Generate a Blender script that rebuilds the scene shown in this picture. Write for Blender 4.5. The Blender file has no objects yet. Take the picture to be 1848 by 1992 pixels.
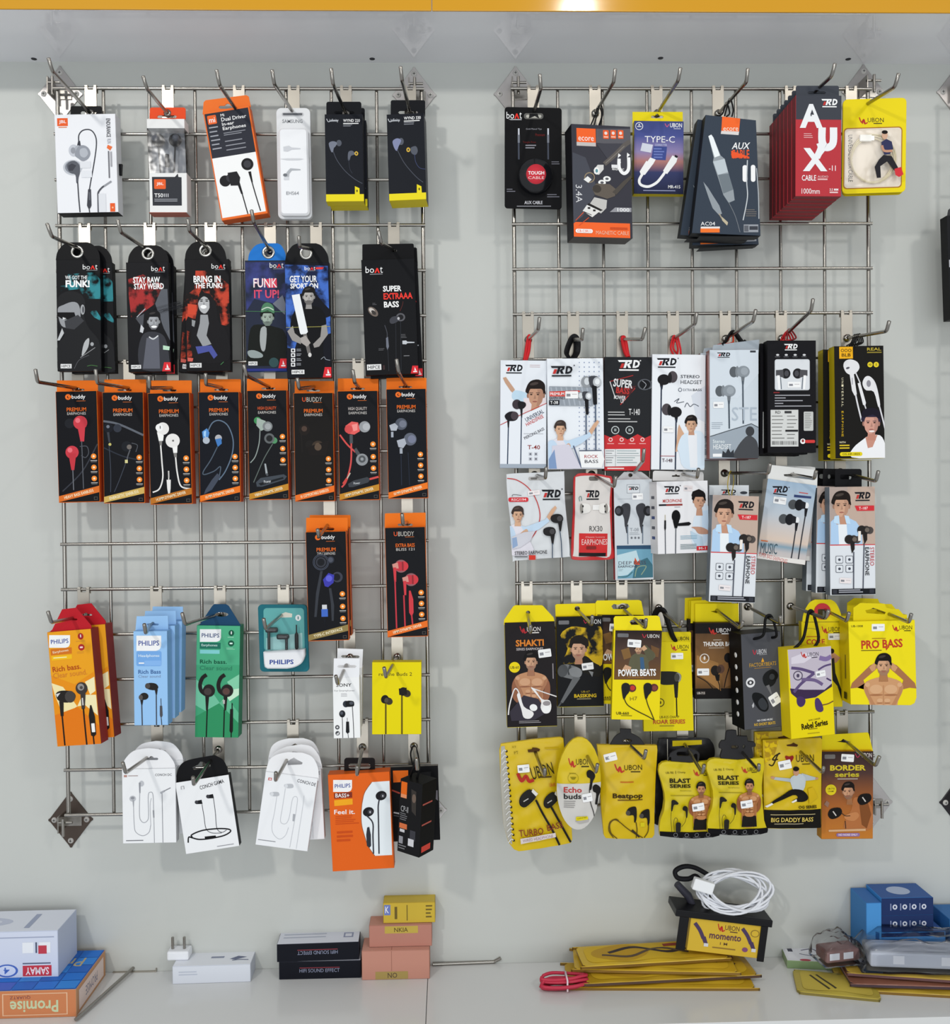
import bpy, bmesh, math, random
from mathutils import Vector, Matrix
from mathutils.geometry import tessellate_polygon
random.seed(7)
scene = bpy.context.scene
COL = scene.collection
PI = math.pi

# ------------------------------------------------------------------ camera
# metres; X right, Y into the wall, Z up.  Wire grids hang in the plane Y = 0, the wall is at Y = WALL
WALL = 0.04
Z0 = 2.2871                                   # height of the top wire of the grids
F = 1848.0
CAM = Vector((0.6494, -1.6195, Z0 - 0.6927))
def _rot(a, b, c):
    return Matrix.Rotation(c, 3, 'Z') @ Matrix.Rotation(b, 3, 'Y') @ Matrix.Rotation(a, 3, 'X')
_R = _rot(0.0135, -0.0270, -0.0100)           # rows: image right, image down, forward in the basis (X, -Z, Y)
def _w(r): return Vector((r[0], r[2], -r[1]))
RIGHT, DOWN, FWD = _w(_R[0]), _w(_R[1]), _w(_R[2])
cam_data = bpy.data.cameras.new('camera')
cam_data.sensor_fit = 'HORIZONTAL'; cam_data.sensor_width = 36.0; cam_data.lens = 36.0 * F / 1848.0
cam_data.clip_start = 0.05
cam = bpy.data.objects.new('camera', cam_data); COL.objects.link(cam)
_m = Matrix((RIGHT, -DOWN, -FWD)).transposed().to_4x4(); _m.translation = CAM
cam.matrix_world = _m
scene.camera = cam
scene.view_settings.view_transform = 'Standard'; scene.view_settings.look = 'None'
scene.view_settings.gamma = 1.0; scene.view_settings.use_curve_mapping = False
scene.view_settings.exposure = 0.0

# ------------------------------------------------------------------ light: room light, ceiling lamps, added front fill
world = bpy.data.worlds.new('room_light'); scene.world = world; world.use_nodes = True
_bg = world.node_tree.nodes['Background']
_bg.inputs[0].default_value = (0.93, 0.97, 1.0, 1); _bg.inputs[1].default_value = 0.55
def ceiling_lamp(name, loc, size, watts, aim, color=(1.0, 0.975, 0.93)):
    ld = bpy.data.lights.new(name, 'AREA'); ld.shape = 'DISK'; ld.size = size; ld.energy = watts; ld.color = color
    o = bpy.data.objects.new(name, ld); COL.objects.link(o); o.location = loc
    o.rotation_euler = (Vector(aim) - Vector(loc)).to_track_quat('-Z', 'Y').to_euler()
    return o
ceiling_lamp('ceiling_lamp', (-0.60, -2.30, 2.95), 0.16, 19, (0.3, 0, 1.2))
ceiling_lamp('ceiling_lamp', (2.25, -2.30, 2.95), 0.30, 10, (1.1, 0, 1.2))
ceiling_lamp('ceiling_lamp', (1.02, -1.30, 2.95), 0.05, 2.0, (0.8, 0, 1.3))

# added soft fill light facing the wall from behind the camera, no known source
fill_light = bpy.data.lights.new('front_fill', 'AREA'); fill_light.shape = 'RECTANGLE'; fill_light.size = 3.6; fill_light.size_y = 2.2; fill_light.energy = 54; fill_light.color = (0.95, 0.985, 1.0)
fill_light_o = bpy.data.objects.new('front_fill', fill_light); COL.objects.link(fill_light_o); fill_light_o.location = (0.7, -4.2, 1.15); fill_light_o.rotation_euler = (PI/2, 0, 0)

# ------------------------------------------------------------------ pixel rays
def ray(px, py):
    return (RIGHT * ((px - 924.0) / F) + DOWN * ((py - 996.0) / F) + FWD)
def hit(px, py, pt, nrm):
    d = ray(px, py); t = (Vector(pt) - CAM).dot(nrm) / d.dot(nrm)
    return CAM + d * t
NY = Vector((0, 1, 0)); NZ = Vector((0, 0, 1))
def at(px, py, mm):                            # point seen at a pixel, mm in front of the grid plane
    return hit(px, py, (0, -mm / 1000.0, 0), NY)
def proj(p):
    v = Vector(p) - CAM; z = v.dot(FWD)
    return (924 + F * v.dot(RIGHT) / z, 996 + F * v.dot(DOWN) / z)

# ------------------------------------------------------------------ materials
ALB = 1.08
def lin(h, k=None):
    k = ALB if k is None else k
    out = []; k *= .55 if max(int(h[i:i+2], 16) for i in (0, 2, 4)) < 0x36 else 1
    for i in (0, 2, 4):
        c = int(h[i:i+2], 16) / 255.0
        c = c / 12.92 if c <= 0.04045 else ((c + 0.055) / 1.055) ** 2.4
        out.append(min(0.86, c * k))
    return (*out, 1.0)
_mats = {}
def mat(h, kind='paper'):
    key = (h, kind)
    if key in _mats: return _mats[key]
    m = bpy.data.materials.new(kind + '_' + h); m.use_nodes = True
    nt = m.node_tree; b = nt.nodes['Principled BSDF']
    b.inputs['Base Color'].default_value = lin(h, ALB*.86 if kind == 'film' else None)
    rough, spec, metal = {'paper': (.45, .09, 0), 'matte': (.7, .25, 0), 'gloss': (.18, .5, 0), 'film': (.28, .25, 0), 'plastic': (.35, .22, 0),
                          'steel': (.22, .5, 1), 'brushed': (.34, .5, 1), 'rubber': (.55, .15, 0)}[kind]
    b.inputs['Roughness'].default_value = rough; b.inputs['Specular IOR Level'].default_value = spec; b.inputs['Metallic'].default_value = metal
    if kind == 'film':                         # crinkled pouch film
        tc = nt.nodes.new('ShaderNodeTexCoord'); n = nt.nodes.new('ShaderNodeTexNoise'); bp = nt.nodes.new('ShaderNodeBump')
        n.inputs['Scale'].default_value = 28; n.inputs['Detail'].default_value = 2; bp.inputs['Strength'].default_value = .5; bp.inputs['Distance'].default_value = .004
        nt.links.new(tc.outputs['Object'], n.inputs['Vector']); nt.links.new(n.outputs['Fac'], bp.inputs['Height']); nt.links.new(bp.outputs['Normal'], b.inputs['Normal'])
    if kind in ('steel', 'brushed'):
        tc = nt.nodes.new('ShaderNodeTexCoord'); n = nt.nodes.new('ShaderNodeTexNoise'); r = nt.nodes.new('ShaderNodeMapRange')
        n.inputs['Scale'].default_value = 40; r.inputs['To Min'].default_value = rough - .06; r.inputs['To Max'].default_value = rough + .1
        nt.links.new(tc.outputs['Object'], n.inputs['Vector']); nt.links.new(n.outputs['Fac'], r.inputs['Value']); nt.links.new(r.outputs['Result'], b.inputs['Roughness'])
    _mats[key] = m; return m
def ramp_mat(name, h1, h2, scale=30.0, lo=.42, hi=.58, rough=.42, detail=4.0):   # printed two-colour splash pattern
    key = ('ramp', name)
    if key in _mats: return _mats[key]
    m = bpy.data.materials.new('print_' + name); m.use_nodes = True; nt = m.node_tree; b = nt.nodes['Principled BSDF']
    tc = nt.nodes.new('ShaderNodeTexCoord'); n = nt.nodes.new('ShaderNodeTexNoise'); r = nt.nodes.new('ShaderNodeValToRGB')
    n.inputs['Scale'].default_value = scale; n.inputs['Detail'].default_value = detail
    r.color_ramp.elements[0].position = lo; r.color_ramp.elements[1].position = hi
    r.color_ramp.elements[0].color = lin(h1); r.color_ramp.elements[1].color = lin(h2)
    nt.links.new(tc.outputs['Object'], n.inputs['Vector']); nt.links.new(n.outputs['Fac'], r.inputs['Fac']); nt.links.new(r.outputs['Color'], b.inputs['Base Color'])
    b.inputs['Roughness'].default_value = rough; b.inputs['Specular IOR Level'].default_value = .09
    _mats[key] = m; return m
def fade_mat(name, stops, axis=2, lo=0.0, hi=.18, rough=.42):                       # printed colour blend along the pack's own height
    key = ('fade', name)
    if key in _mats: return _mats[key]
    m = bpy.data.materials.new('print_' + name); m.use_nodes = True; nt = m.node_tree; b = nt.nodes['Principled BSDF']
    tc = nt.nodes.new('ShaderNodeTexCoord'); s = nt.nodes.new('ShaderNodeSeparateXYZ'); mr = nt.nodes.new('ShaderNodeMapRange'); r = nt.nodes.new('ShaderNodeValToRGB')
    mr.inputs['From Min'].default_value = lo; mr.inputs['From Max'].default_value = hi
    cr = r.color_ramp
    while len(cr.elements) < len(stops): cr.elements.new(.5)
    for e, (p, h) in zip(cr.elements, stops): e.position = p; e.color = lin(h)
    nt.links.new(tc.outputs['Object'], s.inputs[0]); nt.links.new(s.outputs[axis], mr.inputs['Value']); nt.links.new(mr.outputs['Result'], r.inputs['Fac'])
    nt.links.new(r.outputs['Color'], b.inputs['Base Color']); b.inputs['Roughness'].default_value = rough; b.inputs['Specular IOR Level'].default_value = .09
    _mats[key] = m; return m
def clear_mat(ior=1.13):
    key = ('clear', ior)
    if key in _mats: return _mats[key]
    m = bpy.data.materials.new('clear_plastic'); m.use_nodes = True; nt = m.node_tree
    for n in list(nt.nodes): nt.nodes.remove(n)
    out = nt.nodes.new('ShaderNodeOutputMaterial'); mx = nt.nodes.new('ShaderNodeMixShader'); tr = nt.nodes.new('ShaderNodeBsdfTransparent'); gl = nt.nodes.new('ShaderNodeBsdfGlossy'); fr = nt.nodes.new('ShaderNodeFresnel')
    tc = nt.nodes.new('ShaderNodeTexCoord'); n = nt.nodes.new('ShaderNodeTexNoise'); bp = nt.nodes.new('ShaderNodeBump')
    n.inputs['Scale'].default_value = 35; bp.inputs['Strength'].default_value = .3; bp.inputs['Distance'].default_value = .002
    gl.inputs['Roughness'].default_value = .12; fr.inputs['IOR'].default_value = ior; tr.inputs['Color'].default_value = (.97, .975, .98, 1)
    nt.links.new(tc.outputs['Object'], n.inputs['Vector']); nt.links.new(n.outputs['Fac'], bp.inputs['Height'])
    nt.links.new(bp.outputs['Normal'], gl.inputs['Normal']); nt.links.new(bp.outputs['Normal'], fr.inputs['Normal'])
    nt.links.new(fr.outputs['Fac'], mx.inputs['Fac']); nt.links.new(tr.outputs[0], mx.inputs[1]); nt.links.new(gl.outputs[0], mx.inputs[2]); nt.links.new(mx.outputs[0], out.inputs['Surface'])
    _mats[key] = m; return m
def M(c):
    if isinstance(c, str): return mat(c)
    if isinstance(c, tuple): return mat(*c)
    return c

# ------------------------------------------------------------------ object helpers
def tag(o, label=None, cat=None, group=None, kind=None):
    if label: o['label'] = label
    if cat: o['category'] = cat
    if group: o['group'] = group
    if kind: o['kind'] = kind
    return o
def empty(name, mw):
    o = bpy.data.objects.new(name, None); COL.objects.link(o); o.empty_display_size = .02
    o.matrix_world = mw; return o
class Mesh:                                    # collects faces with materials; build() links ONE mesh object
    def __init__(s): s.v = []; s.f = []; s.mi = []; s.mats = []; s.smooth = []
    def slot(s, c):
        m = M(c)
        if m not in s.mats: s.mats.append(m)
        return s.mats.index(m)
    def add(s, vs, fs, c, smooth=False):
        o = len(s.v); k = s.slot(c); s.v += [tuple(v) for v in vs]
        for f in fs: s.f.append([i + o for i in f]); s.mi.append(k); s.smooth.append(smooth)
        return s
    def build(s, name, parent=None, fix=True):
        me = bpy.data.meshes.new(name); me.from_pydata(s.v, [], s.f)
        for m in s.mats: me.materials.append(m)
        me.polygons.foreach_set('material_index', s.mi); me.polygons.foreach_set('use_smooth', s.smooth); me.update()
        o = bpy.data.objects.new(name, me); COL.objects.link(o)
        if parent: o.parent = parent
        return o
    # --- solid shapes -------------------------------------------------
    def box(s, x0, x1, y0, y1, z0, z1, c, b=0.0, mw=None):
        bm = bmesh.new(); bmesh.ops.create_cube(bm, size=1)
        for v in bm.verts: v.co = ((x0+x1)/2 + v.co.x*(x1-x0), (y0+y1)/2 + v.co.y*(y1-y0), (z0+z1)/2 + v.co.z*(z1-z0))
        if b: bmesh.ops.bevel(bm, geom=bm.edges, offset=b, segments=2, affect='EDGES', profile=.5)
        return s.bm(bm, c, mw)
    def bm(s, bm, c, mw=None, smooth=False):
        bm.verts.index_update()
        vs = [(mw @ v.co) if mw else v.co.copy() for v in bm.verts]; fs = [[v.index for v in f.verts] for f in bm.faces]; bm.free()
        return s.add(vs, fs, c, smooth)
    def prism(s, loops, y0, y1, c, cs=None, cb=None, ch=0.0):   # outline (first loop) with holes, extruded from y0 (front) to y1
        loops = [list(l) for l in loops]
        def area(l): return sum(l[i][0]*l[(i+1) % len(l)][1] - l[(i+1) % len(l)][0]*l[i][1] for i in range(len(l)))
        for k, l in enumerate(loops):
            if (area(l) > 0) != (k == 0): l.reverse()
        cs = cs or c; cb = cb or c
        if ch:
            ins = [inset(l, ch) for l in loops]
        else: ins = loops
        tris = tessellate_polygon([[Vector((p[0], p[1], 0)) for p in l] for l in ins]); flat = [p for l in ins for p in l]
        s.add([(p[0], y0, p[1]) for p in flat], [t if tri_up(flat, t) else t[::-1] for t in tris], c)
        flat2 = [p for l in loops for p in l]
        s.add([(p[0], y1, p[1]) for p in flat2], [t[::-1] if tri_up(flat2, t) else t for t in tris], cb)
        for l, li in zip(loops, ins):
            n = len(l); yb = y0 + ch
            if ch:
                s.add([(p[0], y0, p[1]) for p in li] + [(p[0], yb, p[1]) for p in l], [(i, n+i, n+(i+1) % n, (i+1) % n) for i in range(n)], c)
            s.add([(p[0], yb, p[1]) for p in l] + [(p[0], y1, p[1]) for p in l], [(i, n+i, n+(i+1) % n, (i+1) % n) for i in range(n)], cs)
        return s
    def tube(s, pts, r, c, seg=8, smooth=True, cap=True, flat=1.0):
        pts = [Vector(p) for p in pts]; n = len(pts); vs = []; fs = []; up = None
        for i, p in enumerate(pts):
            t = (pts[min(i+1, n-1)] - pts[max(i-1, 0)]).normalized()
            if up is None: up = t.orthogonal().normalized()
            up = (up - t * up.dot(t)); up = up.normalized() if up.length > 1e-6 else t.orthogonal().normalized()
            sd = t.cross(up); rr = r[i] if isinstance(r, (list, tuple)) else r
            for k in range(seg):
                a = 2*PI*k/seg; vs.append(p + up*(math.cos(a)*rr) + sd*(math.sin(a)*rr*flat))
        for i in range(n-1):
            for k in range(seg): fs.append((i*seg+k, i*seg+(k+1) % seg, (i+1)*seg+(k+1) % seg, (i+1)*seg+k))
        s.add(vs, fs, c, smooth)
        if cap: s.add(vs[:seg], [tuple(range(seg))[::-1]], c); s.add(vs[-seg:], [tuple(range(seg))], c)
        return s
    def ball(s, ctr, rx, ry, rz, c, seg=16, rings=10, mw=None):
        bm = bmesh.new(); bmesh.ops.create_uvsphere(bm, u_segments=seg, v_segments=rings, radius=1)
        for v in bm.verts: v.co = (ctr[0]+v.co.x*rx, ctr[1]+v.co.y*ry, ctr[2]+v.co.z*rz)
        return s.bm(bm, c, mw, True)
    def lathe(s, prof, c, seg=24, mw=None, smooth=True):        # profile (r, y): turned about the local Y axis
        vs = []; fs = []
        for r, y in prof:
            for k in range(seg): a = 2*PI*k/seg; vs.append(Vector((math.cos(a)*r, y, math.sin(a)*r)))
        for i in range(len(prof)-1):
            for k in range(seg): fs.append((i*seg+k, (i+1)*seg+k, (i+1)*seg+(k+1) % seg, i*seg+(k+1) % seg))
        if mw: vs = [mw @ v for v in vs]
        return s.add(vs, fs, c, smooth)
def tri_up(pts, t):
    a, b, c = (pts[i] for i in t)
    return (b[0]-a[0])*(c[1]-a[1]) - (c[0]-a[0])*(b[1]-a[1]) > 0
def inset(l, d):                                # outer loop anticlockwise -> shrinks, holes clockwise -> grow
    n = len(l); out = []
    for i in range(n):
        p = Vector(l[i]); a = (p - Vector(l[i-1])); b = (Vector(l[(i+1) % n]) - p)
        if a.length < 1e-9 or b.length < 1e-9: out.append(tuple(p)); continue
        a.normalize(); b.normalize(); na = Vector((-a.y, a.x)); nb = Vector((-b.y, b.x)); m = na + nb
        m = m / max(.3, m.dot(na)) if m.length > 1e-6 else na
        out.append(tuple(p + m * d))
    return out
def spline(pts, k=6, closed=False):
    pts = [tuple(p) for p in pts]; n = len(pts); out = []
    rng = range(n if closed else n-1)
    for i in rng:
        g = (lambda j: pts[j % n]) if closed else (lambda j: pts[max(0, min(n-1, j))])
        p0, p1, p2, p3 = g(i-1), g(i), g(i+1), g(i+2)
        for q in range(k):
            t = q/k
            out.append(tuple(.5*((2*b)+(-a+c)*t+(2*a-5*b+4*c-d)*t*t+(-a+3*b-3*c+d)*t**3) for a, b, c, d in zip(p0, p1, p2, p3)))
    if not closed: out.append(pts[-1])
    return out
def rr(x0, y0, x1, y1, r, n=4):                 # rounded rectangle outline
    r = min(r, abs(x1-x0)/2.001, abs(y1-y0)/2.001); out = []
    for cx, cy, a0 in ((x1-r, y0+r, -90), (x1-r, y1-r, 0), (x0+r, y1-r, 90), (x0+r, y0+r, 180)):
        for i in range(n+1): a = math.radians(a0 + 90*i/n); out.append((cx+r*math.cos(a), cy+r*math.sin(a)))
    return out
def ell(cx, cy, rx, ry, rot=0, n=22):
    c, s_ = math.cos(math.radians(rot)), math.sin(math.radians(rot)); out = []
    for i in range(n):
        a = 2*PI*i/n; x, y = rx*math.cos(a), ry*math.sin(a); out.append((cx+x*c-y*s_, cy+x*s_+y*c))
    return out
def euro(cx, cy, w, h):                         # hang slot: bar with a hump
    return [(cx-w/2, cy+h*.15), (cx-w*.42, cy-h*.12), (cx-w*.16, cy-h*.12), (cx-w*.1, cy-h*.4), (cx, cy-h*.5), (cx+w*.1, cy-h*.4), (cx+w*.16, cy-h*.12), (cx+w*.42, cy-h*.12), (cx+w/2, cy+h*.15), (cx+w*.42, cy+h*.42), (cx-w*.42, cy+h*.42)]
_txt = {}
def text_mesh(t, bold=0.0, shear=0.0):
    key = (t, bold, shear)
    if key not in _txt:
        cu = bpy.data.curves.new('t', 'FONT'); cu.body = t; cu.resolution_u = 2; cu.offset = bold; cu.shear = shear; cu.fill_mode = 'FRONT'
        ob = bpy.data.objects.new('t', cu); me = ob.to_mesh()
        vs = [(v.co.x, v.co.y) for v in me.vertices]; fs = [tuple(p.vertices) for p in me.polygons]
        ob.to_mesh_clear(); bpy.data.objects.remove(ob); bpy.data.curves.remove(cu)
        x0, x1 = min(v[0] for v in vs), max(v[0] for v in vs); y0, y1 = min(v[1] for v in vs), max(v[1] for v in vs)
        _txt[key] = ([((x-(x0+x1)/2)/max(1e-6, x1-x0), (y-(y0+y1)/2)/max(1e-6, y1-y0)) for x, y in vs], fs)
    return _txt[key]

# ------------------------------------------------------------------ printed faces
def hull(pts):
    pts = sorted(set((round(x, 6), round(y, 6)) for x, y in pts)); lo = []; up_ = []
    cr = lambda o, a, b: (a[0]-o[0])*(b[1]-o[1])-(a[1]-o[1])*(b[0]-o[0])
    for p in pts:
        while len(lo) > 1 and cr(lo[-2], lo[-1], p) <= 0: lo.pop()
        lo.append(p)
    for p in reversed(pts):
        while len(up_) > 1 and cr(up_[-2], up_[-1], p) <= 0: up_.pop()
        up_.append(p)
    return lo[:-1]+up_[:-1]
class Face:
    """A printed face.  mw: world frame (x right, y into the face, z up), w x h metres, origin at bottom middle.
    Coordinates of the print: percent of the face (n=True) or the zoomed-crop coordinates Z=(x, y, scale)."""
    def __init__(s, parent, mw, w, h, Z=None, rel=None):
        s.parent = parent; s.mw = mw; s.w = w; s.h = h; s.Z = Z; s.rel = rel; s.inv = mw.inverted(); s.pic = Mesh(); s.let = Mesh(); s.lay = 0; s.gap = .00002; s.bulge = None; s.clip = [(-w/2, 0), (w/2, 0), (w/2, h), (-w/2, h)]
        s.sub = []
    def L(s, x, y, off=0.0):
        if s.Z is None: return ((x/100-.5)*s.w, s.h*(1-y/100))
        px, py = s.Z[0]+x*s.Z[2], s.Z[1]+y*s.Z[2]
        n = s.mw.col[1].to_3d(); p = s.inv @ hit(px, py, s.mw.translation + n*off, n)
        return (p.x, p.z)
    def k(s):
        if s.Z is None: return (s.w/100, s.h/100)
        a = s.L(0, 0); b = s.L(100, 0); q = math.hypot(a[0]-b[0], a[1]-b[1])/100
        return (q, q)
    def _y(s): s.lay += 1; return -((.0005 if s.bulge else .00012) + s.lay*s.gap)
    def _clip(s, pts):
        if s.clip is None: return pts
        for i in range(len(s.clip)):
            a, b = s.clip[i], s.clip[(i+1) % len(s.clip)]; out = []
            side = lambda p: (b[0]-a[0])*(p[1]-a[1])-(b[1]-a[1])*(p[0]-a[0])
            for j in range(len(pts)):
                p, q = pts[j-1], pts[j]; sp, sq = side(p), side(q)
                if (sp >= 0) != (sq >= 0): t = sp/(sp-sq); out.append((p[0]+(q[0]-p[0])*t, p[1]+(q[1]-p[1])*t))
                if sq >= 0: out.append(q)
            pts = out
            if len(pts) < 3: return []
        return pts
    def _poly(s, pts, c, mesh=None):
        pts = s._clip(pts)
        if len(pts) < 3: return
        tr = tessellate_polygon([[Vector((p[0], p[1], 0)) for p in pts]]); y = s._y()
        (mesh or s.pic).add([(p[0], y, p[1]) for p in pts], [t if tri_up(pts, t) else t[::-1] for t in tr], c)
    def P(s, pts, c, off=0): s._poly([s.L(x, y) for x, y in pts], c)
    def R(s, x0, y0, x1, y1, c, r=0):
        cx, cy = s.L((x0+x1)/2, (y0+y1)/2); kx, ky = s.k(); a, b = abs(x1-x0)/2*kx, abs(y1-y0)/2*ky
        s._poly(rr(cx-a, cy-b, cx+a, cy+b, r*kx) if r else [(cx-a, cy-b), (cx+a, cy-b), (cx+a, cy+b), (cx-a, cy+b)], c)
    def E(s, x, y, rx, ry, c, rot=0):
        cx, cy = s.L(x, y); kx, ky = s.k(); s._poly(ell(cx, cy, rx*kx, ry*(kx if s.Z else ky), -rot), c)
    def line(s, pts, wd, c, smooth=True):
        p = [s.L(x, y) for x, y in pts]; p = spline(p) if smooth and len(p) > 2 else p; hw = wd*s.k()[0]/2; n = len(p); vs = []; y = s._y()
        for i in range(n):
            t = (Vector(p[min(i+1, n-1)]) - Vector(p[max(i-1, 0)])); t = t.normalized() if t.length > 1e-9 else Vector((1, 0)); nn = Vector((-t.y, t.x))*hw
            vs += [(p[i][0]+nn.x, y, p[i][1]+nn.y), (p[i][0]-nn.x, y, p[i][1]-nn.y)]
        for i in range(n-1):
            q = [(vs[j][0], vs[j][2]) for j in (2*i, 2*i+1, 2*i+3, 2*i+2)]; q = s._clip(q)
            if len(q) >= 3: s.pic.add([(u, y, v) for u, v in q], [tuple(range(len(q)))], c)
    def ring(s, x, y, r, wd, c): s.line([(x+r*math.cos(2*PI*i/20), y+r*math.sin(2*PI*i/20)) for i in range(21)], wd, c, False)
    def T(s, t, x0, y0, x1, y1, c, rot=0, bold=.012, shear=0.0):
        vs, fs = text_mesh(t, bold, shear); cx, cy = s.L((x0+x1)/2, (y0+y1)/2); kx, ky = s.k(); w, h = abs(x1-x0)*kx, abs(y1-y0)*ky
        if rot in (90, -90): w, h = h, w
        a = -math.radians(rot); ca, sa = math.cos(a), math.sin(a); y = s._y()
        s.let.add([(cx+u*w*ca-v*h*sa, y, cy+u*w*sa+v*h*ca) for u, v in vs], fs, c)
    def lines(s, x0, y0, x1, y1, n, c, fill=.5, ragged=True):          # rows of print too small to read
        dy = (y1-y0)/n
        for i in range(n): s.R(x0, y0+dy*i, x1-((x1-x0)*random.uniform(0, .35) if ragged else 0), y0+dy*(i+fill), c)
    def sticker(s, x0, y0, x1, y1, rot=0, c='eceaea'):                 # small white price label: a piece of its own
        cx, cy = s.L((x0+x1)/2, (y0+y1)/2); kx, ky = s.k(); a, b = abs(x1-x0)/2*kx, abs(y1-y0)/2*ky; m = Mesh(); y = s._y()-.0003
        R2 = Matrix.Rotation(-math.radians(rot), 2)
        def q(l): return [tuple(Vector((cx, cy)) + R2 @ Vector(p)) for p in l]
        m.prism([q(rr(-a, -b, a, b, b*.2, 2))], y, y+.0003, c)
        m.prism([q([(-a*.8, -b*.45), (-a*.2, -b*.45), (-a*.2, b*.3), (-a*.8, b*.3)])], y-.00004, y, '85868c')
        m.prism([q([(a*.05, b*.1), (a*.8, b*.1), (a*.8, b*.25), (a*.05, b*.25)])], y-.00004, y, 'a09a9c')
        s.sub.append(('price_sticker', m, 1))
    def done(s):
        out = []; tab = None
        for nm, me in (('printed_picture', s.pic), ('lettering', s.let)):
            if me.f:
                if s.bulge: bulge_mesh(me, s.bulge)
                o = me.build(nm, s.parent)
                if s.rel: o.matrix_local = s.rel
                out.append(o)
        for nm, me, fl in s.sub:
            if s.bulge and fl: bulge_mesh(me, s.bulge)
            own = s.parent if (nm == 'price_sticker' or not hasattr(s, 'e')) else (tab if nm in ('eyelet', 'round_sticker') and tab else s.e)
            o = me.build(nm, own)
            if nm == 'hang_tab': tab = o
            if s.rel: o.matrix_local = s.rel
        s.sub = []; s.pic = Mesh(); s.let = Mesh()
        return out
def bulge_mesh(me, fn, step=.005):
    bm = bmesh.new(); vs = [bm.verts.new(v) for v in me.v]; bm.verts.ensure_lookup_table(); lay = bm.faces.layers.int.new('m')
    for f, mi in zip(me.f, me.mi):
        try: q = bm.faces.new([vs[i] for i in f]); q[lay] = mi
        except ValueError: pass
    for it in range(6):
        es = [e for e in bm.edges if e.calc_length() > step]
        if not es: break
        bmesh.ops.subdivide_edges(bm, edges=es, cuts=1, use_grid_fill=False)
        bmesh.ops.triangulate(bm, faces=[f for f in bm.faces if len(f.verts) > 4])
    for v in bm.verts: v.co.y -= fn(v.co.x, v.co.z, v.co.y)
    bm.verts.index_update()
    me.v = [tuple(v.co) for v in bm.verts]; me.f = [[v.index for v in f.verts] for f in bm.faces]; me.mi = [f[lay] for f in bm.faces]; me.smooth = [True]*len(me.f)
    bm.free()
def copy_tree(o, parent=None):                 # straps stay with the first pack
    c = o.copy(); COL.objects.link(c); c.parent = parent
    for ch in [x for x in bpy.data.objects if x.parent == o and not x.name.startswith(('hang_thread', 'hang_loop'))]: copy_tree(ch, c)
    return c

ZA=(0,0,.25974); ZB=(440,0,.25974); ZC=(900,0,.25974); ZD=(1368,0,.25974); ZE=(40,410,.2381); ZF=(440,410,.2381); ZG=(40,700,.2381); ZH=(440,700,.24892)
ZI=(40,980,.251); ZJ=(460,980,.251); ZK=(60,1400,.2381); ZL=(460,1400,.2381); ZM=(940,560,.2381); ZN=(1340,560,.2381); ZO=(940,880,.2381); ZQ=(1340,880,.2381)
ZR=(940,1150,.2381); ZS=(1340,1150,.24892); ZT=(940,1390,.2381); ZU=(1340,1390,.24892); PX=(0,0,1.0)

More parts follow.
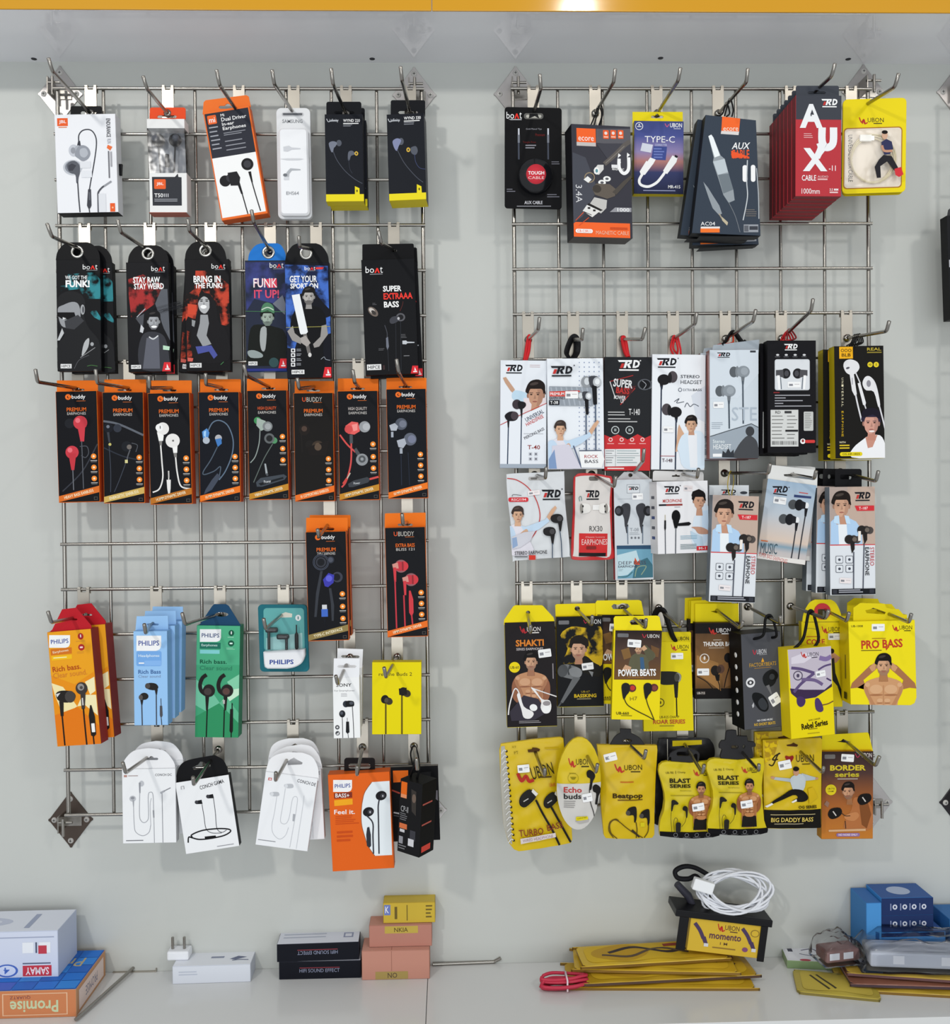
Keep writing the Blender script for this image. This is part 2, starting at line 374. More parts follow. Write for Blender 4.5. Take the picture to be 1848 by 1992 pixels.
CHK = []
class Pk(Face):
    """A hanging pack: Empty at the base of its front face, body, tab, print.  d: front face, mm in front of the grid; t: thickness in mm."""
    def __init__(s, name, label, cat, Z, quad, d, t, col, side=None, bottom=None, yaw=0, group=None, poly=None, body='box_body', n=False, ch=.0004, kind='paper', rough=None):
        q = [(Z[0]+x*Z[2], Z[1]+y*Z[2]) for x, y in quad]; dd = -d/1000
        cx = sum(p[0] for p in q)/4; cy = sum(p[1] for p in q)/4
        ya = math.radians(yaw); rv = Vector((math.cos(ya), math.sin(ya), 0)); nv = Vector((-math.sin(ya), math.cos(ya), 0))
        c0 = hit(cx, cy, (0, dd, 0), NY)
        W = [hit(x, y, c0, nv)-c0 for x, y in q]; W = [(v.dot(rv), v.z) for v in W]
        TL, TR, BR, BL = [Vector(v) for v in W]
        hx = (TR-TL)+(BR-BL); vx = (TL-BL)+(TR-BR); vr = Vector((vx.y, -vx.x)); u = (hx.normalized()*hx.length + vr.normalized()*vr.length).normalized()
        if poly: u = Vector((1, 0))
        v_ = Vector((-u.y, u.x)); ctr = (TL+TR+BR+BL)/4
        w = ((TR-TL).dot(u)+(BR-BL).dot(u))/2; h = ((TL-BL).dot(v_)+(TR-BR).dot(v_))/2
        if poly: h = max(p.y for p in (TL, TR))-min(p.y for p in (BL, BR))
        base = ctr - v_*h/2
        r3 = rv*u.x + NZ*u.y; u3 = rv*v_.x + NZ*v_.y
        mw = Matrix((r3, nv, u3)).transposed().to_4x4(); mw.translation = c0 + rv*base.x + NZ*base.y
        e = empty(name, mw); tag(e, label, cat, group)
        super().__init__(e, mw, w, h, None if n else Z)
        s.e = e; s.t = t/1000; s.Zq = Z; s.d = d
        b = Mesh()
        if poly == 'quad': loop = [(p.x-base.x, p.y-base.y) for p in (TL, TR, BR, BL)]
        elif poly: zz = s.Z; s.Z = Z; loop = [s.L(x, y) for x, y in poly]; s.Z = zz
        else: loop = [(-w/2, 0), (w/2, 0), (w/2, h), (-w/2, h)]
        s.clip = hull(loop) if poly else s.clip
        s.loop = loop; s.c = (col, kind) if isinstance(col, str) else col
        sd = side or s.c
        b.prism([loop], 0, s.t, s.c, (sd, kind) if isinstance(sd, str) else sd, None, ch)
        s.body = b; s.bname = body
        if bottom:
            b.box(-w/2+.0002, w/2-.0002, .0003, s.t-.0003, -.0003, .0002, bottom)
    def Lz(s, x, y, off=0.0):
        z = s.Z; s.Z = s.Zq; r = s.L(x, y, off); s.Z = z; return r
    def part(s, name, loops, y0, t, c, ch=0.0, cs=None, px=True, bend=False):        # flat piece given in crop coordinates; y0 metres behind the face
        m = Mesh(); m.prism([[s.Lz(x, y, y0) for x, y in l] if px else l for l in loops], y0, y0+t, c, cs, None, ch)
        s.sub.append((name, m, 1 if bend else 0)); return m
    def piece(s, name, m, bend=False): s.sub.append((name, m, 1 if bend else 0))
    def lp(s, p): return s.inv @ Vector(p)
    def finish(s):
        if s.bulge: bulge_mesh(s.body, s.bulge)
        s.ob = s.parent = s.body.build(s.bname, s.e); s.done(); CHK.append((s.e.name, s.d-s.t*1000)); return s
    def behind(s, label, dx, dz, dy, roll=0, yaw=0, group=None, name=None):         # another pack of the same kind on the same hook
        c = copy_tree(s.e); m = s.mw.copy(); top = m @ Vector((0, 0, s.h)); R = Matrix.Translation(top) @ Matrix.Rotation(math.radians(roll), 4, 'Y') @ Matrix.Rotation(math.radians(yaw), 4, 'Z') @ Matrix.Translation(-top)
        CHK.append((c.name+' behind', s.d-s.t*1000-dy)); m = R @ m; m.translation += Vector((dx/1000, dy/1000, dz/1000)); c.matrix_world = m; c['label'] = label
        if group: c['group'] = group
        if name: c.name = name
        return c

# ------------------------------------------------------------------ the setting
def wall_mat():
    m = bpy.data.materials.new('wall_paint'); m.use_nodes = True; nt = m.node_tree; b = nt.nodes['Principled BSDF']
    tc = nt.nodes.new('ShaderNodeTexCoord'); n = nt.nodes.new('ShaderNodeTexNoise'); r = nt.nodes.new('ShaderNodeValToRGB'); n2 = nt.nodes.new('ShaderNodeTexNoise'); bp = nt.nodes.new('ShaderNodeBump')
    n.inputs['Scale'].default_value = 2.2; n.inputs['Detail'].default_value = 5; r.color_ramp.elements[0].color = (.505, .52, .495, 1); r.color_ramp.elements[1].color = (.55, .565, .54, 1)
    n2.inputs['Scale'].default_value = 160; bp.inputs['Strength'].default_value = .08; bp.inputs['Distance'].default_value = .001
    nt.links.new(tc.outputs['Object'], n.inputs['Vector']); nt.links.new(tc.outputs['Object'], n2.inputs['Vector']); nt.links.new(n.outputs['Fac'], r.inputs['Fac']); nt.links.new(r.outputs['Color'], b.inputs['Base Color'])
    nt.links.new(n2.outputs['Fac'], bp.inputs['Height']); nt.links.new(bp.outputs['Normal'], b.inputs['Normal']); b.inputs['Roughness'].default_value = .5
    return m
def laminate(name, c, rough, spec=.5):
    m = bpy.data.materials.new(name); m.use_nodes = True; nt = m.node_tree; b = nt.nodes['Principled BSDF']; b.inputs['Base Color'].default_value = c; b.inputs['Specular IOR Level'].default_value = spec
    tc = nt.nodes.new('ShaderNodeTexCoord'); n = nt.nodes.new('ShaderNodeTexNoise'); mr = nt.nodes.new('ShaderNodeMapRange'); n.inputs['Scale'].default_value = 9
    mr.inputs['To Min'].default_value = rough*.8; mr.inputs['To Max'].default_value = rough*1.3
    nt.links.new(tc.outputs['Object'], n.inputs['Vector']); nt.links.new(n.outputs['Fac'], mr.inputs['Value']); nt.links.new(mr.outputs['Result'], b.inputs['Roughness'])
    return m
ZS_ = hit(924, 122.5, (0, WALL, 0), NY).z          # underside of the overhead cabinet
YS_ = hit(924, 20.5, (0, 0, ZS_), NZ).y            # its front edge
ZC_ = hit(700, 1880, (0, WALL, 0), NY).z           # counter top
YC_ = hit(1848, 1978, (0, 0, ZC_), NZ).y           # counter front edge
XL, XR = -1.2, 2.9
m = Mesh(); m.box(XL, XR, WALL, WALL+.12, ZC_-.9, ZS_+.6, wall_mat()); wall = m.build('wall_back'); tag(wall, 'pale grey-white painted wall behind the wire grids', kind='structure')
m = Mesh(); m.box(XL, XR, YS_+.0035, WALL, ZS_, ZS_+.5, laminate('soffit_laminate', (.82, .82, .85, 1), .03, .75)); o = m.build('ceiling'); tag(o, 'glossy white underside of the overhead cabinet', kind='structure')
yl = laminate('yellow_laminate', (.60, .29, .008, 1), .12)
XJ = hit(840, 10, (0, YS_, 0), NY).x
for k, (a, b_) in enumerate(((XL, XJ-.0006), (XJ+.0006, XR))):
    m = Mesh(); m.box(a, b_, YS_, YS_+.003, ZS_-.0005, ZS_+.42, yl, .0008); o = m.build('trim_%d' % (k+1)); tag(o, 'glossy yellow fascia panel of the overhead cabinet', kind='structure')
# holes in the soffit
for k, (x, y) in enumerate(((66, 114.5), (724, 114.5), (1285, 113), (1650, 115))):
    p = hit(x, y, (0, 0, ZS_), NZ); m = Mesh(); mw = Matrix.Translation((p.x, p.y, ZS_)) @ Matrix.Rotation(PI/2, 4, 'X')
    m.lathe([(.0001, -.0004), (.0045, -.0006), (.0048, .0)], '3c3c40', 14, mw); o = m.build('screw_hole_cap', bpy.data.objects['ceiling'])
# counter
ct = empty('counter', Matrix.Translation((.7, YC_, ZC_))); tag(ct, 'white laminate counter ledge with a yellow front below the wire grids', 'counter')
wl = laminate('white_laminate', (.66, .665, .66, 1), .16)
XJ2 = hit(830, 1950, (0, 0, ZC_), NZ).x
def child_world(m, name, par):
    o = m.build(name, par); o.matrix_local = par.matrix_world.inverted(); return o
for a, b_ in ((XL, XJ2-.0005), (XJ2+.0005, XR)):
    m = Mesh(); m.box(a, b_, YC_, WALL-.0005, ZC_-.02, ZC_, wl, .0006); child_world(m, 'countertop_panel', ct)
m = Mesh(); m.box(XL, XR, YC_+.002, YC_+.02, ZC_-.5, ZC_-.0205, yl); child_world(m, 'front_panel', ct)

# ------------------------------------------------------------------ wire grids
S = .0762
GX = (0.0, 0.7642, 1.5285); GZ = (Z0, Z0+.0012, Z0+.001)
steel = mat('98948e', 'steel'); plate_m = mat('a8a298', 'brushed'); bracket_m = mat('b2aeac', 'brushed'); dark_steel = mat('544a44', 'brushed')
def wire_grid(g, label, cols=range(9)):
    e = empty('wire_grid', Matrix.Translation((GX[g], 0, GZ[g]-16*S))); tag(e, label, 'display grid', 'wire grids on the wall')
    for i in cols:
        m = Mesh(); r = .0034 if i in (0, 8) else .0028
        m.tube([(i*S, .0, -.004), (i*S, .0, 16*S+.004)], r, steel, 10); m.build('wire', e)
    x1 = max(cols)*S
    for j in range(17):
        m = Mesh(); m.tube([(-.004, -.0058, j*S), (x1+.004, -.0058, j*S)], .0028, steel, 10); m.build('wire', e)
    return e
wire_grid(0, 'chrome wire display grid holding the orange and black earphone boxes')
wire_grid(1, 'chrome wire display grid holding the yellow earphone packs')
wire_grid(2, 'chrome wire display grid mostly out of view beyond the yellow packs')
def bracket(cx, cz, label, metal, clip=1):
    e = empty('wall_bracket', Matrix.Translation((cx, WALL, cz))); tag(e, label, 'bracket', 'diamond brackets fixing the grids')
    h = .049; w = .0385
    loop = []
    for (x, z), (ax, az) in zip(((w, 0), (0, h), (-w, 0), (0, -h)), ((0, 1), (-1, 0), (0, -1), (1, 0))):
        r = .006; L_ = math.hypot(w, h)
        for q in (-1, -.35, .35, 1):
            loop.append((x*(1-.10*abs(q)**2) + ax*q*r*.62 * (1 if x == 0 else 0) , z*(1-.10*abs(q)**2) + az*q*r*.62 * (1 if z == 0 else 0)))
    m = Mesh(); m.prism([loop], -.0022, 0, metal, None, None, .0004); pl = m.build('plate', e)
    for x, z in ((-w*.72, 0), (w*.72, 0), (0, h*.74), (0, -h*.74)):
        m = Mesh(); mw = Matrix.Translation((x, -.0022, z))
        m.lathe([(.0001, -.0022), (.0028, -.0020), (.0046, -.0008), (.005, 0)], 'b8b6b2' if metal != dark_steel else 'a9a6a2', 14, mw)
        m.box(x-.0022, x+.0022, -.0047, -.0042, z-.0004, z+.0004, '3a3a3c'); m.box(x-.0004, x+.0004, -.0047, -.0042, z-.0022, z+.0022, '3a3a3c'); m.build('screw', pl)
    m = Mesh()
    m.box(-.009, -.0068, -WALL+.004, -.0022, -.012, .016, steel, .0004); m.box(-.009, .020, -.0045, -.0022, -.010, .006, steel, .0004)
    m.tube([(-.009, -WALL+.006, .006), (.016, -WALL+.006, .006)], .0024, steel, 8)
    m.tube([(.002, -WALL+.001, .014), (.002, -WALL+.001, -.016)], .0026, steel, 8); m.build('clip', e)
def wallpt(px, py): p = hit(px, py, (0, WALL, 0), NY); return p.x, p.z
for (px, py), lab, me in (
    ((118, 184), 'shiny diamond wall bracket behind the white box with two grey earbuds', bracket_m),
    ((806, 186), 'shiny diamond wall bracket behind the black box with a yellow base band', bracket_m),
    ((1003, 184), 'shiny diamond wall bracket behind the black aux cable card', bracket_m),
    ((1679, 180), 'shiny diamond wall bracket above the yellow pack with a kicking man', bracket_m),
    ((1863, 180), 'shiny diamond wall bracket of the grid beyond the yellow packs, upper one', bracket_m),
    ((138, 1594), 'dark diamond wall bracket beside the white pack with looped cable, bare of packs', dark_steel),
    ((827, 1576), 'steel diamond wall bracket behind the black twin headset boxes', bracket_m),
    ((1694, 1560), 'steel diamond wall bracket beside the brown pack with a boxing man', bracket_m),
    ((1868, 1560), 'dark diamond wall bracket of the grid beyond the yellow packs, lower one', mat('39373a', 'brushed'))):
    x, z = wallpt(px, py); bracket(x, z, lab, me)

# ------------------------------------------------------------------ display hooks
HK = {}
def hook(key, g, row, px, bend, tip, what, L=150.0):
    zw = GZ[g] - row*S
    d0 = 5.0
    x0 = hit(px, proj((GX[g], 0, zw))[1], (0, -.008, 0), NY).x
    root = Vector((x0, -.0125, zw-.044)); B = at(bend[0], bend[1], L); T = at(tip[0], tip[1], L+11)
    if (T-B).length > .034: T = B + (T-B).normalized()*.034
    HK[key] = (root, B)
    e = empty('display_hook', Matrix.Translation((x0, -.0095, zw-.075))); tag(e, 'chrome display hook carrying ' + what, 'hook', 'chrome hooks on the wire grids')
    o = Vector((x0, -.0095, zw-.075)); q = lambda v: v - o
    m = Mesh()
    w = .0098
    m.prism([[(-w, 0), (w, 0), (w, .076), (w*.5, .076), (w*.42, .071), (-w*.42, .071), (-w*.5, .076), (-w, .076)]], -.0012, .0012, plate_m, None, None, .0002)
    for sx in (-1, 1):
        m.box(sx*w*.75-w*.25, sx*w*.75+w*.25, -.0012, .0082, .0750, .0790, plate_m, .0004)
        m.box(sx*w*.75-w*.25, sx*w*.75+w*.25, .0068, .0082, .0680, .0790, plate_m, .0004)
    bp_ = m.build('back_plate', e)
    r = .0029; m = Mesh()
    d = (B-root).normalized(); u = (T-B).normalized(); c1 = B - d*.005; c2 = B + u*.005
    pts = [q(root + Vector((0, .003, 0))), q(root+d*.004), q(root.lerp(B, .5))] + [q(((1-t)**2)*c1 + 2*t*(1-t)*B + t*t*c2) for t in (0, .25, .5, .75, 1)] + [q(T-u*.0008), q(T)]
    m.tube(pts, [r]*(len(pts)-1)+[r*.55], steel, 10); m.build('rod', e)
    m = Mesh(); mw = Matrix.Translation(q(root)+Vector((0, .001, 0))); m.lathe([(.0030, -.004), (.0062, -.003), (.0068, .001)], steel, 14, mw); m.build('weld_ring', bp_)
def rod(key, d):                                    # point of the rod at d mm in front of the grid
    a, b = HK[key]; t = (d/1000 + a.y) / (-b.y + a.y); return a.lerp(b, max(0, min(1, t)))
def rod_depth(key, Z, x, y):                        # depth at which the rod passes behind a pixel
    px, py = Z[0]+x*Z[2], Z[1]+y*Z[2]; best = min(range(0, 41), key=lambda i: (lambda p: (p[0]-px)**2+(p[1]-py)**2)(proj(HK[key][0].lerp(HK[key][1], i/40))))
    p = HK[key][0].lerp(HK[key][1], best/40); q = proj(p); return -p.y*1000, math.hypot(q[0]-px, q[1]-py)
HOOKS = [
 (1,0,0,177,(102,139),(94,112),'the white box with two grey earbuds'),
 (2,0,0,327,(285.6,172.7),(278,147),'the white box with a clear window and orange tab'),
 (3,0,0,465,(427,165),(421,135),'the tilted orange-framed black and white box'),
 (4,0,0,571.7,(533.5,163.6),(529,135),'the all-white blister pack'),
 (5,0,0,673,(647.8,163.6),(643.9,132),'the pair of black boxes with yellow base band'),
 (6,0,0,798,(782,156),(779,128.5),'the single black box with yellow base band by the bracket'),
 (7,1,0,1037,(1052,172.7),(1050,143.6),'the black card with a round cable case'),
 (8,1,0,1157,(1193.5,160),(1197,133),'the dark box with an orange base and magnetic cable'),
 (9,1,0,1277,(1319,157),(1324,131),'the purple adapter pack with yellow card'),
 (10,1,0,1396,(1451.6,160),(1455,132.5),'the dark blue box with a silver jack plug'),
 (11,1,0,1537,(1617.8,148),(1624.6,122.6),'the row of red and black cable boxes'),
 (12,1,0,1655,(1740.7,169),(1748.5,142),'the yellow pack with a coiled cable and kicking man'),
 (13,0,3,165,(100.7,460),(91,434),'the black round-topped boxes with a man in sunglasses'),
 (14,0,3,291.7,(235,451.7),(228,426.7),'the black and red box with a laughing bearded man'),
 (15,0,3,409.8,(368.6,449),(365,425.5),'the black and red boxes with a laughing woman'),
 (16,0,3,525.7,(493.6,432.6),(489,408),'the round-topped box with a blue top'),
 (17,0,3,615,(583,480),(581,459),'the blue and black box with a cricket bat'),
 (18,0,3,766,(742,473),(736,449),'the plain black box with red and white lettering'),
 (19,0,6,152,(73,743),(68.6,718),'the orange-topped box with red earbuds'),
 (20,0,6,252,(189,745),(186,718),'the orange-topped box with a sand-coloured ribbon'),
 (21,0,6,337,(291,755),(289.5,731),'the orange-topped box with white earbuds'),
 (22,0,6,432,(400.7,747.6),(400,726),'the orange-topped box with blue earbuds'),
 (23,0,6,525,(480,731),(474,709),'the orange-topped box with green earbuds'),
 (24,0,6,612,(582,756),(578,735),'the orange-topped box with a dim brown picture'),
 (25,0,6,697,(690,743.6),(686,719),'the orange-topped box with a coral earbud and cable'),
 (26,0,6,790,(775,724),(771,698),'the orange-topped box with silver-grey earbuds'),
 (27,0,9,640.7,(620.6,1045),(617.6,1029),'the orange-topped box with violet earbud'),
 (28,0,9,792,(784,1020),(782,999),'the orange-topped box with bright red earphones and mic'),
 (29,0,11,163,(100,1211),(93,1189),'the orange boxes with red tabs'),
 (30,0,11,304,(283.5,1232),(280.5,1213.5),'the pale blue boxes'),
 (31,0,11,428,(360,1214.7),(354,1192),'the green box with a navy tab'),
 (32,0,11,551.6,(516.5,1223.5),(512.7,1203),'the teal blister pack'),
 (33,0,12,680,(657,1331),(653,1314),'the narrow white boxes'),
 (34,0,12,772.5,(750.7,1317.6),(747,1298),'the plain yellow box with two black earbuds'),
 (35,0,14,306,(244.5,1503.6),(238.6,1483),'the white pack with grey looped cable drawing'),
 (36,0,14,425,(376.7,1527),(375.5,1511),'the white pack with a black top'),
 (37,0,14,570,(536,1519),(536.7,1502),'the white packs with a red mark'),
 (38,0,14,705,(694.5,1508),(695,1490),'the orange box with a white curved window'),
 (39,0,14,805,(812,1497.6),(810,1475),'the black twin headset boxes'),
 (40,1,5,1027,(1047,641),(1049.5,617),'the white box with a man stretching his arm'),
 (41,1,5,1115,(1131.7,661),(1134,638.6),'the dotted white box with a tag saying rock bass'),
 (42,1,5,1210,(1249.5,660),(1255.5,637),'the black and red box'),
 (43,1,5,1309,(1352,630),(1355.5,607.6),'the white box with a man raising a finger'),
 (44,1,5,1410,(1465,625.5),(1470.5,602),'the pale grey-blue box with grey earbuds'),
 (45,1,5,1519,(1578,604),(1581.7,581),'the black box with a white picture window'),
 (46,1,5,1646,(1724.5,644.5),(1730,624),'the black and yellow boxes with white earbuds'),
 (47,1,8,1039,(1061,930),(1062.6,908.6),'the white pouch with a red arc'),
 (48,1,8,1150,(1194.8,946.7),(1198,926.4),'the red-edged clear pouch'),
 (49,1,8,1230,(1250.7,896.7),(1253,873),'the grey box with a sea picture'),
 (50,1,8,1322,(1356,929),(1359,911),'the white microphone box'),
 (51,1,8,1408,(1494.8,920.5),(1498.3,901.4),'the white box hung by a yellow thread'),
 (52,1,8,1519,(1584,931),(1587.6,915.7),'the tilted beach-picture boxes'),
 (53,1,8,1633,(1704,936),(1709,915.7),'the white boxes with black slotted tabs'),
 (54,1,11,1024.5,(1032,1231),(1032,1217),'the dark pack with white earbuds and a bare-chested man'),
 (55,1,11,1121,(1150.7,1215.5),(1152.4,1197.6),'the black pack with a big grey earbud'),
 (56,1,11,1209,(1255.5,1221),(1257,1204),'the two yellow packs with red-tipped earbuds'),
 (58,1,11,1280,(1323,1219),(1327,1207),'the plain yellow pack with one black earbud'),
 (59,1,11,1385,(1439.6,1222),(1445.8,1208.5),'the brown pack with a yellow tab'),
 (60,1,11,1453,(1518,1213.5),(1518,1198.5),'the dark grey bag-shaped box'),
 (61,1,11,1536,(1606,1203),(1612,1187),'the yellow box with a violet picture'),
 (62,1,11,1588,(1647,1208.5),(1652,1191),'the yellow pack with a red round sticker'),
 (63,1,11,1687,(1768,1211),(1773,1193.6),'the wide yellow box with a man covering his ears'),
 (64,1,14,1034,(1059,1509),(1060,1495),'the yellow pouch printed as a spiral notebook'),
 (65,1,14,1128,(1159,1503),(1162.6,1486),'the oval yellow and silver pouch'),
 (66,1,14,1217,(1253,1475.7),(1256.7,1459),'the yellow pouch with a looped cable'),
 (67,1,14,1327,(1366,1504),(1370,1487.6),'the bottle-shaped yellow pouch with a pierced black cap'),
 (68,1,14,1422,(1475.6,1499.5),(1476.4,1487),'the bottle-shaped yellow pouch with a winged black cap'),
 (69,1,14,1530,(1600,1503),(1602,1492),'the yellow pouch with a leaping man'),
 (70,1,14,1637.5,(1703.4,1489.6),(1711,1471),'the brown pack with a boxing man'),
]
for h_ in HOOKS: hook(*h_)

# ------------------------------------------------------------------ print helpers (flat printing on the packs)
WH = 'eeeff0'; BK = '17181c'; INK = '1d1f26'; GY = '8d9096'
def mix(a, b, t): return ''.join('%02x' % round(int(a[i:i+2], 16)*(1-t)+int(b[i:i+2], 16)*t) for i in (0, 2, 4))
def head(p, x, y, r, skin='c4977a', hair='1d1917', beard=None, turn=0, bw=False):
    dk = mix(skin, '3a2420' if not bw else '2a2a2a', .3); o = turn*r; r2 = r*.92
    p.P(spline([(x-1.0*r, y-.1*r), (x-1.08*r, y-.75*r), (x-.6*r, y-1.5*r), (x+.3*r, y-1.68*r), (x+.95*r, y-1.25*r), (x+1.06*r, y-.5*r), (x+.95*r, y+.1*r)], 3, True), hair)
    for sx in (-1, 1): p.E(x+sx*.9*r, y+.15*r, .14*r, .28*r, dk)
    face = [(x-.80*r, y-.62*r), (x+.80*r, y-.62*r), (x+.84*r, y+.25*r), (x+.70*r, y+.85*r), (x+.34*r, y+1.34*r), (x-.34*r, y+1.34*r), (x-.70*r, y+.85*r), (x-.84*r, y+.25*r)]
    p.P(face, skin)
    p.P([(x+.30*r+o, y-.55*r), (x+.80*r, y-.6*r), (x+.84*r, y+.25*r), (x+.70*r, y+.85*r), (x+.34*r, y+1.34*r), (x+.05*r, y+1.34*r), (x+.35*r+o, y+.7*r), (x+.42*r+o, y+.1*r)], mix(skin, dk, .55))
    if beard: p.P([(x-.80*r, y+.5*r), (x-.45*r, y+.75*r), (x-.25*r, y+.62*r), (x+.25*r, y+.62*r), (x+.45*r, y+.75*r), (x+.80*r, y+.5*r), (x+.70*r, y+.9*r), (x+.32*r, y+1.36*r), (x-.32*r, y+1.36*r), (x-.70*r, y+.9*r)], mix(skin, beard, .5))
    p.P(spline([(x-.86*r, y+.0*r), (x-.95*r, y-.8*r), (x-.4*r, y-1.5*r), (x+.4*r, y-1.5*r), (x+.95*r, y-.8*r), (x+.86*r, y+.0*r), (x+.74*r, y-.5*r), (x+.2*r, y-.78*r), (x-.6*r, y-.66*r)], 3, True), hair)
    p.E(x-.2*r, y-1.2*r, .5*r, .16*r, mix(hair, '8a8078', .25), -12)
    for sx in (-1, 1):
        p.R(x+sx*.38*r-.22*r+o, y-.20*r, x+sx*.38*r+.22*r+o, y-.13*r, mix(hair, skin, .15)); p.E(x+sx*.38*r+o, y+.02*r, .17*r, .08*r, mix(skin, '2a1c18', .45)); p.E(x+sx*.38*r+o, y+.02*r, .09*r, .07*r, '231b19')
    p.P([(x+.05*r+o, y+.0*r), (x+.17*r+o, y+.48*r), (x-.10*r+o, y+.52*r)], mix(skin, dk, .7)); p.E(x+o*.8, y+.82*r, .27*r, .075*r, mix(skin, '7a3a36' if not bw else '3a3a3a', .6))
def neck(p, x, y, r, skin='b88a6e'): p.P([(x-.45*r, y+.8*r), (x+.45*r, y+.8*r), (x+.6*r, y+2.1*r), (x-.6*r, y+2.1*r)], skin)
def shoulders(p, x, y, r, c, yb, wl=2.5, wr=2.5, collar=None, tee=None):
    p.P([(x-.5*r, y+1.5*r), (x-wl*.75*r, y+2.05*r), (x-wl*r, y+2.9*r), (x-wl*1.05*r, yb), (x+wr*1.05*r, yb), (x+wr*r, y+2.9*r), (x+wr*.75*r, y+2.05*r), (x+.5*r, y+1.5*r)], c)
    if tee: p.P([(x-.45*r, y+1.55*r), (x+.45*r, y+1.55*r), (x+.75*r, yb), (x-.6*r, yb)], tee)
    if collar:
        for sx in (-1, 1): p.P([(x+sx*.4*r, y+1.3*r), (x+sx*1.0*r, y+1.75*r), (x+sx*.75*r, y+2.7*r), (x+sx*.2*r, y+1.9*r)], collar)
def torso(p, x, y, r, skin='b07a56', dk='8a5a3c', arms='down', pants=None, hb=8.2):      # bare-chested figure, head at (x, y)
    yb = y+hb*r
    if arms == 'down':
        for sx in (-1, 1):
            p.P(spline([(x+sx*2.1*r, y+2.1*r), (x+sx*2.9*r, y+3.2*r), (x+sx*3.0*r, y+4.8*r), (x+sx*2.6*r, y+6.0*r), (x+sx*1.2*r, y+7.0*r), (x+sx*.3*r, y+7.1*r), (x+sx*.2*r, y+6.4*r), (x+sx*1.6*r, y+5.6*r), (x+sx*2.1*r, y+4.2*r)], 3, True), dk)
    elif arms == 'ears':
        for sx in (-1, 1):
            p.P([(x+sx*1.9*r, y+2.0*r), (x+sx*3.4*r, y+2.9*r), (x+sx*4.3*r, y+3.0*r), (x+sx*4.1*r, y+2.3*r), (x+sx*1.75*r, y+.0*r), (x+sx*1.1*r, y-.3*r), (x+sx*.95*r, y+.5*r), (x+sx*2.6*r, y+1.9*r), (x+sx*2.2*r, y+3.2*r)], dk)
            p.P([(x+sx*1.85*r, y+.25*r), (x+sx*1.2*r, y-.35*r), (x+sx*1.0*r, y+.05*r), (x+sx*1.05*r, y+.55*r), (x+sx*1.5*r, y+.8*r)], skin)
    p.P(spline([(x-.45*r, y+1.5*r), (x-2.2*r, y+2.1*r), (x-2.55*r, y+3.1*r), (x-1.9*r, y+4.6*r), (x-1.5*r, yb), (x+1.5*r, yb), (x+1.9*r, y+4.6*r), (x+2.55*r, y+3.1*r), (x+2.2*r, y+2.1*r), (x+.45*r, y+1.5*r)], 3, True), skin)
    md = mix(skin, dk, .5); lt = mix(skin, 'f0d0b0', .25)
    for sx in (-1, 1):
        p.P(spline([(x+sx*2.3*r, y+2.3*r), (x+sx*2.5*r, y+3.2*r), (x+sx*1.85*r, y+4.6*r), (x+sx*1.45*r, yb), (x+sx*.95*r, yb), (x+sx*1.25*r, y+4.8*r), (x+sx*1.9*r, y+3.5*r)], 2, True), md)
        p.E(x+sx*.95*r, y+3.1*r, .85*r, .6*r, lt); p.E(x+sx*.95*r, y+3.85*r, .9*r, .13*r, dk); p.E(x+sx*2.1*r, y+2.5*r, .32*r, .3*r, lt)
    p.R(x-.05*r, y+2.6*r, x+.05*r, y+6.8*r, md)
    for k in range(3):
        for sx in (-1, 1): p.E(x+sx*.48*r, y+(4.55+.75*k)*r, .4*r, .26*r, lt); p.E(x+sx*.5*r, y+(4.9+.75*k)*r, .42*r, .07*r, dk)
    if pants: p.P([(x-1.6*r, y+7.2*r), (x+1.6*r, y+7.2*r), (x+1.9*r, yb+.3*r), (x-1.9*r, yb+.3*r)], pants)
    if arms == 'down': p.P(spline([(x-1.1*r, y+6.5*r), (x+1.1*r, y+6.5*r), (x+.8*r, y+7.3*r), (x-.8*r, y+7.3*r)], 3, True), skin)
    neck(p, x, y, r, dk)
def earbud(p, x, y, r, c1, c2, ang=0, stem=None, sl=2.6, sw=.5):            # shell + soft tip (towards ang), stem hanging down
    a = math.radians(ang); dx, dy = math.cos(a), math.sin(a)
    p.E(x+dx*1.15*r, y+dy*1.15*r, .55*r, .85*r, c2, ang); p.E(x+dx*.55*r, y+dy*.55*r, .35*r, .72*r, c1, ang)
    if stem: p.P([(x-sw*r, y), (x+sw*r, y), (x+sw*.45*r, y+sl*r), (x-sw*.45*r, y+sl*r)], stem)
    p.E(x, y, r, r*.95, c1); p.E(x-dx*.25*r-.1*r, y-.3*r, r*.38, r*.22, c2, -30)
def logo_ud(p, x0, y0, x1, y1, c='2a2a2a', red='b3322a'):                    # scribble mark plus word
    w, h = x1-x0, y1-y0; s = .3*w
    p.line([(x0, y0+.05*h), (x0+.3*s, y0+.75*h), (x0+.55*s, y0+.4*h), (x0+.75*s, y0+h*.95), (x0+1.15*s, y0+h*.75)], w*.045, red); p.line([(x0+.42*s, y0+.95*h), (x0+.6*s, y0+.35*h), (x0+.8*s, y0+.9*h)], w*.05, red)
    p.T('UBON', x0+.34*w, y0+.12*h, x1, y0+.72*h, c, bold=0); p.R(x0+.58*w, y0+.84*h, x0+.93*w, y0+.96*h, c)
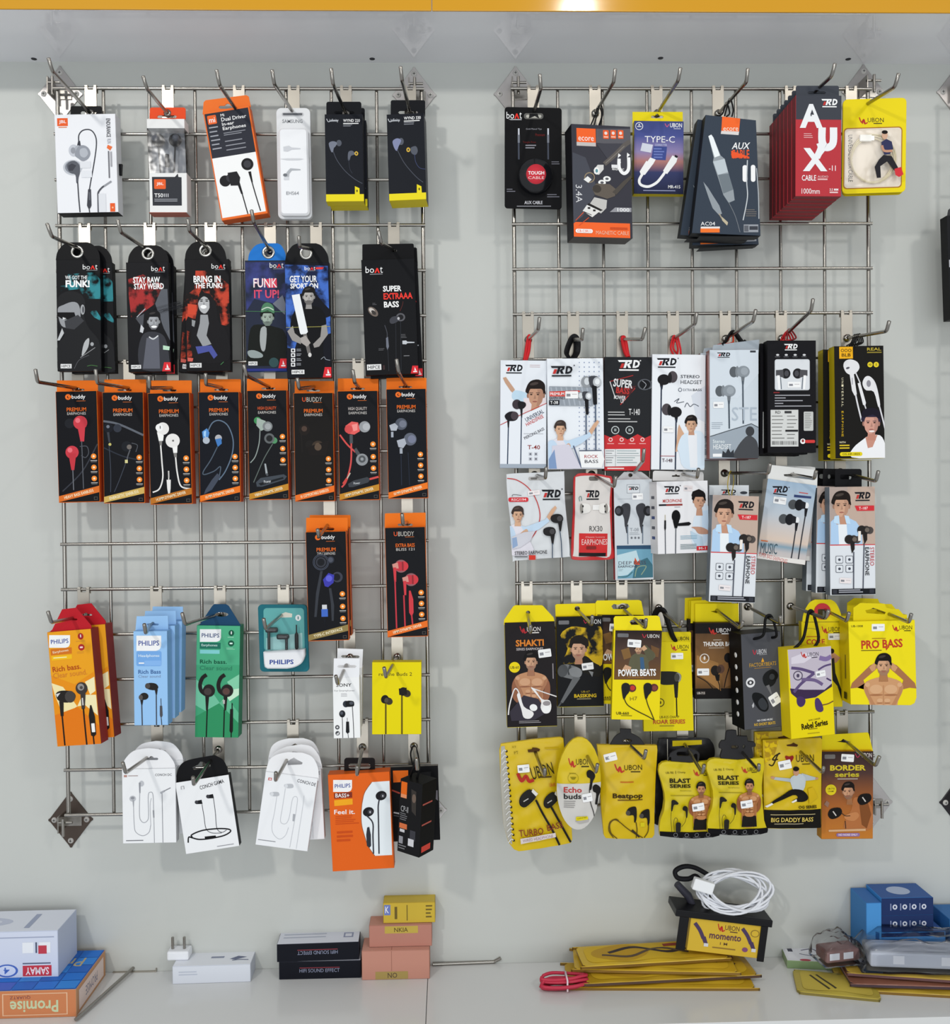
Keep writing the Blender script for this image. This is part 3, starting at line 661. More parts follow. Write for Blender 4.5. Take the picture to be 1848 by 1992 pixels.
def logo_rd(p, x0, y0, x1, y1, c='20222a', sub=True, red='b8322f'):
    w, h = x1-x0, y1-y0; b = y0+.72*h
    p.P([(x0, y0), (x0+.62*w, y0), (x0+.66*w, y0+.06*h), (x0+.62*w, y0+.17*h), (x0+.05*w, y0+.17*h)], c)
    p.P([(x0+.17*w, y0+.3*h), (x0+.30*w, y0+.3*h), (x0+.22*w, b), (x0+.09*w, b)], red)
    p.P([(x0+.34*w, y0+.17*h), (x0+.45*w, y0+.17*h), (x0+.36*w, b), (x0+.25*w, b)], c); p.line([(x0+.5*w, y0+.1*h), (x0+.6*w, y0+.22*h), (x0+.46*w, y0+.40*h)], w*.07, c)
    p.P([(x0+.40*w, y0+.38*h), (x0+.52*w, y0+.38*h), (x0+.60*w, b), (x0+.48*w, b)], c)
    p.T('D', x0+.66*w, y0, x1, b, c, bold=.05, shear=.18)
    if sub: p.lines(x0+.05*w, y0+.84*h, x0+.95*w, y1, 1, c, .8, False)
def logo_boat(p, x0, y0, x1, y1):
    w, h = x1-x0, y1-y0; p.T('bo', x0, y0, x0+.5*w, y0+.82*h, WH, bold=0); p.P([(x0+.52*w, y0+.82*h), (x0+.64*w, y0+.2*h), (x0+.72*w, y0+.2*h), (x0+.84*w, y0+.82*h), (x0+.75*w, y0+.82*h), (x0+.68*w, y0+.45*h), (x0+.61*w, y0+.82*h)], 'e03028')
    p.T('t', x0+.85*w, y0+.05*h, x1, y0+.82*h, WH, bold=0); p.R(x0+.25*w, y0+.93*h, x1, y1, 'a0a0a4')
def stamp(p, x0, y0, x1, y1): p.R(x0, y0, x1, y1, 'dcdcdc'); p.T('HIPCE', x0+(x1-x0)*.08, y0+(y1-y0)*.2, x0+(x1-x0)*.92, y1-(y1-y0)*.2, '2a2a2c')
def sail(p, x0, y0, x1, y1):
    p.P([(x0+(x1-x0)*.22, y0), (x1, y0), (x1, y1), (x0, y1)], 'd02c34'); w = x1-x0; h = y1-y0
    p.P([(x0+.55*w, y0+.18*h), (x0+.76*w, y0+.62*h), (x0+.5*w, y0+.62*h)], WH); p.R(x0+.34*w, y0+.68*h, x0+.86*w, y0+.82*h, WH)
def splash(p, pts, m): p.P(pts, m)
def dots3(p, xs, ys, r, c, c2=WH):
    for x, y in zip(xs, ys): p.E(x, y, r, r, c); p.E(x, y, r*.38, r*.45, c2); p.R(x-r, y+r*1.25, x+r, y+r*1.4, 'c8c8c8'); p.R(x-r*.8, y+r*1.6, x+r*.8, y+r*1.72, '9a9a9a')
def dome_top(x0, x1, yb, yt, fx0, fx1):          # round-shouldered tab outline
    return [(x1, yb)] + spline([(x1, yb), (x1-(x1-fx1)*.12, yb-(yb-yt)*.45), (x1-(x1-fx1)*.55, yb-(yb-yt)*.86), (fx1, yt)], 4)[1:] + spline([(fx0, yt), (x0+(fx0-x0)*.55, yb-(yb-yt)*.86), (x0+(fx0-x0)*.12, yb-(yb-yt)*.45), (x0, yb)], 4)
def eyelet(p, x, y, ri, ro, off, c='b9b7b2'):
    cx, cy = p.Lz(x, y, off); k = p.k()[0]; m = Mesh(); m.lathe([(ri*k, .0012), (ri*k, -.0008), ((ri+ro)/2*k, -.0016), (ro*k, -.0006), (ro*k, .0)], mat(c, 'steel'), 22, Matrix.Translation((cx, off, cy))); p.piece('eyelet', m)
def strap(p, pts, r, c, flat=1.0, name='hang_loop'):      # loop from the pack over the hook rod, world points
    m = Mesh(); m.tube([p.lp(q) for q in spline(pts, 6)], r, (c, 'rubber'), 8, flat=flat); p.piece(name, m)
def up(p, x, y, off=.0): u = p.Lz(x, y, off); return p.mw @ Vector((u[0], off, u[1]))

# ================================================================== first row, packs on the grid with orange boxes
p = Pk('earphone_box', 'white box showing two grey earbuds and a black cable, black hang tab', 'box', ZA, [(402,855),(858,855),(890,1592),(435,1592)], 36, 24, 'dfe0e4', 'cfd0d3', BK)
p.part('hang_tab', [rr(528,795,762,900,14), euro(662,838,120,44)], .022, .0012, BK)
p.R(428,885,508,945,'dc5a28'); p.T('JBL',442,900,496,930,WH); p.lines(438,950,510,960,1,'d0896a',.8)
p.line([(590,1065),(592,1010),(625,975),(680,975),(715,1020),(722,1090),(705,1220),(680,1360),(670,1420)],9,'3c3e46'); p.P([(576,1095),(586,1055),(600,1055),(606,1095)],'34363e')
p.E(552,1128,38,46,'b9bcc4'); p.E(585,1132,30,44,'a2a6ae'); p.P(spline([(560,1160),(585,1100),(625,1088),(662,1108),(678,1150),(660,1190),(622,1208),(590,1190)],3,True),'8b8f98'); p.P(spline([(600,1120),(640,1110),(660,1150),(635,1180),(602,1165)],3,True),'a9adb5'); p.E(548,1128,18,24,'8d9098')
p.E(545,1255,72,58,'b4b8bf'); p.E(545,1252,58,48,'7e828b'); p.P(spline([(500,1245),(520,1215),(560,1205),(595,1240),(600,1290),(590,1330),(585,1370),(572,1368),(565,1310),(525,1295)],3,True),'54575f'); p.P([(512,1240),(540,1225),(572,1240),(545,1280),(515,1280)],'3a3c44')
p.line([(582,1360),(590,1480),(600,1590)],9,'3c3e46'); p.P([(660,1418),(682,1418),(686,1540),(676,1562),(662,1562),(652,1540)],'3c3e46'); p.R(666,1440,676,1500,'5f626a'); p.line([(668,1560),(672,1592)],8,'3c3e46')
p.line([(738,1592),(736,1480),(738,1440),(765,1405),(795,1385)],13,'4b4d55'); p.line([(780,1395),(835,1358)],14,'8e9096',False); p.line([(737,1470),(740,1592)],6,'5a5c64')
p.T('ENDURANCE',797,887,828,1028,'3a3a40',90); p.T('RUN',803,1040,832,1075,'9a9aa2',90,0); p.P([(808,1085),(842,1100),(826,1128),(800,1108)],'dc6a38'); p.lines(812,1130,822,1335,1,'6a6a70',1,False); p.lines(828,1135,840,1250,1,'9a9aa0',1,False)
p.R(826,1522,863,1586,'dc5a28'); p.E(845,1555,7,7,'f0b090'); p.R(600,1210,680,1260,'d3d5da'); p.R(610,1280,690,1330,'d6d8dd'); p.R(740,1450,795,1590,'d2d4d9')
p.part('clip', [[(884,1228),(914,1228),(910,1312),(888,1312)]], .010, .004, BK)
p.finish()

# white box with a clear window
p = Pk('earphone_box', 'white box with earbuds behind a clear window, dark label and orange tab', 'box', ZA, [(1098,890),(1380,890),(1400,1590),(1120,1590)], 38, 26, 'dddddc', 'd0cfcd', 'b5695a', poly=[(1117,1295),(1398,1295),(1402,1590),(1121,1590)])
p.part('hang_tab', [rr(1122,805,1390,900,16), euro(1250,868,150,40)], .024, .0012, 'dd4a22')
p.part('top_band', [[(1098,890),(1380,890),(1382,960),(1100,960)]], 0, .025, 'dddddc', .0004)
m = Mesh(); m.prism([[p.Lz(*q, .022) for q in ((1101,955),(1383,955),(1399,1300),(1117,1300))]], .022, .0245, '7d8086'); p.piece('inner_card', m)
for x0, y0, sx in ((1185,1052,1), (1312,1050,-1)):
    m = Mesh(); u, v = p.Lz(x0, y0, .012); m.ball((u, .012, v), .0105, .008, .0105, ('2a2c31', 'plastic')); m.ball((u-sx*.003, .005, v+.001), .006, .005, .006, ('4a4d55', 'plastic'))
    u2, v2 = p.Lz(x0+(18 if sx > 0 else -8), 1300, .012); m.tube([(u, .012, v-.006), (u2, .012, v2)], .0013, ('2a2c31', 'plastic')); p.piece('earbud', m)
m = Mesh(); u, v = p.Lz(1252, 1200, .010); m.box(u-.0035, u+.0035, .007, .013, v-.012, v+.010, ('222428', 'plastic'), .002); p.piece('inline_mic', m)
m = Mesh(); m.prism([[p.Lz(*q) for q in ((1099,960),(1382,960),(1398,1296),(1117,1296))]], .0004, .0012, clear_mat()); m.prism([[p.Lz(*q) for q in ((1099,960),(1105,960),(1123,1296),(1117,1296))]], .0012, .022, clear_mat()); m.prism([[p.Lz(*q) for q in ((1378,960),(1382,960),(1398,1296),(1394,1296))]], .0012, .022, clear_mat()); p.piece('clear_window', m)
p.P([(1138,1325),(1310,1325),(1332,1300),(1336,1325),(1360,1328),(1362,1540),(1144,1540)],'2e3036'); p.R(1154,1342,1242,1416,'dc5a28',8); p.T('JBL',1172,1366,1226,1392,WH); p.T('T50',1156,1448,1222,1478,WH); p.T('III',1228,1450,1262,1476,'c8c8cc',bold=0); p.lines(1156,1490,1330,1516,2,'a0a2a8',.4,False)
p.finish()

p = Pk('earphone_box', 'tilted black and white box in an orange frame with two black earphones', 'box', PX, [(395,219),(484,204),(521,415),(431,428.5)], 40, 24, 'e06a2a', 'd25a1c', 'd25a1c', n=True)
p.part('hang_tab', [[(394,222),(396,199),(400,195),(479,185),(484,188),(488,208)], euro(443,207,36,11)], .018, .0012, 'e2702c')
p.R(2.5,2,97,98,'e8e9ec'); p.R(2.5,2,97,43,'2b2d36'); p.R(7,4,26,12,'e2622a',2); p.T('mi',10,6,23,10.5,WH)
p.T('Mi',36,4,44,6.5,WH); p.T('Dual Driver',36,7.5,90,11,WH); p.T('In-ear',36,12,62,15,WH); p.T('Earphones',36,16,86,20,WH); p.lines(36,21.5,86,25,2,'8a8c94',.4); p.lines(7,14.5,27,38,6,'9a9ca4',.28); p.lines(36,29,80,41,3,'8a8c94',.22)
p.C = None
def circ(p, x, y, r, c): kx, ky = p.k(); cx, cy = p.L(x, y); p._poly(ell(cx, cy, r*kx, r*kx), c)
circ(p,75,53,13,'26262a'); circ(p,75,53,8,'3a3a40'); circ(p,22,65,12,'26262a'); circ(p,34,63,9,'34343a'); p.P([(30,58),(50,58),(55,64),(50,71),(32,70)],'2b2b30'); p.P([(46,68),(52,68),(55,79),(51,79)],'26262a'); p.P([(74,60),(80,60),(80,70),(77,70)],'26262a'); p.line([(53,78),(58,98)],2.2,'2b2b30'); p.line([(78,69),(82,84),(86,97)],2.2,'2b2b30')
p.finish()

p = Pk('earphone_blister', 'all-white rounded blister pack with a long raised lid', 'blister pack', ZB, [(372,808),(628,808),(645,1640),(388,1640)], 26, 9, 'd7d8da', body='backing_card', poly=[(x+(y-808)*.018, y) for x, y in rr(374,808,628,1640,38,6)])
m = Mesh(); lid = [(x+(y-955)*.02, y) for x, y in rr(388,955,612,1612,34,6)]; m.prism([[p.Lz(*q, -.012) for q in lid]], -.012, .0, ('e2e3e6', 'plastic'), None, None, .003); p.piece('raised_lid', m)
p.lay = 620
p.P([(438,1120),(480,1112),(500,1125),(565,1130),(565,1137),(500,1140),(470,1155),(440,1152)],'c3c5ca'); p.P([(412,1210),(470,1206),(560,1206),(590,1211),(560,1218),(470,1220)],'c6c8cc'); p.P([(450,1330),(470,1300),(490,1280),(565,1286),(565,1294),(500,1296),(482,1320),(478,1350),(450,1350)],'a8abb0'); p.E(452,1330,16,12,'6d7076'); p.R(442,1345,480,1366,'c9cbd0'); p.T('EHS64',460,1452,553,1477,'808388',bold=0)
p.lay = 0
p.part('slot_rim', [rr(416,842,580,870,13), rr(422,847,574,865,9)], -.0006, .0008, 'b9babd'); p.R(424,848,572,864,'5f6166',8); p.T('SAMSUNG',420,895,572,922,'74777c')
p.finish()

p = Pk('earphone_box', 'front black box with a yellow base band hanging before its twin', 'box', ZB, [(738,855),(1018,855),(1035,1508),(748,1508)], 60, 24, '23262e', '1d2028', 'd8c41e')
p.part('hang_tab', [rr(750,762,1012,880,16), euro(884,838,156,40)], .022, .0012, '1c1e24')
def inf(p, d, eye):
    p.line([(752+d,890),(765+d,912),(790+d,905),(838+d,905)],5,'b9bcc2'); p.T('infinity',772+d,890,842+d,918,'b9bcc2',bold=0); p.T('WYND 220',876+d,892,1002+d,914,WH); p.R(876+d,922,992+d,928,WH); p.lines(876+d,934,955+d,952,2,'8e9198',.35)
inf(p,0,0)
p.E(845,1072,20,24,'50545e'); p.P(spline([(768,1075),(800,1058),(830,1070),(820,1095),(806,1110),(800,1138),(786,1135)],3,True),'6f7482'); p.line([(800,1130),(830,1200),(890,1280),(960,1340),(1020,1375)],5,'474b55'); p.P(spline([(915,1140),(945,1130),(965,1155),(935,1168),(925,1200),(912,1198)],3,True),'5a5e6a'); p.E(975,1150,14,16,'c9a53e'); p.E(975,1150,6,8,'3a3a3e'); p.line([(918,1190),(925,1260),(945,1300)],4,'333640')
p.R(746,1455,1036,1508,'dccb22'); p.P([(964,1395),(998,1410),(1000,1460),(964,1460)],'dccb22'); p.E(980,1430,6,10,'5a5420')
p.finish(); p.behind('second black box with a yellow base band, hidden behind its twin', 3.5, 0, 25)
p = Pk('earphone_box', 'single black box with a yellow base band and side stripes beside the shiny bracket', 'box', ZB, [(1200,858),(1478,845),(1500,1495),(1222,1500)], 60, 40, '23262e', '34363c', 'd8c41e', yaw=-4)
p.part('hang_tab', [rr(1232,750,1490,880,14), euro(1362,835,150,44)], .036, .0012, '1c1e24')
p.line([(1212,890),(1225,912),(1250,905),(1300,905)],5,'b9bcc2'); p.T('infinity',1232,888,1300,916,'b9bcc2',bold=0); p.T('WYND 330',1332,872,1456,895,WH); p.R(1332,902,1448,908,WH); p.lines(1332,915,1410,940,2,'8e9198',.35)
p.E(1310,1060,20,26,'50545e'); p.P(spline([(1248,1055),(1280,1036),(1310,1050),(1300,1080),(1290,1100),(1280,1130),(1265,1120),(1250,1085)],3,True),'7a80a0'); p.line([(1280,1120),(1330,1215),(1390,1290),(1440,1340),(1475,1365)],5,'474b55'); p.E(1364,1122,14,17,'c9a53e'); p.E(1364,1122,6,8,'3a3a3e'); p.P(spline([(1380,1110),(1420,1095),(1435,1130),(1420,1160),(1390,1150)],3,True),'50545e'); p.line([(1410,1155),(1420,1215),(1450,1258),(1498,1268)],4,'3c4464')
p.R(1223,1448,1500,1498,'dccb22'); p.P([(1428,1380),(1462,1396),(1466,1455),(1428,1455)],'dccb22'); p.E(1446,1416,6,10,'5a5420'); p.finish()

# ================================================================== first row, other grid
p = Pk('cable_card', 'black hanging card with a round cable case and red centre', 'blister pack', ZC, [(315,800),(740,812),(745,1565),(318,1560)], 28, 2.5, '141417', body='backing_card', poly=[(x, y+(x-315)*.02) for x, y in rr(315,800,742,1558,22)])
p.R(458,848,605,892,'63625f',20); p.R(475,860,590,882,'b9b7ae',10); p.P([(500,850),(560,850),(575,890),(540,870),(495,888)],'2a2a2c')
logo_boat(p,328,838,442,900); p.R(345,892,442,896,'a0a0a4'); p.T('Gold Plated Tips',474,960,592,976,'8f8f96',bold=0); p.T('Premium',545,1000,615,1020,'70201e',bold=0); p.T('Tangle Free',450,1058,548,1076,'641c1c',bold=0); p.lines(470,1085,572,1122,2,'84848c',.45)
for x in (420,640): p.R(x-6,962,x+6,1010,'b9bdc6'); p.R(x-8,1010,x+8,1070,'6e727c'); p.R(x-6,1070,x+6,1195,'434854')
p.lines(665,1210,735,1240,2,'6f6f78',.4); p.lines(330,1415,395,1446,2,'6f6f78',.4); p.lines(632,1455,735,1488,2,'6f6f78',.4); p.T('AUX CABLE',462,1505,598,1530,'c8c8ce'); p.R(405,1542,662,1548,'8a8a90')
m = Mesh(); u, v = p.Lz(548,1312,-.012); k = p.k()[0]; m.lathe([(.0001,-.017),(.075*1000*k,-.0172),(.078*1000*k,-.0165),(122*k,-.014),(130*k,-.010),(131*k,0)], ('1e1f23', 'gloss'), 40, Matrix.Translation((u, 0, v))); p.piece('cable_case', m)
m = Mesh(); m.lathe([(.0001,-.01735),(74*k,-.01735),(74*k,-.0170)], 'c23440', 36, Matrix.Translation((u, 0, v)))
vs, fs = text_mesh('TOUGH', .02); m.add([(u+a*120*k, -.0175, v+.002+b*26*k) for a, b in vs], fs, 'f0e8e8'); vs, fs = text_mesh('CABLE', 0); m.add([(u+a*118*k, -.0175, v-.006+b*20*k) for a, b in vs], fs, 'e8c4c4'); p.piece('case_sticker', m)
p.finish()

p = Pk('cable_box', 'dark box with an orange base showing a magnetic charging cable plug', 'box', ZC, [(822,938),(1262,938),(1266,1778),(824,1778)], 66, 38, '35353d', '26262b', '4a4644', yaw=9)
p.R(822,1668,1266,1778,'e8622c'); p.P([(1000,965),(1255,965),(1258,1070),(1180,1085),(1000,1070)],'57565c'); p.R(850,962,1000,1094,'e8602a'); p.R(850,1066,1000,1094,'b9b4b2'); p.T('ecore',864,1025,984,1055,WH,bold=.0)
for x in (1050,1105,1160): p.R(x,975,x+45,1040,'dd5a2c',6); p.E(x+22,998,12,12,'d8d0cc'); p.R(x+6,1022,x+40,1030,'f0c4b0')
p.P([(822,1140),(920,1180),(1010,1420),(900,1620),(822,1680)],'44464f'); p.P([(1000,1075),(1260,1075),(1263,1300),(1120,1240)],'3f3f47')
p.line([(1060,1230),(1130,1170),(1210,1090),(1255,1060)],34,'5a5552'); p.line([(1070,1222),(1140,1160),(1210,1095)],6,'7a746e')
p.P([(980,1275),(1010,1235),(1055,1235),(1055,1270),(1020,1310),(985,1300)],'c9c8c6'); p.E(1003,1280,22,28,'e0e0de'); p.E(1003,1280,10,14,'5a8a94'); p.ring(950,1330,36,8,'8a7a62'); p.P([(905,1345),(935,1320),(965,1345),(940,1370)],'dcdcda')
p.E(1080,1340,30,20,'e4e4e2'); p.E(1080,1340,14,9,'55555a'); p.E(1043,1368,30,20,'e4e4e2'); p.E(1043,1368,14,9,'55555a')
p.P([(968,1410),(1000,1375),(1100,1380),(1150,1420),(1140,1470),(1080,1490),(990,1460)],'5d554d'); p.E(1005,1415,34,30,'3e3934'); p.P([(1120,1440),(1200,1360),(1262,1310),(1262,1335),(1150,1460)],'4a4540')
p.P([(940,1545),(985,1478),(1080,1500),(1075,1560),(1035,1600)],'b9b7b4'); p.P([(898,1580),(930,1535),(1030,1580),(970,1628)],'d6d5d3'); p.P([(930,1535),(945,1522),(1050,1575),(1030,1582)],'2c2a2a'); p.R(935,1552,955,1566,'2a2828'); p.R(975,1570,995,1584,'2a2828'); p.line([(905,1585),(965,1612)],5,'3a3838',False)
p.line([(845,1652),(905,1590)],5,'d05030',False); p.line([(870,1690),(945,1630)],5,'d05030',False)
p.line([(1170,1190),(1172,1260),(1205,1300),(1240,1270),(1242,1180)],26,'e6e6e8'); p.P([(1165,1150),(1185,1165),(1160,1185)],WH); p.P([(1230,1145),(1252,1162),(1228,1182)],WH); p.R(1112,1235,1165,1260,'d8d8da'); p.T('MAGNETIC',1116,1262,1210,1278,WH); p.E(1175,1218,9,9,WH)
p.T('3.4A',845,1385,895,1518,'c9c9cc',90,0); p.P([(1100,1590),(1140,1555),(1262,1558),(1262,1590)],'8c8c92'); p.T('1000',1155,1560,1250,1586,WH); p.R(842,1716,976,1746,'f3efec',14); p.T('CB-CSR11',855,1722,962,1740,'d8522a'); p.T('MAGNETIC CABLE',990,1732,1252,1760,'f0b89c',bold=0); p.lines(1100,1705,1245,1725,2,'c04a24',.5)
r_ = rod(8, 40); 
strap(p, [up(p,960,938,.02), r_+Vector((-.006,0,-.012)), r_+Vector((0,.002,.0035)), r_+Vector((.005,0,-.012)), up(p,1020,938,.02)], .0011, '1c1c1f')
r_ = rod(8, 52); strap(p, [up(p,985,938,.012), r_+Vector((-.004,0,-.010)), r_+Vector((0,.002,.0035)), r_+Vector((.004,0,-.012)), up(p,1030,938,.012)], .0011, '1c1c1f')
p.finish()

p = Pk('adapter_pack', 'purple adapter pack with a white pigtail cable on a yellow card', 'box', ZC, [(1285,905),(1656,908),(1652,1455),(1283,1450)], 40, 14, fade_mat('dusk', [(0,'20243c'),(.3,'343a60'),(.45,'a8746e'),(.58,'8a7ea8'),(.8,'47508c'),(1,'3a4478')], hi=.12), 'c9b40f')
p.part('hang_card', [[(1272,838),(1648,838),(1652,1470),(1276,1470)], euro(1457,870,95,38)], .013, .0012, 'ddcb1a')
p.ring(1322,945,27,5,WH); p.R(1306,945,1338,951,WH); p.P([(1314,940),(1322,925),(1330,940)],WH); p.T('UBON',1552,922,1643,955,WH); p.line([(1515,925),(1530,950),(1545,930)],6,'c05a80'); p.lines(1580,962,1640,968,1,'c8c8d8',.8)
p.T('TYPE-C',1362,1020,1590,1068,WH,bold=0); p.T('CONNECTOR',1440,1078,1530,1094,'b8c0e0'); p.P([(1430,1095),(1530,1100),(1520,1200),(1410,1195)],'3d4a88'); p.lines(1430,1110,1515,1195,4,'6a78b4',.45)
p.P([(1330,1130),(1345,1070),(1425,1085),(1410,1145)],'c9ccd8'); p.P([(1380,1215),(1405,1180),(1445,1195),(1425,1232)],'eceef2'); p.P([(1325,1285),(1375,1205),(1425,1230),(1365,1310),(1335,1310)],'eef0f4'); p.P([(1500,1280),(1570,1165),(1610,1180),(1600,1215),(1530,1305)],'e9ecf1'); p.P([(1590,1160),(1612,1170),(1606,1185),(1586,1176)],'2a2a34')
p.line([(1345,1305),(1322,1350),(1335,1385),(1390,1398),(1450,1370),(1490,1325),(1515,1290)],20,'eef0f4'); p.T('MR-415',1538,1388,1630,1412,WH); p.lines(1350,1425,1630,1436,1,'8a90b0',.6)
p.finish()

p = Pk('cable_box', 'front dark blue box with a large silver jack plug and orange square', 'box', ZD, [(18,860),(395,900),(430,1765),(-85,1745)], 88, 22, '343d49', '26282d', '2c2c30', poly='quad')
p.P([(142,872),(277,880),(268,985),(135,980)],'e8642c'); p.P([(135,980),(268,985),(264,1012),(131,1003)],'cfcac8'); p.T('ecore',150,955,262,980,'f4d8c8',bold=0)
p.P([(38,1020),(60,1008),(76,1030),(130,1165),(160,1190),(190,1300),(225,1420),(235,1500),(190,1520),(150,1460),(120,1360),(72,1215),(78,1180)],'8d949a'); p.P([(38,1020),(60,1008),(76,1030),(125,1165),(85,1180)],'dfe4e6'); p.P([(74,1210),(160,1190),(185,1290),(110,1310)],'b3bcc2'); p.P([(110,1310),(190,1300),(225,1420),(150,1450)],'6c757c'); p.line([(190,1515),(240,1620),(275,1740)],5,'6d7278')
p.P([(0,1362),(35,1405),(75,1470),(120,1540),(140,1600),(118,1612),(70,1560),(40,1480)],'8b9298'); p.line([(118,1600),(150,1650),(182,1680)],10,'9a9080'); p.P([(140,1625),(185,1665),(178,1690),(140,1650)],'b5aa90')
p.T('AUX',212,1068,352,1118,WH,shear=.25); p.T('CABLE',208,1122,345,1188,'e0542c'); p.P([(208,1130),(214,1186)]+[(345,1175)]*1,'e0542c'); p.R(294,1238,330,1362,WH,16); p.R(356,1236,390,1362,WH,16); p.line([(330,1200),(325,1360),(330,1480),(298,1650)],8,'b9bec2'); p.line([(398,1260),(412,1450),(416,1640)],7,'a9aeb2'); p.lines(318,1570,400,1630,4,'77706a',.3)
p.R(302,1682,412,1740,'8e9299'); p.R(345,1695,408,1722,'3a3d44'); p.R(306,1690,338,1735,'5a5d64'); p.T('AC04',-20,1662,88,1690,WH,bold=0); p.R(-20,1698,124,1712,'d8d6d4'); p.R(-22,1712,122,1742,'e8702c')
for k in (0, 1):
    r_ = rod(10, 55+18*k); strap(p, [up(p,120+40*k,868,.015), r_+Vector((-.006,0,-.014)), r_+Vector((0,.001,.0035)), r_+Vector((.005,0,-.014)), up(p,175+40*k,872,.012)], .0013, '17171a')
p.finish(); p.behind('dark blue cable box directly behind the one with the silver jack plug', -6, 2, 26, 2, group='dark blue boxes behind the jack plug box'); p.behind('dark blue cable box nearest the grid, last behind the silver jack plug', 4, -3, 52, -3, group='dark blue boxes behind the jack plug box')

p = Pk('cable_box', 'foremost red and black box in the row, tall white letters facing out', 'box', ZD, [(693,715),(1037,715),(1030,1470),(690,1470)], 125, 15.5, 'ae333b', '6e2228', '7d2c30')
p.part('hang_tab', [rr(695,642,1016,760,14), euro(850,690,140,34)], .013, .0012, '3c4048')
p.R(693,715,1037,895,'3a3d45'); logo_rd(p,885,742,1005,806,'eeeeee'); p.T('A',722,780,895,958,'dfe0e2',bold=.05); p.P([(800,860),(815,820),(830,860)],'3a3d45'); p.line([(890,955),(890,1060),(920,1105),(970,1075),(975,955)],56,'dfe0e2'); p.T('X',745,1110,930,1282,'dfe0e2',bold=.05); p.line([(870,1070),(880,1110),(850,1180)],50,'dfe0e2')
p.T('-11',940,1240,992,1280,'e8d8d8'); p.lines(752,1000,828,1042,3,'d8a8a8',.35); p.T('CABLE',737,1312,845,1354,'efe3e3'); p.T('AUDIO',855,1316,935,1332,'e0c4c4',bold=0); p.lines(855,1338,930,1352,1,'d8a8a8',.8,False); p.T('1000mm',735,1412,872,1452,'efe3e3',bold=0); p.T('3.5 MM',945,1412,1010,1430,'efe3e3'); p.lines(945,1436,1008,1450,1,'d8b8b8',.8,False)
p.finish()
for k, n_ in enumerate(('second','third','fourth','fifth','sixth','last'), 1): p.behind('red and black cable box, %s in the row behind the foremost one' % n_, -.6*k, -.8*k, 16.2*k, group='red and black cable boxes in one row')

p = Pk('cable_pack', 'yellow pack with a coiled cream cable and a kicking man in black', 'blister pack', ZD, [(1046,742),(1506,726),(1520,1425),(1034,1452)], 66, 3, 'e2cd18', body='backing_card', poly=[(x-(y-726)*.012, y-(x-1046)*.03) for x, y in rr(1048,745,1524,1452,34)])
p.part('back_card', [[(x-(y-726)*.012, y+18-(x-1046)*.03) for x, y in rr(1050,820,1500,1452,30)]], .010, .0015, 'c9b312')
logo_ud(p,1168,876,1352,930,'3f3a1c'); p.P([(x-(y-945)*.012, y-(x-1055)*.03) for x, y in rr(1052,960,1492,1418,28)],'a5722c'); p.P([(x-(y-945)*.012, y-(x-1055)*.03) for x, y in rr(1060,968,1484,1410,24)],'dccfbe')
p.T('UNIVERSAL DATA CABLE',1085,1012,1118,1362,'2e2620',90)
for q, rr_ in enumerate((172,163,154)):
    m = Mesh(); cx, cz = p.Lz(1275-4*q,1185+6*q,-.006); k = p.k()[0]; m.tube([(cx+rr_*k*math.cos(a), -.004-.0012*(q % 2), cz+rr_*1.05*k*math.sin(a)) for a in [2*PI*i/40 for i in range(41)]], .0013, ('cdbf9c', 'plastic'), 8); p.piece('cable_coil', m)
m = Mesh(); u, v = p.Lz(1215,1035,-.006); m.box(u-.010, u+.010, -.008, -.003, v-.0055, v+.0055, ('e6e2da', 'plastic'), .001); m.box(u+.010, u+.014, -.0065, -.0045, v-.003, v+.003, ('c0c0c0', 'steel')); p.piece('plug', m)
p.lay = 625
p.P([(1325,1180),(1385,1190),(1430,1270),(1440,1300),(1410,1305),(1350,1230),(1300,1265),(1305,1350),(1275,1352),(1258,1270),(1290,1215)],'2e2c33'); p.P([(1405,1285),(1455,1270),(1472,1325),(1440,1345),(1412,1330)],'c8323a'); p.P([(1308,1085),(1345,1062),(1385,1082),(1396,1135),(1370,1175),(1330,1180),(1310,1130)],'2f3254'); p.line([(1312,1110),(1330,1150),(1390,1150)],18,'b98a70'); p.E(1333,1035,22,30,'c9a188'); p.E(1333,1012,23,14,'201a18')
p.lay = 60
m = Mesh(); m.prism([[p.Lz(x-(y-945)*.012, y-(x-1055)*.03, -.012) for x, y in rr(1066,978,1480,1400,30)]], -.012, -.0112, clear_mat(), None, None, .0006); p.piece('clear_bubble', m)
p.finish()

# ================================================================== second row: round-topped boxes
teal = ramp_mat('teal_splash', '17191d', '2f7f88', 42, .46, .56); redsp = ramp_mat('red_splash', '1d1819', '9c2c2c', 40, .44, .54); firesp = ramp_mat('fire_splash', '1c1414', 'b8402c', 46, .46, .58); bluesp = ramp_mat('blue_splash', '16203e', '3f66b8', 38, .44, .56); duskb = ramp_mat('navy_splash', '1f2638', '39407c', 30, .4, .6)
def funk(name, label, Z, quad, d, c, topc, dome, eye, side=None, t=14):
    p = Pk('earphone_box', label, 'box', Z, quad, d, t, c, side or BK, group=None)
    x0, x1, yb, yt, f0, f1 = dome
    p.part('hang_tab', [dome_top(*dome), ell(eye[0], eye[1], 34, 34)], .0004, .0012, topc); eyelet(p, eye[0], eye[1], 33, 54, .0004); return p
p = funk('a', 'front black round-topped box with a man in sunglasses and teal splashes', ZE, [(288,398),(650,398),(660,1310),(303,1310)], 42, '1a1b1f', '19191c', (288,650,402,258,395,545), (462,335))
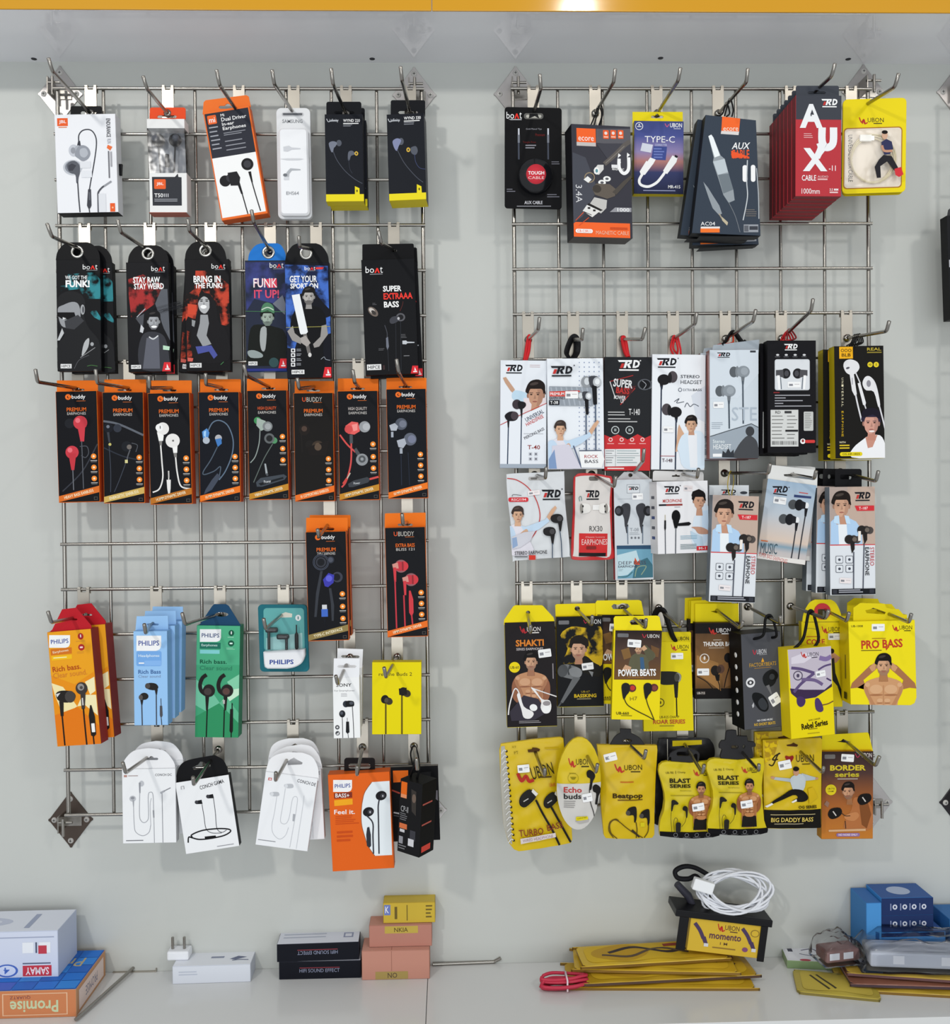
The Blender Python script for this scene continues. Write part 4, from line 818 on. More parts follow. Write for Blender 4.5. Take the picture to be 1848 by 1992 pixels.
logo_boat(p,508,438,628,488); p.P([(380,520),(600,500),(650,560),(655,720),(530,720),(480,640),(300,660),(292,620),(420,600)],teal); p.P([(560,820),(620,815),(655,870),(655,900),(600,870)],teal)
p.T('WE GOT THE',365,530,546,562,WH); p.T('FUNK!',368,566,566,626,WH,bold=.04)
p.P(spline([(300,750),(320,690),(400,655),(490,680),(530,750),(520,860),(560,960),(640,1060),(655,1200),(640,1300),(310,1300),(304,1100),(360,1020),(320,940),(300,860)],3,True),'2a2b2e'); p.P(spline([(305,800),(350,770),(420,745),(470,760),(490,830),(480,920),(430,955),(350,950),(318,900)],3,True),'8e9094'); p.P([(303,830),(440,830),(452,870),(400,890),(340,885),(303,860)],'17181b'); p.E(508,808,18,42,'9a9c9f'); p.E(512,808,9,28,'55565a'); p.P([(345,870),(375,880),(345,890)],'d2d4d6'); p.P([(360,900),(470,850),(520,900),(440,970),(370,960)],'3a3b3f'); p.P([(300,1060),(340,960),(356,1000),(320,1060)],'b4b6b8'); p.P(spline([(500,1180),(520,1080),(560,1040),(555,1110),(520,1170)],3,True),'a9abad'); p.E(585,1090,14,16,'9a9c9f'); p.line([(490,1200),(610,1118)],5,'8e8e90',False); p.line([(440,1290),(480,1220),(560,1180)],4,'55555a')
stamp(p,328,1252,418,1288); p.line([(545,1270),(580,1262),(630,1270)],4,'4a7a44'); p.finish()
p.behind('black round-topped box behind the one with a man in sunglasses', 14, -1.5, 16, -1)
p = funk('b', 'black and red round-topped box with a laughing bearded man', ZE, [(858,420),(1205,420),(1232,1315),(885,1315)], 46, '1b1b20', '19191c', (876,1210,424,282,975,1110), (1040,350), t=16)
logo_boat(p,1068,452,1178,502); p.P([(880,560),(1000,520),(1150,600),(1180,700),(1100,760),(1000,830),(905,870),(885,700)],redsp); p.P([(905,650),(1090,640),(1150,690),(1010,810),(905,850)],redsp); p.T('STAY RAW',918,540,1140,590,WH,bold=.03); p.T('STAY WEIRD',926,592,1172,642,WH,bold=.03)
p.P([(1150,640),(1200,640),(1222,1060),(1170,960),(1100,760)],'55585f'); p.T('OUT WEIRD',1150,660,1212,940,'22232a',75); p.line([(950,870),(1020,800)],7,'a8aab0',False); p.P([(940,880),(1010,840),(1000,960)],'4a4c52')
p.P(spline([(985,1040),(1040,990),(1140,1000),(1190,1060),(1215,1200),(1200,1300),(1000,1300),(960,1180)],3,True),'34353b'); p.P([(1030,1040),(1130,1030),(1140,1290),(1000,1290)],'5a5c66'); p.line([(1050,1030),(1085,1048),(1125,1020)],10,'c8cacc'); head(p,1088,900,52,'9c9ea2','1b1b1e','37383c',bw=True); p.E(1092,948,24,10,'f0f0f0'); p.P([(985,930),(1010,960),(1000,1000),(975,990)],'c0c2c6')
p.P([(1165,1100),(1220,1110),(1216,1140),(1165,1135)],'b0d0b8'); stamp(p,904,1260,986,1292); sail(p,1158,1238,1230,1312); p.finish(); p.behind('black and red round-topped box tucked behind the laughing bearded man', 3, -1, 18, .6)
p = funk('c', 'front black and red round-topped box with a laughing woman in a jacket', ZE, [(1335,392),(1700,398),(1718,1310),(1358,1310)], 44, '1b1a1e', '18181b', (1342,1680,396,252,1440,1590), (1510,325), t=15)
logo_boat(p,1560,432,1672,482); p.P([(1430,490),(1560,490),(1700,600),(1710,900),(1600,800),(1480,640),(1350,900),(1345,700),(1420,640)],firesp); p.P([(1355,680),(1460,690),(1450,900),(1360,860)],firesp); p.P([(1600,660),(1700,600),(1712,950),(1640,930)],firesp); p.P([(1365,760),(1440,770),(1430,850),(1370,845)],'c4452e'); p.P([(1360,980),(1420,1000),(1400,1200),(1362,1240)],firesp); p.P([(1365,1200),(1412,1205),(1405,1232),(1365,1230)],'c45a50')
p.T('BRING IN',1412,530,1636,586,WH,bold=.03); p.T('THE FUNK!',1422,588,1650,634,WH,bold=.03)
p.P(spline([(1460,700),(1500,672),(1555,690),(1600,780),(1620,900),(1690,1000),(1700,1220),(1440,1230),(1390,1040),(1430,880),(1450,780)],3,True),'1f1e22'); p.P(spline([(1455,720),(1500,690),(1545,720),(1545,790),(1510,840),(1470,820),(1452,770)],3,True),'a9aaac'); p.E(1495,785,26,16,'f4f4f4'); p.E(1478,738,12,5,'2a2a2a'); p.E(1522,738,12,5,'2a2a2a'); p.R(1464,722,1490,727,'2a2a2a'); p.R(1510,722,1536,727,'2a2a2a'); p.P([(1498,745),(1506,768),(1492,768)],'7c7d80'); p.P(spline([(1448,760),(1456,700),(1500,672),(1545,690),(1560,780),(1590,900),(1560,880),(1545,800),(1540,730),(1500,700),(1465,725)],3,True),'1f1e22'); p.P([(1470,850),(1530,850),(1540,920),(1520,1020),(1560,1090),(1490,1110),(1440,1020),(1465,920)],'8f9194'); p.P([(1430,1110),(1560,1100),(1610,1180),(1580,1210),(1540,1150),(1450,1170)],'474f92'); p.P([(1400,890),(1430,900),(1420,950),(1400,940)],'8a8c8e')
stamp(p,1383,1244,1480,1282); p.line([(1635,1258),(1660,1235)],4,'4a8a54'); p.finish(); p.behind('black and red round-topped box slanting out behind the laughing woman', -3, -2, 17, 4.5)
p = funk('d', 'round-topped box with a bright blue top and a man in a bandana', ZF, [(152,405),(482,405),(497,1308),(165,1310)], 30, '242a3c', '1f6fc0', (178,490,408,266,285,420), (345,340), '1c5aa8')
p.P([(155,420),(480,420),(485,700),(400,760),(230,720),(165,820)],duskb); p.P([(380,760),(460,690),(485,760),(480,850)],'6a6e7a'); logo_boat(p,355,425,468,476); p.T('FUNK',222,552,416,628,'e0a0a8',bold=.03); p.P([(300,560),(412,552),(416,628),(340,630)],'d64058'); p.T('FUNK',222,552,416,628,'f0e6ea',bold=.0); p.T('IT UP!',228,645,432,715,'d64a66',bold=.02)
p.P(spline([(175,1180),(200,960),(290,930),(400,950),(480,1000),(495,1240),(180,1260)],3,True),'1d211f'); p.P(spline([(285,960),(330,960),(320,1130),(290,1140),(275,1060)],3,True),'9ca0a0'); head(p,338,870,52,'9aa89c','1c2320','3c4642',bw=True); p.P(spline([(285,830),(300,770),(340,750),(385,780),(392,840),(340,815)],3,True),'4c7a5c'); p.line([(290,810),(340,790),(388,812)],9,'b8c8b8'); p.line([(160,822),(490,826)],3,'4e8a5a',False); p.P(spline([(175,1150),(230,1140),(295,1170),(290,1200),(200,1200)],3,True),'8c9696')
p.E(390,1240,40,40,'2f4a4c'); stamp(p,182,1232,256,1264); sail(p,428,1208,494,1286); p.R(165,1290,496,1310,'28307a'); p.finish()
p = funk('e', 'blue and black round-topped box with a bearded man holding a cricket bat', ZF, [(478,425),(838,425),(865,1365),(500,1365)], 52, '191b26', '1b1c1f', (480,840,428,266,585,735), (652,345))
p.P([(480,440),(830,450),(840,800),(800,760),(700,640),(560,700),(520,900),(490,1000)],bluesp); p.P([(490,760),(560,760),(600,1000),(560,1130),(500,1120)],bluesp); p.P([(800,880),(855,860),(860,1000),(820,1010)],bluesp); logo_boat(p,640,455,728,492); p.P([(732,462),(798,460),(790,478),(730,478)],'d83a34'); p.T('GET YOUR',518,530,742,586,WH,bold=.02); p.T('SPORT ON',524,592,752,636,WH,bold=.03)
p.P(spline([(525,920),(560,820),(640,780),(760,790),(815,880),(810,990),(790,1130),(800,1340),(600,1340),(590,1100),(540,1000)],3,True),'15161a'); neck(p,675,710,44,'8d8a88'); head(p,675,700,50,'a8a4a0','1f1d1e','2a2829',bw=True); p.P([(500,985),(545,940),(560,1000),(620,1050),(610,1090),(540,1060)],'8f8b88'); p.P([(780,940),(820,930),(832,1010),(760,1110),(720,1120),(710,1090),(770,1030)],'8f8b88'); p.line([(490,955),(850,945)],4,'a09a50',False)
p.P([(536,690),(600,680),(668,990),(655,1005),(612,1012),(604,1000)],'dfe1e3'); p.P([(628,1010),(658,1006),(692,1160),(665,1166)],'6a6664'); p.P([(606,1040),(650,1020),(690,1080),(660,1112),(615,1080)],'a09a96'); p.E(684,1178,14,18,'c8c6c4')
for y in (1142,1180,1220,1258): p.R(530,y-16,565,y+16,'d8d8da',4); p.E(547,y,9,9,'2a2a30'); p.lines(575,y-12,620,y+12,2,'9a9ca4',.4)
p.line([(775,1215),(800,1195),(815,1215),(850,1222)],4,'9aa0a8'); stamp(p,535,1300,640,1336); sail(p,790,1278,864,1362); p.finish()
p = Pk('earphone_box', 'plain black square-topped box with red and white bass lettering', 'box', ZF, [(1098,402),(1535,388),(1570,1335),(1145,1342)], 40, 13, '1a1b1f', '232428')
p.part('hang_tab', [[(1112,280),(1120,274),(1522,268),(1532,275),(1538,420),(1112,425)], ell(1375,325,20,12)], .011, .0012, '151518')
logo_boat(p,1138,455,1278,520); p.T('SUPER',1280,612,1432,660,WH,bold=.03); p.T('EXTRAAA',1284,670,1524,722,'dd3a32',bold=.03); p.T('BASS',1288,740,1412,790,WH,bold=.03)
p.E(1200,825,50,30,'6a5f58',45); p.E(1192,818,30,18,'c0bab4',45); p.E(1205,832,24,14,'3a3634',45); p.E(1425,870,38,34,'57575c'); p.E(1425,870,24,22,'2c2c30'); p.P(spline([(1335,895),(1355,868),(1400,862),(1415,890),(1380,918),(1345,922)],3,True),'3e3f46'); p.E(1408,880,10,12,'b4b4b8'); p.line([(1420,820),(1440,770),(1445,740)],4,'5a2a28'); p.line([(1295,935),(1315,1000),(1312,1060)],5,'4a4c54'); p.P([(1306,1040),(1322,1030),(1330,1110),(1318,1140),(1308,1110)],'6a6e7a'); p.line([(1320,1130),(1330,1310)],4,'34363c'); p.line([(1385,920),(1390,1310)],4,'2e3036'); p.line([(1425,905),(1430,1310)],4,'2c3036')
p.lines(1428,1010,1480,1046,3,'6a6a6e',.3); p.P([(1440,1062),(1470,1060),(1480,1070),(1538,1072),(1538,1080),(1480,1082),(1470,1092),(1440,1090)],'b8bcc2'); p.lines(1195,755,1230,775,2,'5a5a5e',.4); p.lines(1245,1125,1300,1148,2,'5a5a5e',.4); p.lines(1450,1182,1500,1192,1,'7a7a7e',.6); stamp(p,1150,1255,1268,1302); p.R(1280,1262,1297,1300,'3a2a2c'); sail(p,1508,1266,1568,1330)
p.finish(); p.behind('black box hidden behind the plain one with red and white bass lettering', 5, -3, 14.5, -.6)

# ================================================================== orange-topped boxes
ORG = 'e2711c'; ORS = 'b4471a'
def ubuddy(label, Z, quad, d, art, ribbon, rtext, tab, hole, l1='PREMIUM', l2='EARPHONES', alt=False, face='191a20', t=24, icons=(59,69,79), tx=88, l1c='e0661e'):
    p = Pk('earphone_box', label, 'box', Z, quad, d, t, ORG, ORS, ORS, n=True)
    p.part('hang_tab', [tab, euro(*hole)], t/1000-.002, .0012, ORG)
    p.R(.8,.3,99.2,99.6,face,1.2)
    if alt: p.T('U',22,4,31,8,'d8542c'); p.T('BUDDY',33,4,72,8.2,'b9b4ac',bold=0)
    else: circ(p,30,5.2,7,'e06a24'); circ(p,31,5.2,3.2,face); p.R(30,4.2,38,5.8,'e06a24'); p.T('buddy',39,3.4,72,8,WH)
    p.R(50,8.8,72,9.2,'c0622a'); p.T(l1,26,14.8,73,18.2,l1c); p.T(l2,27,19,72,21.4,'c0bcb8',bold=.0)
    art(p)
    for y in icons: circ(p,tx,y,6.6,'e8842e'); circ(p,tx,y,2.6,'f6dcc0'); p.R(tx-8,y+3.6,tx+8,y+4.2,'b8b6b4'); p.R(tx-7,y+4.8,tx+7,y+5.2,'7a7876')
    p.P([(.8,94.3),(99.2,85.6),(99.2,91.4),(.8,99.6)],ribbon); kx, ky = p.k(); an = math.degrees(math.atan2(8.7*ky,98.4*kx)); p.T(rtext,13,91.4,86,94,'f2dfc0',-an); p.R(86,95.5,95,98.2,'55524e'); p.R(87,95.9,94,97.8,face); p.finish(); return p
def a_red(p):
    p.line([(10,90),(60,72),(98,48)],3,'34373f'); circ(p,32,29,12,'2a2c33'); circ(p,58,28.5,17,'c03a45'); p.P([(50,30),(70,30),(66,45.5),(57,45.5)],'c03a45'); circ(p,52,26.5,6,'dc6a74'); p.line([(60,45),(61,88)],2.2,'55585f'); circ(p,36,55,16,'c03a45'); p.P([(27,56),(46,56),(40,71),(33,71)],'b8353f'); circ(p,31,53,6,'dc6a74'); p.line([(36.5,71),(37,89)],2.2,'6a6d74'); p.line([(55,50),(72,50),(76,56),(68,60),(58,58)],2,'4a4d54')
def a_blk(p):
    p.line([(2,26),(40,29),(99,39)],5,'5a5f68'); p.line([(2,50),(50,58),(99,62)],3,'2a2e38'); circ(p,14,32,12,'22252e'); circ(p,36,32.5,10,'30343e'); circ(p,13,31,4,'6a707c'); p.P([(10,36),(16,36),(18,45),(14,45)],'3a3d44'); circ(p,17,47,3.6,'b9b068'); circ(p,58,49,13,'262930'); circ(p,64,49.5,6,'6a6460'); p.line([(66,52),(60,58),(58,62)],3,'55575c'); p.R(53,61,60,64,'cbc48a'); p.line([(15,48),(18,70),(17,90)],2,'3a3f4a'); p.line([(55,64),(38,80),(26,90)],2,'3a3f4a'); p.line([(70,46),(84,48),(80,54)],2,'4a4d54')
def a_wht(p):
    circ(p,34,32,15,'dcdad8'); circ(p,26,31,9,'f0eeec'); p.R(27,29.5,29,32,'3a3a3a'); p.P([(20,35),(36,38),(34,43),(24,43)],'e8e6e4'); p.P([(24,43),(32,43),(31,47),(26,47)],'7a7876'); p.line([(28,47),(30,62),(31,76),(22,86),(6,89)],3.4,'d8d6d4'); circ(p,57,43,17,'dcdad8'); circ(p,58,43,2.5,'6a6866'); p.P([(56,49),(68,48),(67,54),(58,54)],'e8e6e4'); p.P([(58,54),(66,54),(66,58),(60,58)],'7a7876'); p.line([(63,58),(66,72),(74,84),(97,86.5)],3.4,'d8d6d4'); p.line([(45,70),(45.5,92)],2.6,'d0ceca'); p.P([(40,78),(50,78),(49,86),(47,91),(43,91),(41,86)],'dcdad8'); p.R(44,70,47,76,'b8b6b4')
def a_blu(p):
    p.line([(22,36),(34,28),(52,26),(72,31),(84,44),(80,58),(64,72),(48,80)],2.8,'5a6c80'); p.P([(8,36),(20,33),(26,37),(22,43),(10,42)],'4f86c4'); p.P([(12,36),(18,35),(17,41),(12,40)],'9cc4ea'); circ(p,18,44,8.5,'a8b0bc'); circ(p,48,42,8.5,'a8a8ac'); p.P([(40,43),(55,42),(56,47),(46,50)],'3f74b4'); p.line([(45,50),(28,62),(10,72),(12,75),(36,72),(52,68),(48,78)],2.6,'4a5664'); p.P([(30,80),(44,74),(52,77),(30,89),(10,93),(14,89)],'3f4654')
def a_grn(p):
    circ(p,25,27.5,9,'3f8a54'); p.P([(24,25),(45,28),(50,34),(34,37),(22,32)],'9aa8a0'); circ(p,50,33,12.5,'787c7e'); circ(p,51,33,8,'9a9ea0'); p.line([(31,35),(28,48),(18,60),(5,66)],2.4,'8a9490'); circ(p,66,46,8,'4f8a60'); circ(p,54,44,13,'5c6062'); circ(p,54,44,8,'2e3032'); p.line([(62,49),(40,62),(22,76),(12,84)],2.2,'5a6460'); p.P([(40,67),(44,67),(48,76),(43,77)],'9aa0a4'); p.line([(44,76),(48,78)],5,'4a4e54'); p.P([(18,84),(30,80),(88,77),(96,79),(90,82),(34,88),(20,88)],'3e444c'); p.P([(24,85),(86,79.5),(88,81),(30,87)],'22262c'); p.T('Power',38,82,56,84.6,'d0d4d8',-6,0)
def a_brn(p):
    circ(p,26,34,14,'2a2320'); circ(p,26,33,7,'4a3a32'); circ(p,40,48,12,'262322'); circ(p,60,50,16,'3a3028'); circ(p,60,49,8,'5c4a3c'); p.line([(18,36),(20,55)],2,'2c2826'); p.P([(30,50),(90,44),(80,58),(40,58)],'241f1e'); circ(p,60,50,9,'55463a')
def a_cor(p):
    circ(p,66,33,14,'8f9296'); circ(p,70,33,9,'a9acb0'); p.P([(18,32),(34,28),(50,29),(54,37),(40,40),(24,39)],'d85a58'); circ(p,26,35,10,'c84a4a'); p.P([(34,31),(48,30),(48,36),(38,37)],'ee8a86'); p.R(28,40,36,48,'4a4d52'); p.line([(32,48),(30,66),(18,82),(6,88)],4,'c84a48'); p.line([(4,40),(22,49),(42,56)],4,'c84a48'); p.P([(38,54),(44,52),(58,60),(52,63)],'4a4c50'); circ(p,58,63,15,'85888c'); circ(p,58,62.5,9,'4e5154'); circ(p,58,62.5,4,'8c9094'); p.P([(22,85),(36,82),(70,79),(78,81),(72,84),(34,88),(24,88)],'3a3e44'); p.T('Power',36,83.4,52,85.4,'d0d4d8',-5,0); p.line([(76,81),(98,79)],5,'c84a48'); p.line([(10,85),(20,80)],6,'c0443f'); p.line([(20,80),(28,75)],3,'b8b0a0')
def a_gry(p):
    circ(p,36,32,15,'4f5460'); circ(p,40,32,9,'6d7280'); p.P([(6,33),(20,31),(28,34),(24,38),(10,38)],'a8adb6'); p.R(10,39,16,44,'9aa0aa'); circ(p,58,46,16,'5a5f6c'); circ(p,62,46,10,'70758a'); p.P([(24,47),(44,45),(48,50),(40,54),(28,53)],'a3a8b2'); p.R(31,54,38,59,'9aa0aa'); p.line([(34,60),(34,88)],1.6,'2a3040'); p.line([(52,58),(54,88)],1.6,'242a38')
T_ = lambda x0,y0,x1,y1: [(x0,y1+24),(x0,y0+4),(x0+5,y0),(x1-5,y0),(x1,y0+4),(x1,y1+24)]
ubuddy('orange-topped box with two red earbuds', ZG, [(280,255),(622,255),(650,1160),(318,1165)], 40, a_red, 'cf6a28', 'HEAVY BASS EARBUDS', T_(296,168,632,255), (470,240,110,28))
ubuddy('orange-topped box with black earbuds and a sand-coloured ribbon', ZG, [(666,262),(998,265),(1020,1170),(682,1170)], 38, a_blk, 'c4a458', 'ENERGETIC EARBUDS', T_(684,160,1026,262), (850,242,120,28))
ubuddy('orange-topped box with two white earbuds and white cables', ZG, [(1035,270),(1378,270),(1406,1176),(1065,1182)], 44, a_wht, 'b06a22', '14.2MM DYNAMIC DRIVER', T_(1058,168,1398,268), (1218,246,120,28))
ubuddy('orange-topped box with blue earbuds on a looped grey cable', ZG, [(1452,262),(1780,262),(1802,1160),(1465,1160)], 38, a_blu, 'e0701e', '10 MM DYNAMIC DRIVER', T_(1466,158,1800,262), (1640,240,120,28), face='171b26')
ubuddy('orange-topped box with green earbuds and an inline controller', ZH, [(160,238),(472,238),(492,1090),(182,1095)], 40, a_grn, 'b8802a', 'VIBING DYNAMIC DRIVER', T_(162,148,482,238), (330,220,110,26), 'HIGH QUALITY', icons=(42.5,53.5,64), tx=87, l1c='c8542a')
ubuddy('orange-topped box with a dim brown earbud picture', ZH, [(525,258),(830,258),(852,1105),(540,1105)], 40, a_brn, 'dd6a24', '01 COMFORTABLE EARBUDS', T_(536,165,845,255), (680,236,110,26), alt=True, face='201d1c', icons=(61,71,81), tx=86)
ubuddy('orange-topped box with a coral earbud and coral cable', ZH, [(870,242),(1178,242),(1205,1095),(885,1097)], 40, a_cor, 'b8802a', '10MM DYNAMIC DRIVER', T_(872,145,1190,240), (1028,222,116,26), 'HIGH QUALITY', icons=(49,60.5,71), tx=86, l1c='b0a8a4')
ubuddy('orange-topped box with silver-grey earbuds', ZH, [(1250,228),(1558,225),(1580,1080),(1268,1085)], 44, a_gry, 'e0701e', '10 MM DYNAMIC DRIVER', T_(1252,140,1565,225), (1400,208,110,26), face='171a22', icons=(60,70,80), tx=83)
def a_vio(p):
    for r in (20,17): circ(p,36,28,r,'464c5a'); circ(p,36,28,r-1.5,'191a20')
    circ(p,36,28,13,'34363e'); circ(p,36,28,9,'23252b'); circ(p,60,26,9,'2e323c'); circ(p,60,26,6,'4a4e5a'); p.P([(34,36),(40,36),(28,60),(22,78),(16,78),(22,56)],'34373e'); circ(p,76,42,13,'3a3c48'); circ(p,74,42,9,'20222a'); p.P([(40,44),(54,38),(68,40),(66,47),(52,51),(44,50)],'3a3aa0'); circ(p,55,43,8,'5a5cc8'); p.P([(54,52),(60,52),(66,68),(64,82),(59,82),(58,66)],'34373e'); p.R(36,67,48,71,'c4c6ca'); p.R(34,71,50,78,'3f64b8'); p.P([(38,78),(46,78),(44,83),(41,88)],'1c1e26')
p = ubuddy('orange-topped box with a violet earbud and type-c plug', ZJ, [(533,215),(848,215),(872,1055),(560,1065)], 62, a_vio, '8a7848', 'TYPE-C INTERFACE', T_(540,108,862,212), (700,190,120,34), l2='TYPE-C EARPHONES', icons=(57.5,69,80), tx=87)
p.behind('second orange-topped box hidden behind the one with a violet earbud', 2, 4, 26)
def a_rd2(p):
    for x, y in ((38,35.5),(62,48)):
        circ(p,x,y,16,'8a5a60'); circ(p,x+6,y,12,'c43a42'); circ(p,x-4,y,12,'b83540'); p.R(x+2,y-4,x+6,y+4,'8a2a30'); p.P([(x-22,y-2),(x-8,y-3.5),(x-6,y+2),(x-20,y+2)],'c88a80'); p.P([(x-20,y+1),(x-12,y+1),(x-13,y+14),(x-18,y+14)],'c43a42')
    p.line([(22,48),(23,92)],3.6,'b83540'); p.line([(43,62),(44,91)],3.6,'b83540'); p.P([(56,58),(60,58),(66,66),(66,78),(61,82),(55,78),(55,66)],'c43a42'); p.line([(61,80),(63,90)],3.6,'b83540')
ubuddy('orange-topped box with bright red earphones and a red microphone', ZJ, [(1150,182),(1458,180),(1488,1025),(1170,1035)], 58, a_rd2, 'dd6a24', '10MM DYNAMIC DRIVER', [(1148,182),(1150,78),(1156,74),(1460,68),(1466,74),(1466,200)], (1308,158,120,34), 'EXTRA BASS', 'BLISS 121', True, icons=(60,70,80), tx=86)

# ================================================================== lower rows, grid with the orange-topped boxes
NAVY = '1d3a8c'
def shield(p, x0, y0, x1, y1, tx, c=NAVY):
    r = (y1-y0)*.35; p.P([(x0, y0), (x1, y0), (x1, y1-r)] + spline([(x1, y1-r), (x1-r*.3, y1-r*.3), (x1-r, y1)], 3)[1:] + [(x0, y1)], WH)
    p.T('PHILIPS', x0+(x1-x0)*.08, y0+(y1-y0)*.32, x1-(x1-x0)*.08, y0+(y1-y0)*.66, c)
p = Pk('earphone_box', 'front orange box with black earphones and a red tapered tab', 'box', ZI, [(202,1003),(546,963),(620,1866),(288,1876)], 66, 26, 'dd8a1c', '8e3230', yaw=-6)
p.part('hang_tab', [[(205,1010),(245,975),(322,818),(432,805),(548,945),(548,1000)], euro(392,893,100,26)], .004, .0012, 'b3202a')
p.P([(215,1000),(545,962),(570,1300),(420,1400),(235,1330)],'e09a22'); p.P([(240,1390),(330,1420),(440,1570),(330,1640),(265,1480)],'eed9a4'); p.P([(440,1570),(480,1480),(585,1480),(600,1640),(500,1560)],'f0dcae'); p.P([(500,1380),(572,1340),(580,1450),(540,1480)],'f0dcae'); p.P([(265,1640),(440,1575),(610,1720),(620,1866),(288,1876)],'d8741a')
shield(p,222,1018,384,1116,0); p.P([(232,1128),(396,1112),(398,1160),(236,1175)],'c96e22'); p.T('Earphones',250,1134,372,1156,'f6e4c8',-5,0); p.P([(240,1182),(398,1168),(400,1200),(243,1215)],'e8b420'); p.lines(255,1188,380,1198,1,'f6e4a8',.7)
p.E(466,1027,22,24,'a5282a'); p.R(462,1012,470,1036,WH,4); p.E(472,1112,24,24,'a5282a'); p.R(460,1106,484,1118,'f0d0c8',5); p.lines(430,1062,500,1070,1,'c88a30',.6); p.lines(438,1145,510,1165,2,'c88a30',.35)
p.T('Rich bass.',248,1252,468,1292,'a8441c',-3); p.T('Clear sound.',252,1298,515,1338,'c87a30',-3,0)
p.P(spline([(275,1470),(320,1448),(400,1455),(428,1490),(405,1532),(340,1540),(290,1520)],3,True),'34302e'); p.E(385,1495,40,44,'433f3d'); p.P([(275,1475),(310,1465),(285,1500)],'cfcfcf'); p.P([(300,1530),(335,1535),(335,1645),(312,1645)],'34302e'); p.line([(323,1640),(345,1872)],11,'2c2826'); p.E(474,1430,46,46,'3a3634'); p.E(468,1420,26,26,'8a8684'); p.E(472,1424,12,12,'4a4644'); p.P([(465,1470),(505,1470),(500,1588),(475,1590)],'3a3634'); p.R(478,1505,488,1560,'c8c4c0'); p.line([(488,1585),(500,1720),(515,1868)],11,'2c2826')
p.P([(540,1560),(550,1560),(578,1650),(588,1785),(570,1805),(548,1795),(530,1640)],'302c2a'); p.R(552,1702,578,1768,'e8e6e4',4); p.line([(565,1800),(572,1864)],10,'2c2826')
p.finish(); p.behind('orange box with a red tab tucked behind the front orange one', 13, 4, 28, .5)
m = Mesh()
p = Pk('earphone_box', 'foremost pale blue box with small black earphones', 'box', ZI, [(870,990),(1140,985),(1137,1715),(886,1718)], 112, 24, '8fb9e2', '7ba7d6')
p.part('hang_tab', [[(888,1010),(900,872),(1142,868),(1146,1010)], euro(1025,930,95,30)], .020, .0012, '93bbe3')
shield(p,898,1022,1090,1140,0); p.P(rr(898,1142,1092,1258,14),'6f9fd6'); p.T('Headphones',914,1166,1076,1194,'dcecfa',bold=.0); p.R(916,1230,958,1240,WH); p.R(960,1215,1092,1254,'7fabde'); p.T('Rich Bass',912,1286,1088,1318,'3a5c90'); p.T('Clear sound',912,1326,1086,1348,'7a8ca8',bold=0)
p.P(spline([(968,1405),(1000,1388),(1050,1395),(1068,1425),(1040,1445),(985,1435)],3,True),'33302f'); p.E(985,1412,20,22,'4a4644'); p.P([(1040,1440),(1064,1436),(1058,1480),(1048,1480)],'33302f'); p.line([(1052,1475),(1054,1714)],8,'3a3a40'); p.E(958,1492,34,28,'33302f'); p.E(932,1500,16,20,'55504e'); p.P([(928,1520),(952,1518),(945,1560),(936,1560)],'33302f'); p.line([(940,1555),(944,1716)],8,'3a3a40'); p.line([(1088,1508),(1090,1570)],5,'3a3a40'); p.P([(1080,1565),(1098,1565),(1102,1640),(1090,1662),(1080,1640)],'4a4a50'); p.line([(1091,1660),(1095,1714)],6,'3a3a40')
p.finish(); p.behind('pale blue box directly behind the foremost pale blue one', 5, 5, 26, .6); p.behind('pale blue box nearest the grid, third behind the foremost pale blue one', 9, 9, 52, 1.2)
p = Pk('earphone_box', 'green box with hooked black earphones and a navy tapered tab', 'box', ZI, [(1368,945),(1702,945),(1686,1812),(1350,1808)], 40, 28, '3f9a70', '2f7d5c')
p.part('hang_tab', [[(1372,960),(1485,792),(1500,778),(1590,778),(1612,790),(1708,945),(1706,960)], ell(1558,858,52,17)], .004, .0012, '1b4262')
p.P([(1370,945),(1702,945),(1698,1250),(1362,1250)],'4aa57c'); p.P([(1362,1360),(1500,1480),(1545,1545),(1440,1610),(1355,1560)],'6cb896'); p.P([(1545,1545),(1640,1440),(1698,1430),(1695,1480),(1600,1545)],'bfe0c4'); p.P([(1600,1380),(1698,1320),(1697,1430),(1640,1440)],'7fc4a0'); p.P([(1540,1545),(1600,1500),(1690,1620),(1688,1700)],'5aae86'); p.P([(1355,1650),(1540,1545),(1690,1700),(1686,1812),(1350,1808)],'2f8a5c')
shield(p,1390,972,1554,1070,0,'1d3a6c'); p.R(1388,1075,1552,1124,'1f6a58'); p.T('Earphones',1402,1086,1526,1110,'d4f0e4',bold=0); p.R(1390,1132,1544,1162,'7cc4c4'); p.E(1634,1002,22,24,'14503c'); p.R(1630,988,1638,1012,WH,4); p.E(1632,1082,24,24,'14503c'); p.R(1620,1076,1644,1088,'cfe8dc',5); p.lines(1605,1032,1665,1040,1,'9ad0b4',.6); p.lines(1595,1115,1670,1135,2,'9ad0b4',.35)
p.T('Rich bass.',1390,1208,1600,1240,'0f4a34'); p.T('Clear sound',1388,1256,1640,1290,'2f7a5c',bold=0)
for x in (1460,1602):
    p.line([(x-18,1325),(x-50,1350),(x-68,1400),(x-58,1450),(x-20,1480)],30,'2e2a29'); p.E(x,1448,48,50,'332f2e'); p.E(x-8,1455,30,28,'443c3a'); p.P([(x-28,1490),(x+2,1490),(x-8,1600),(x-22,1600)],'2e2a29')
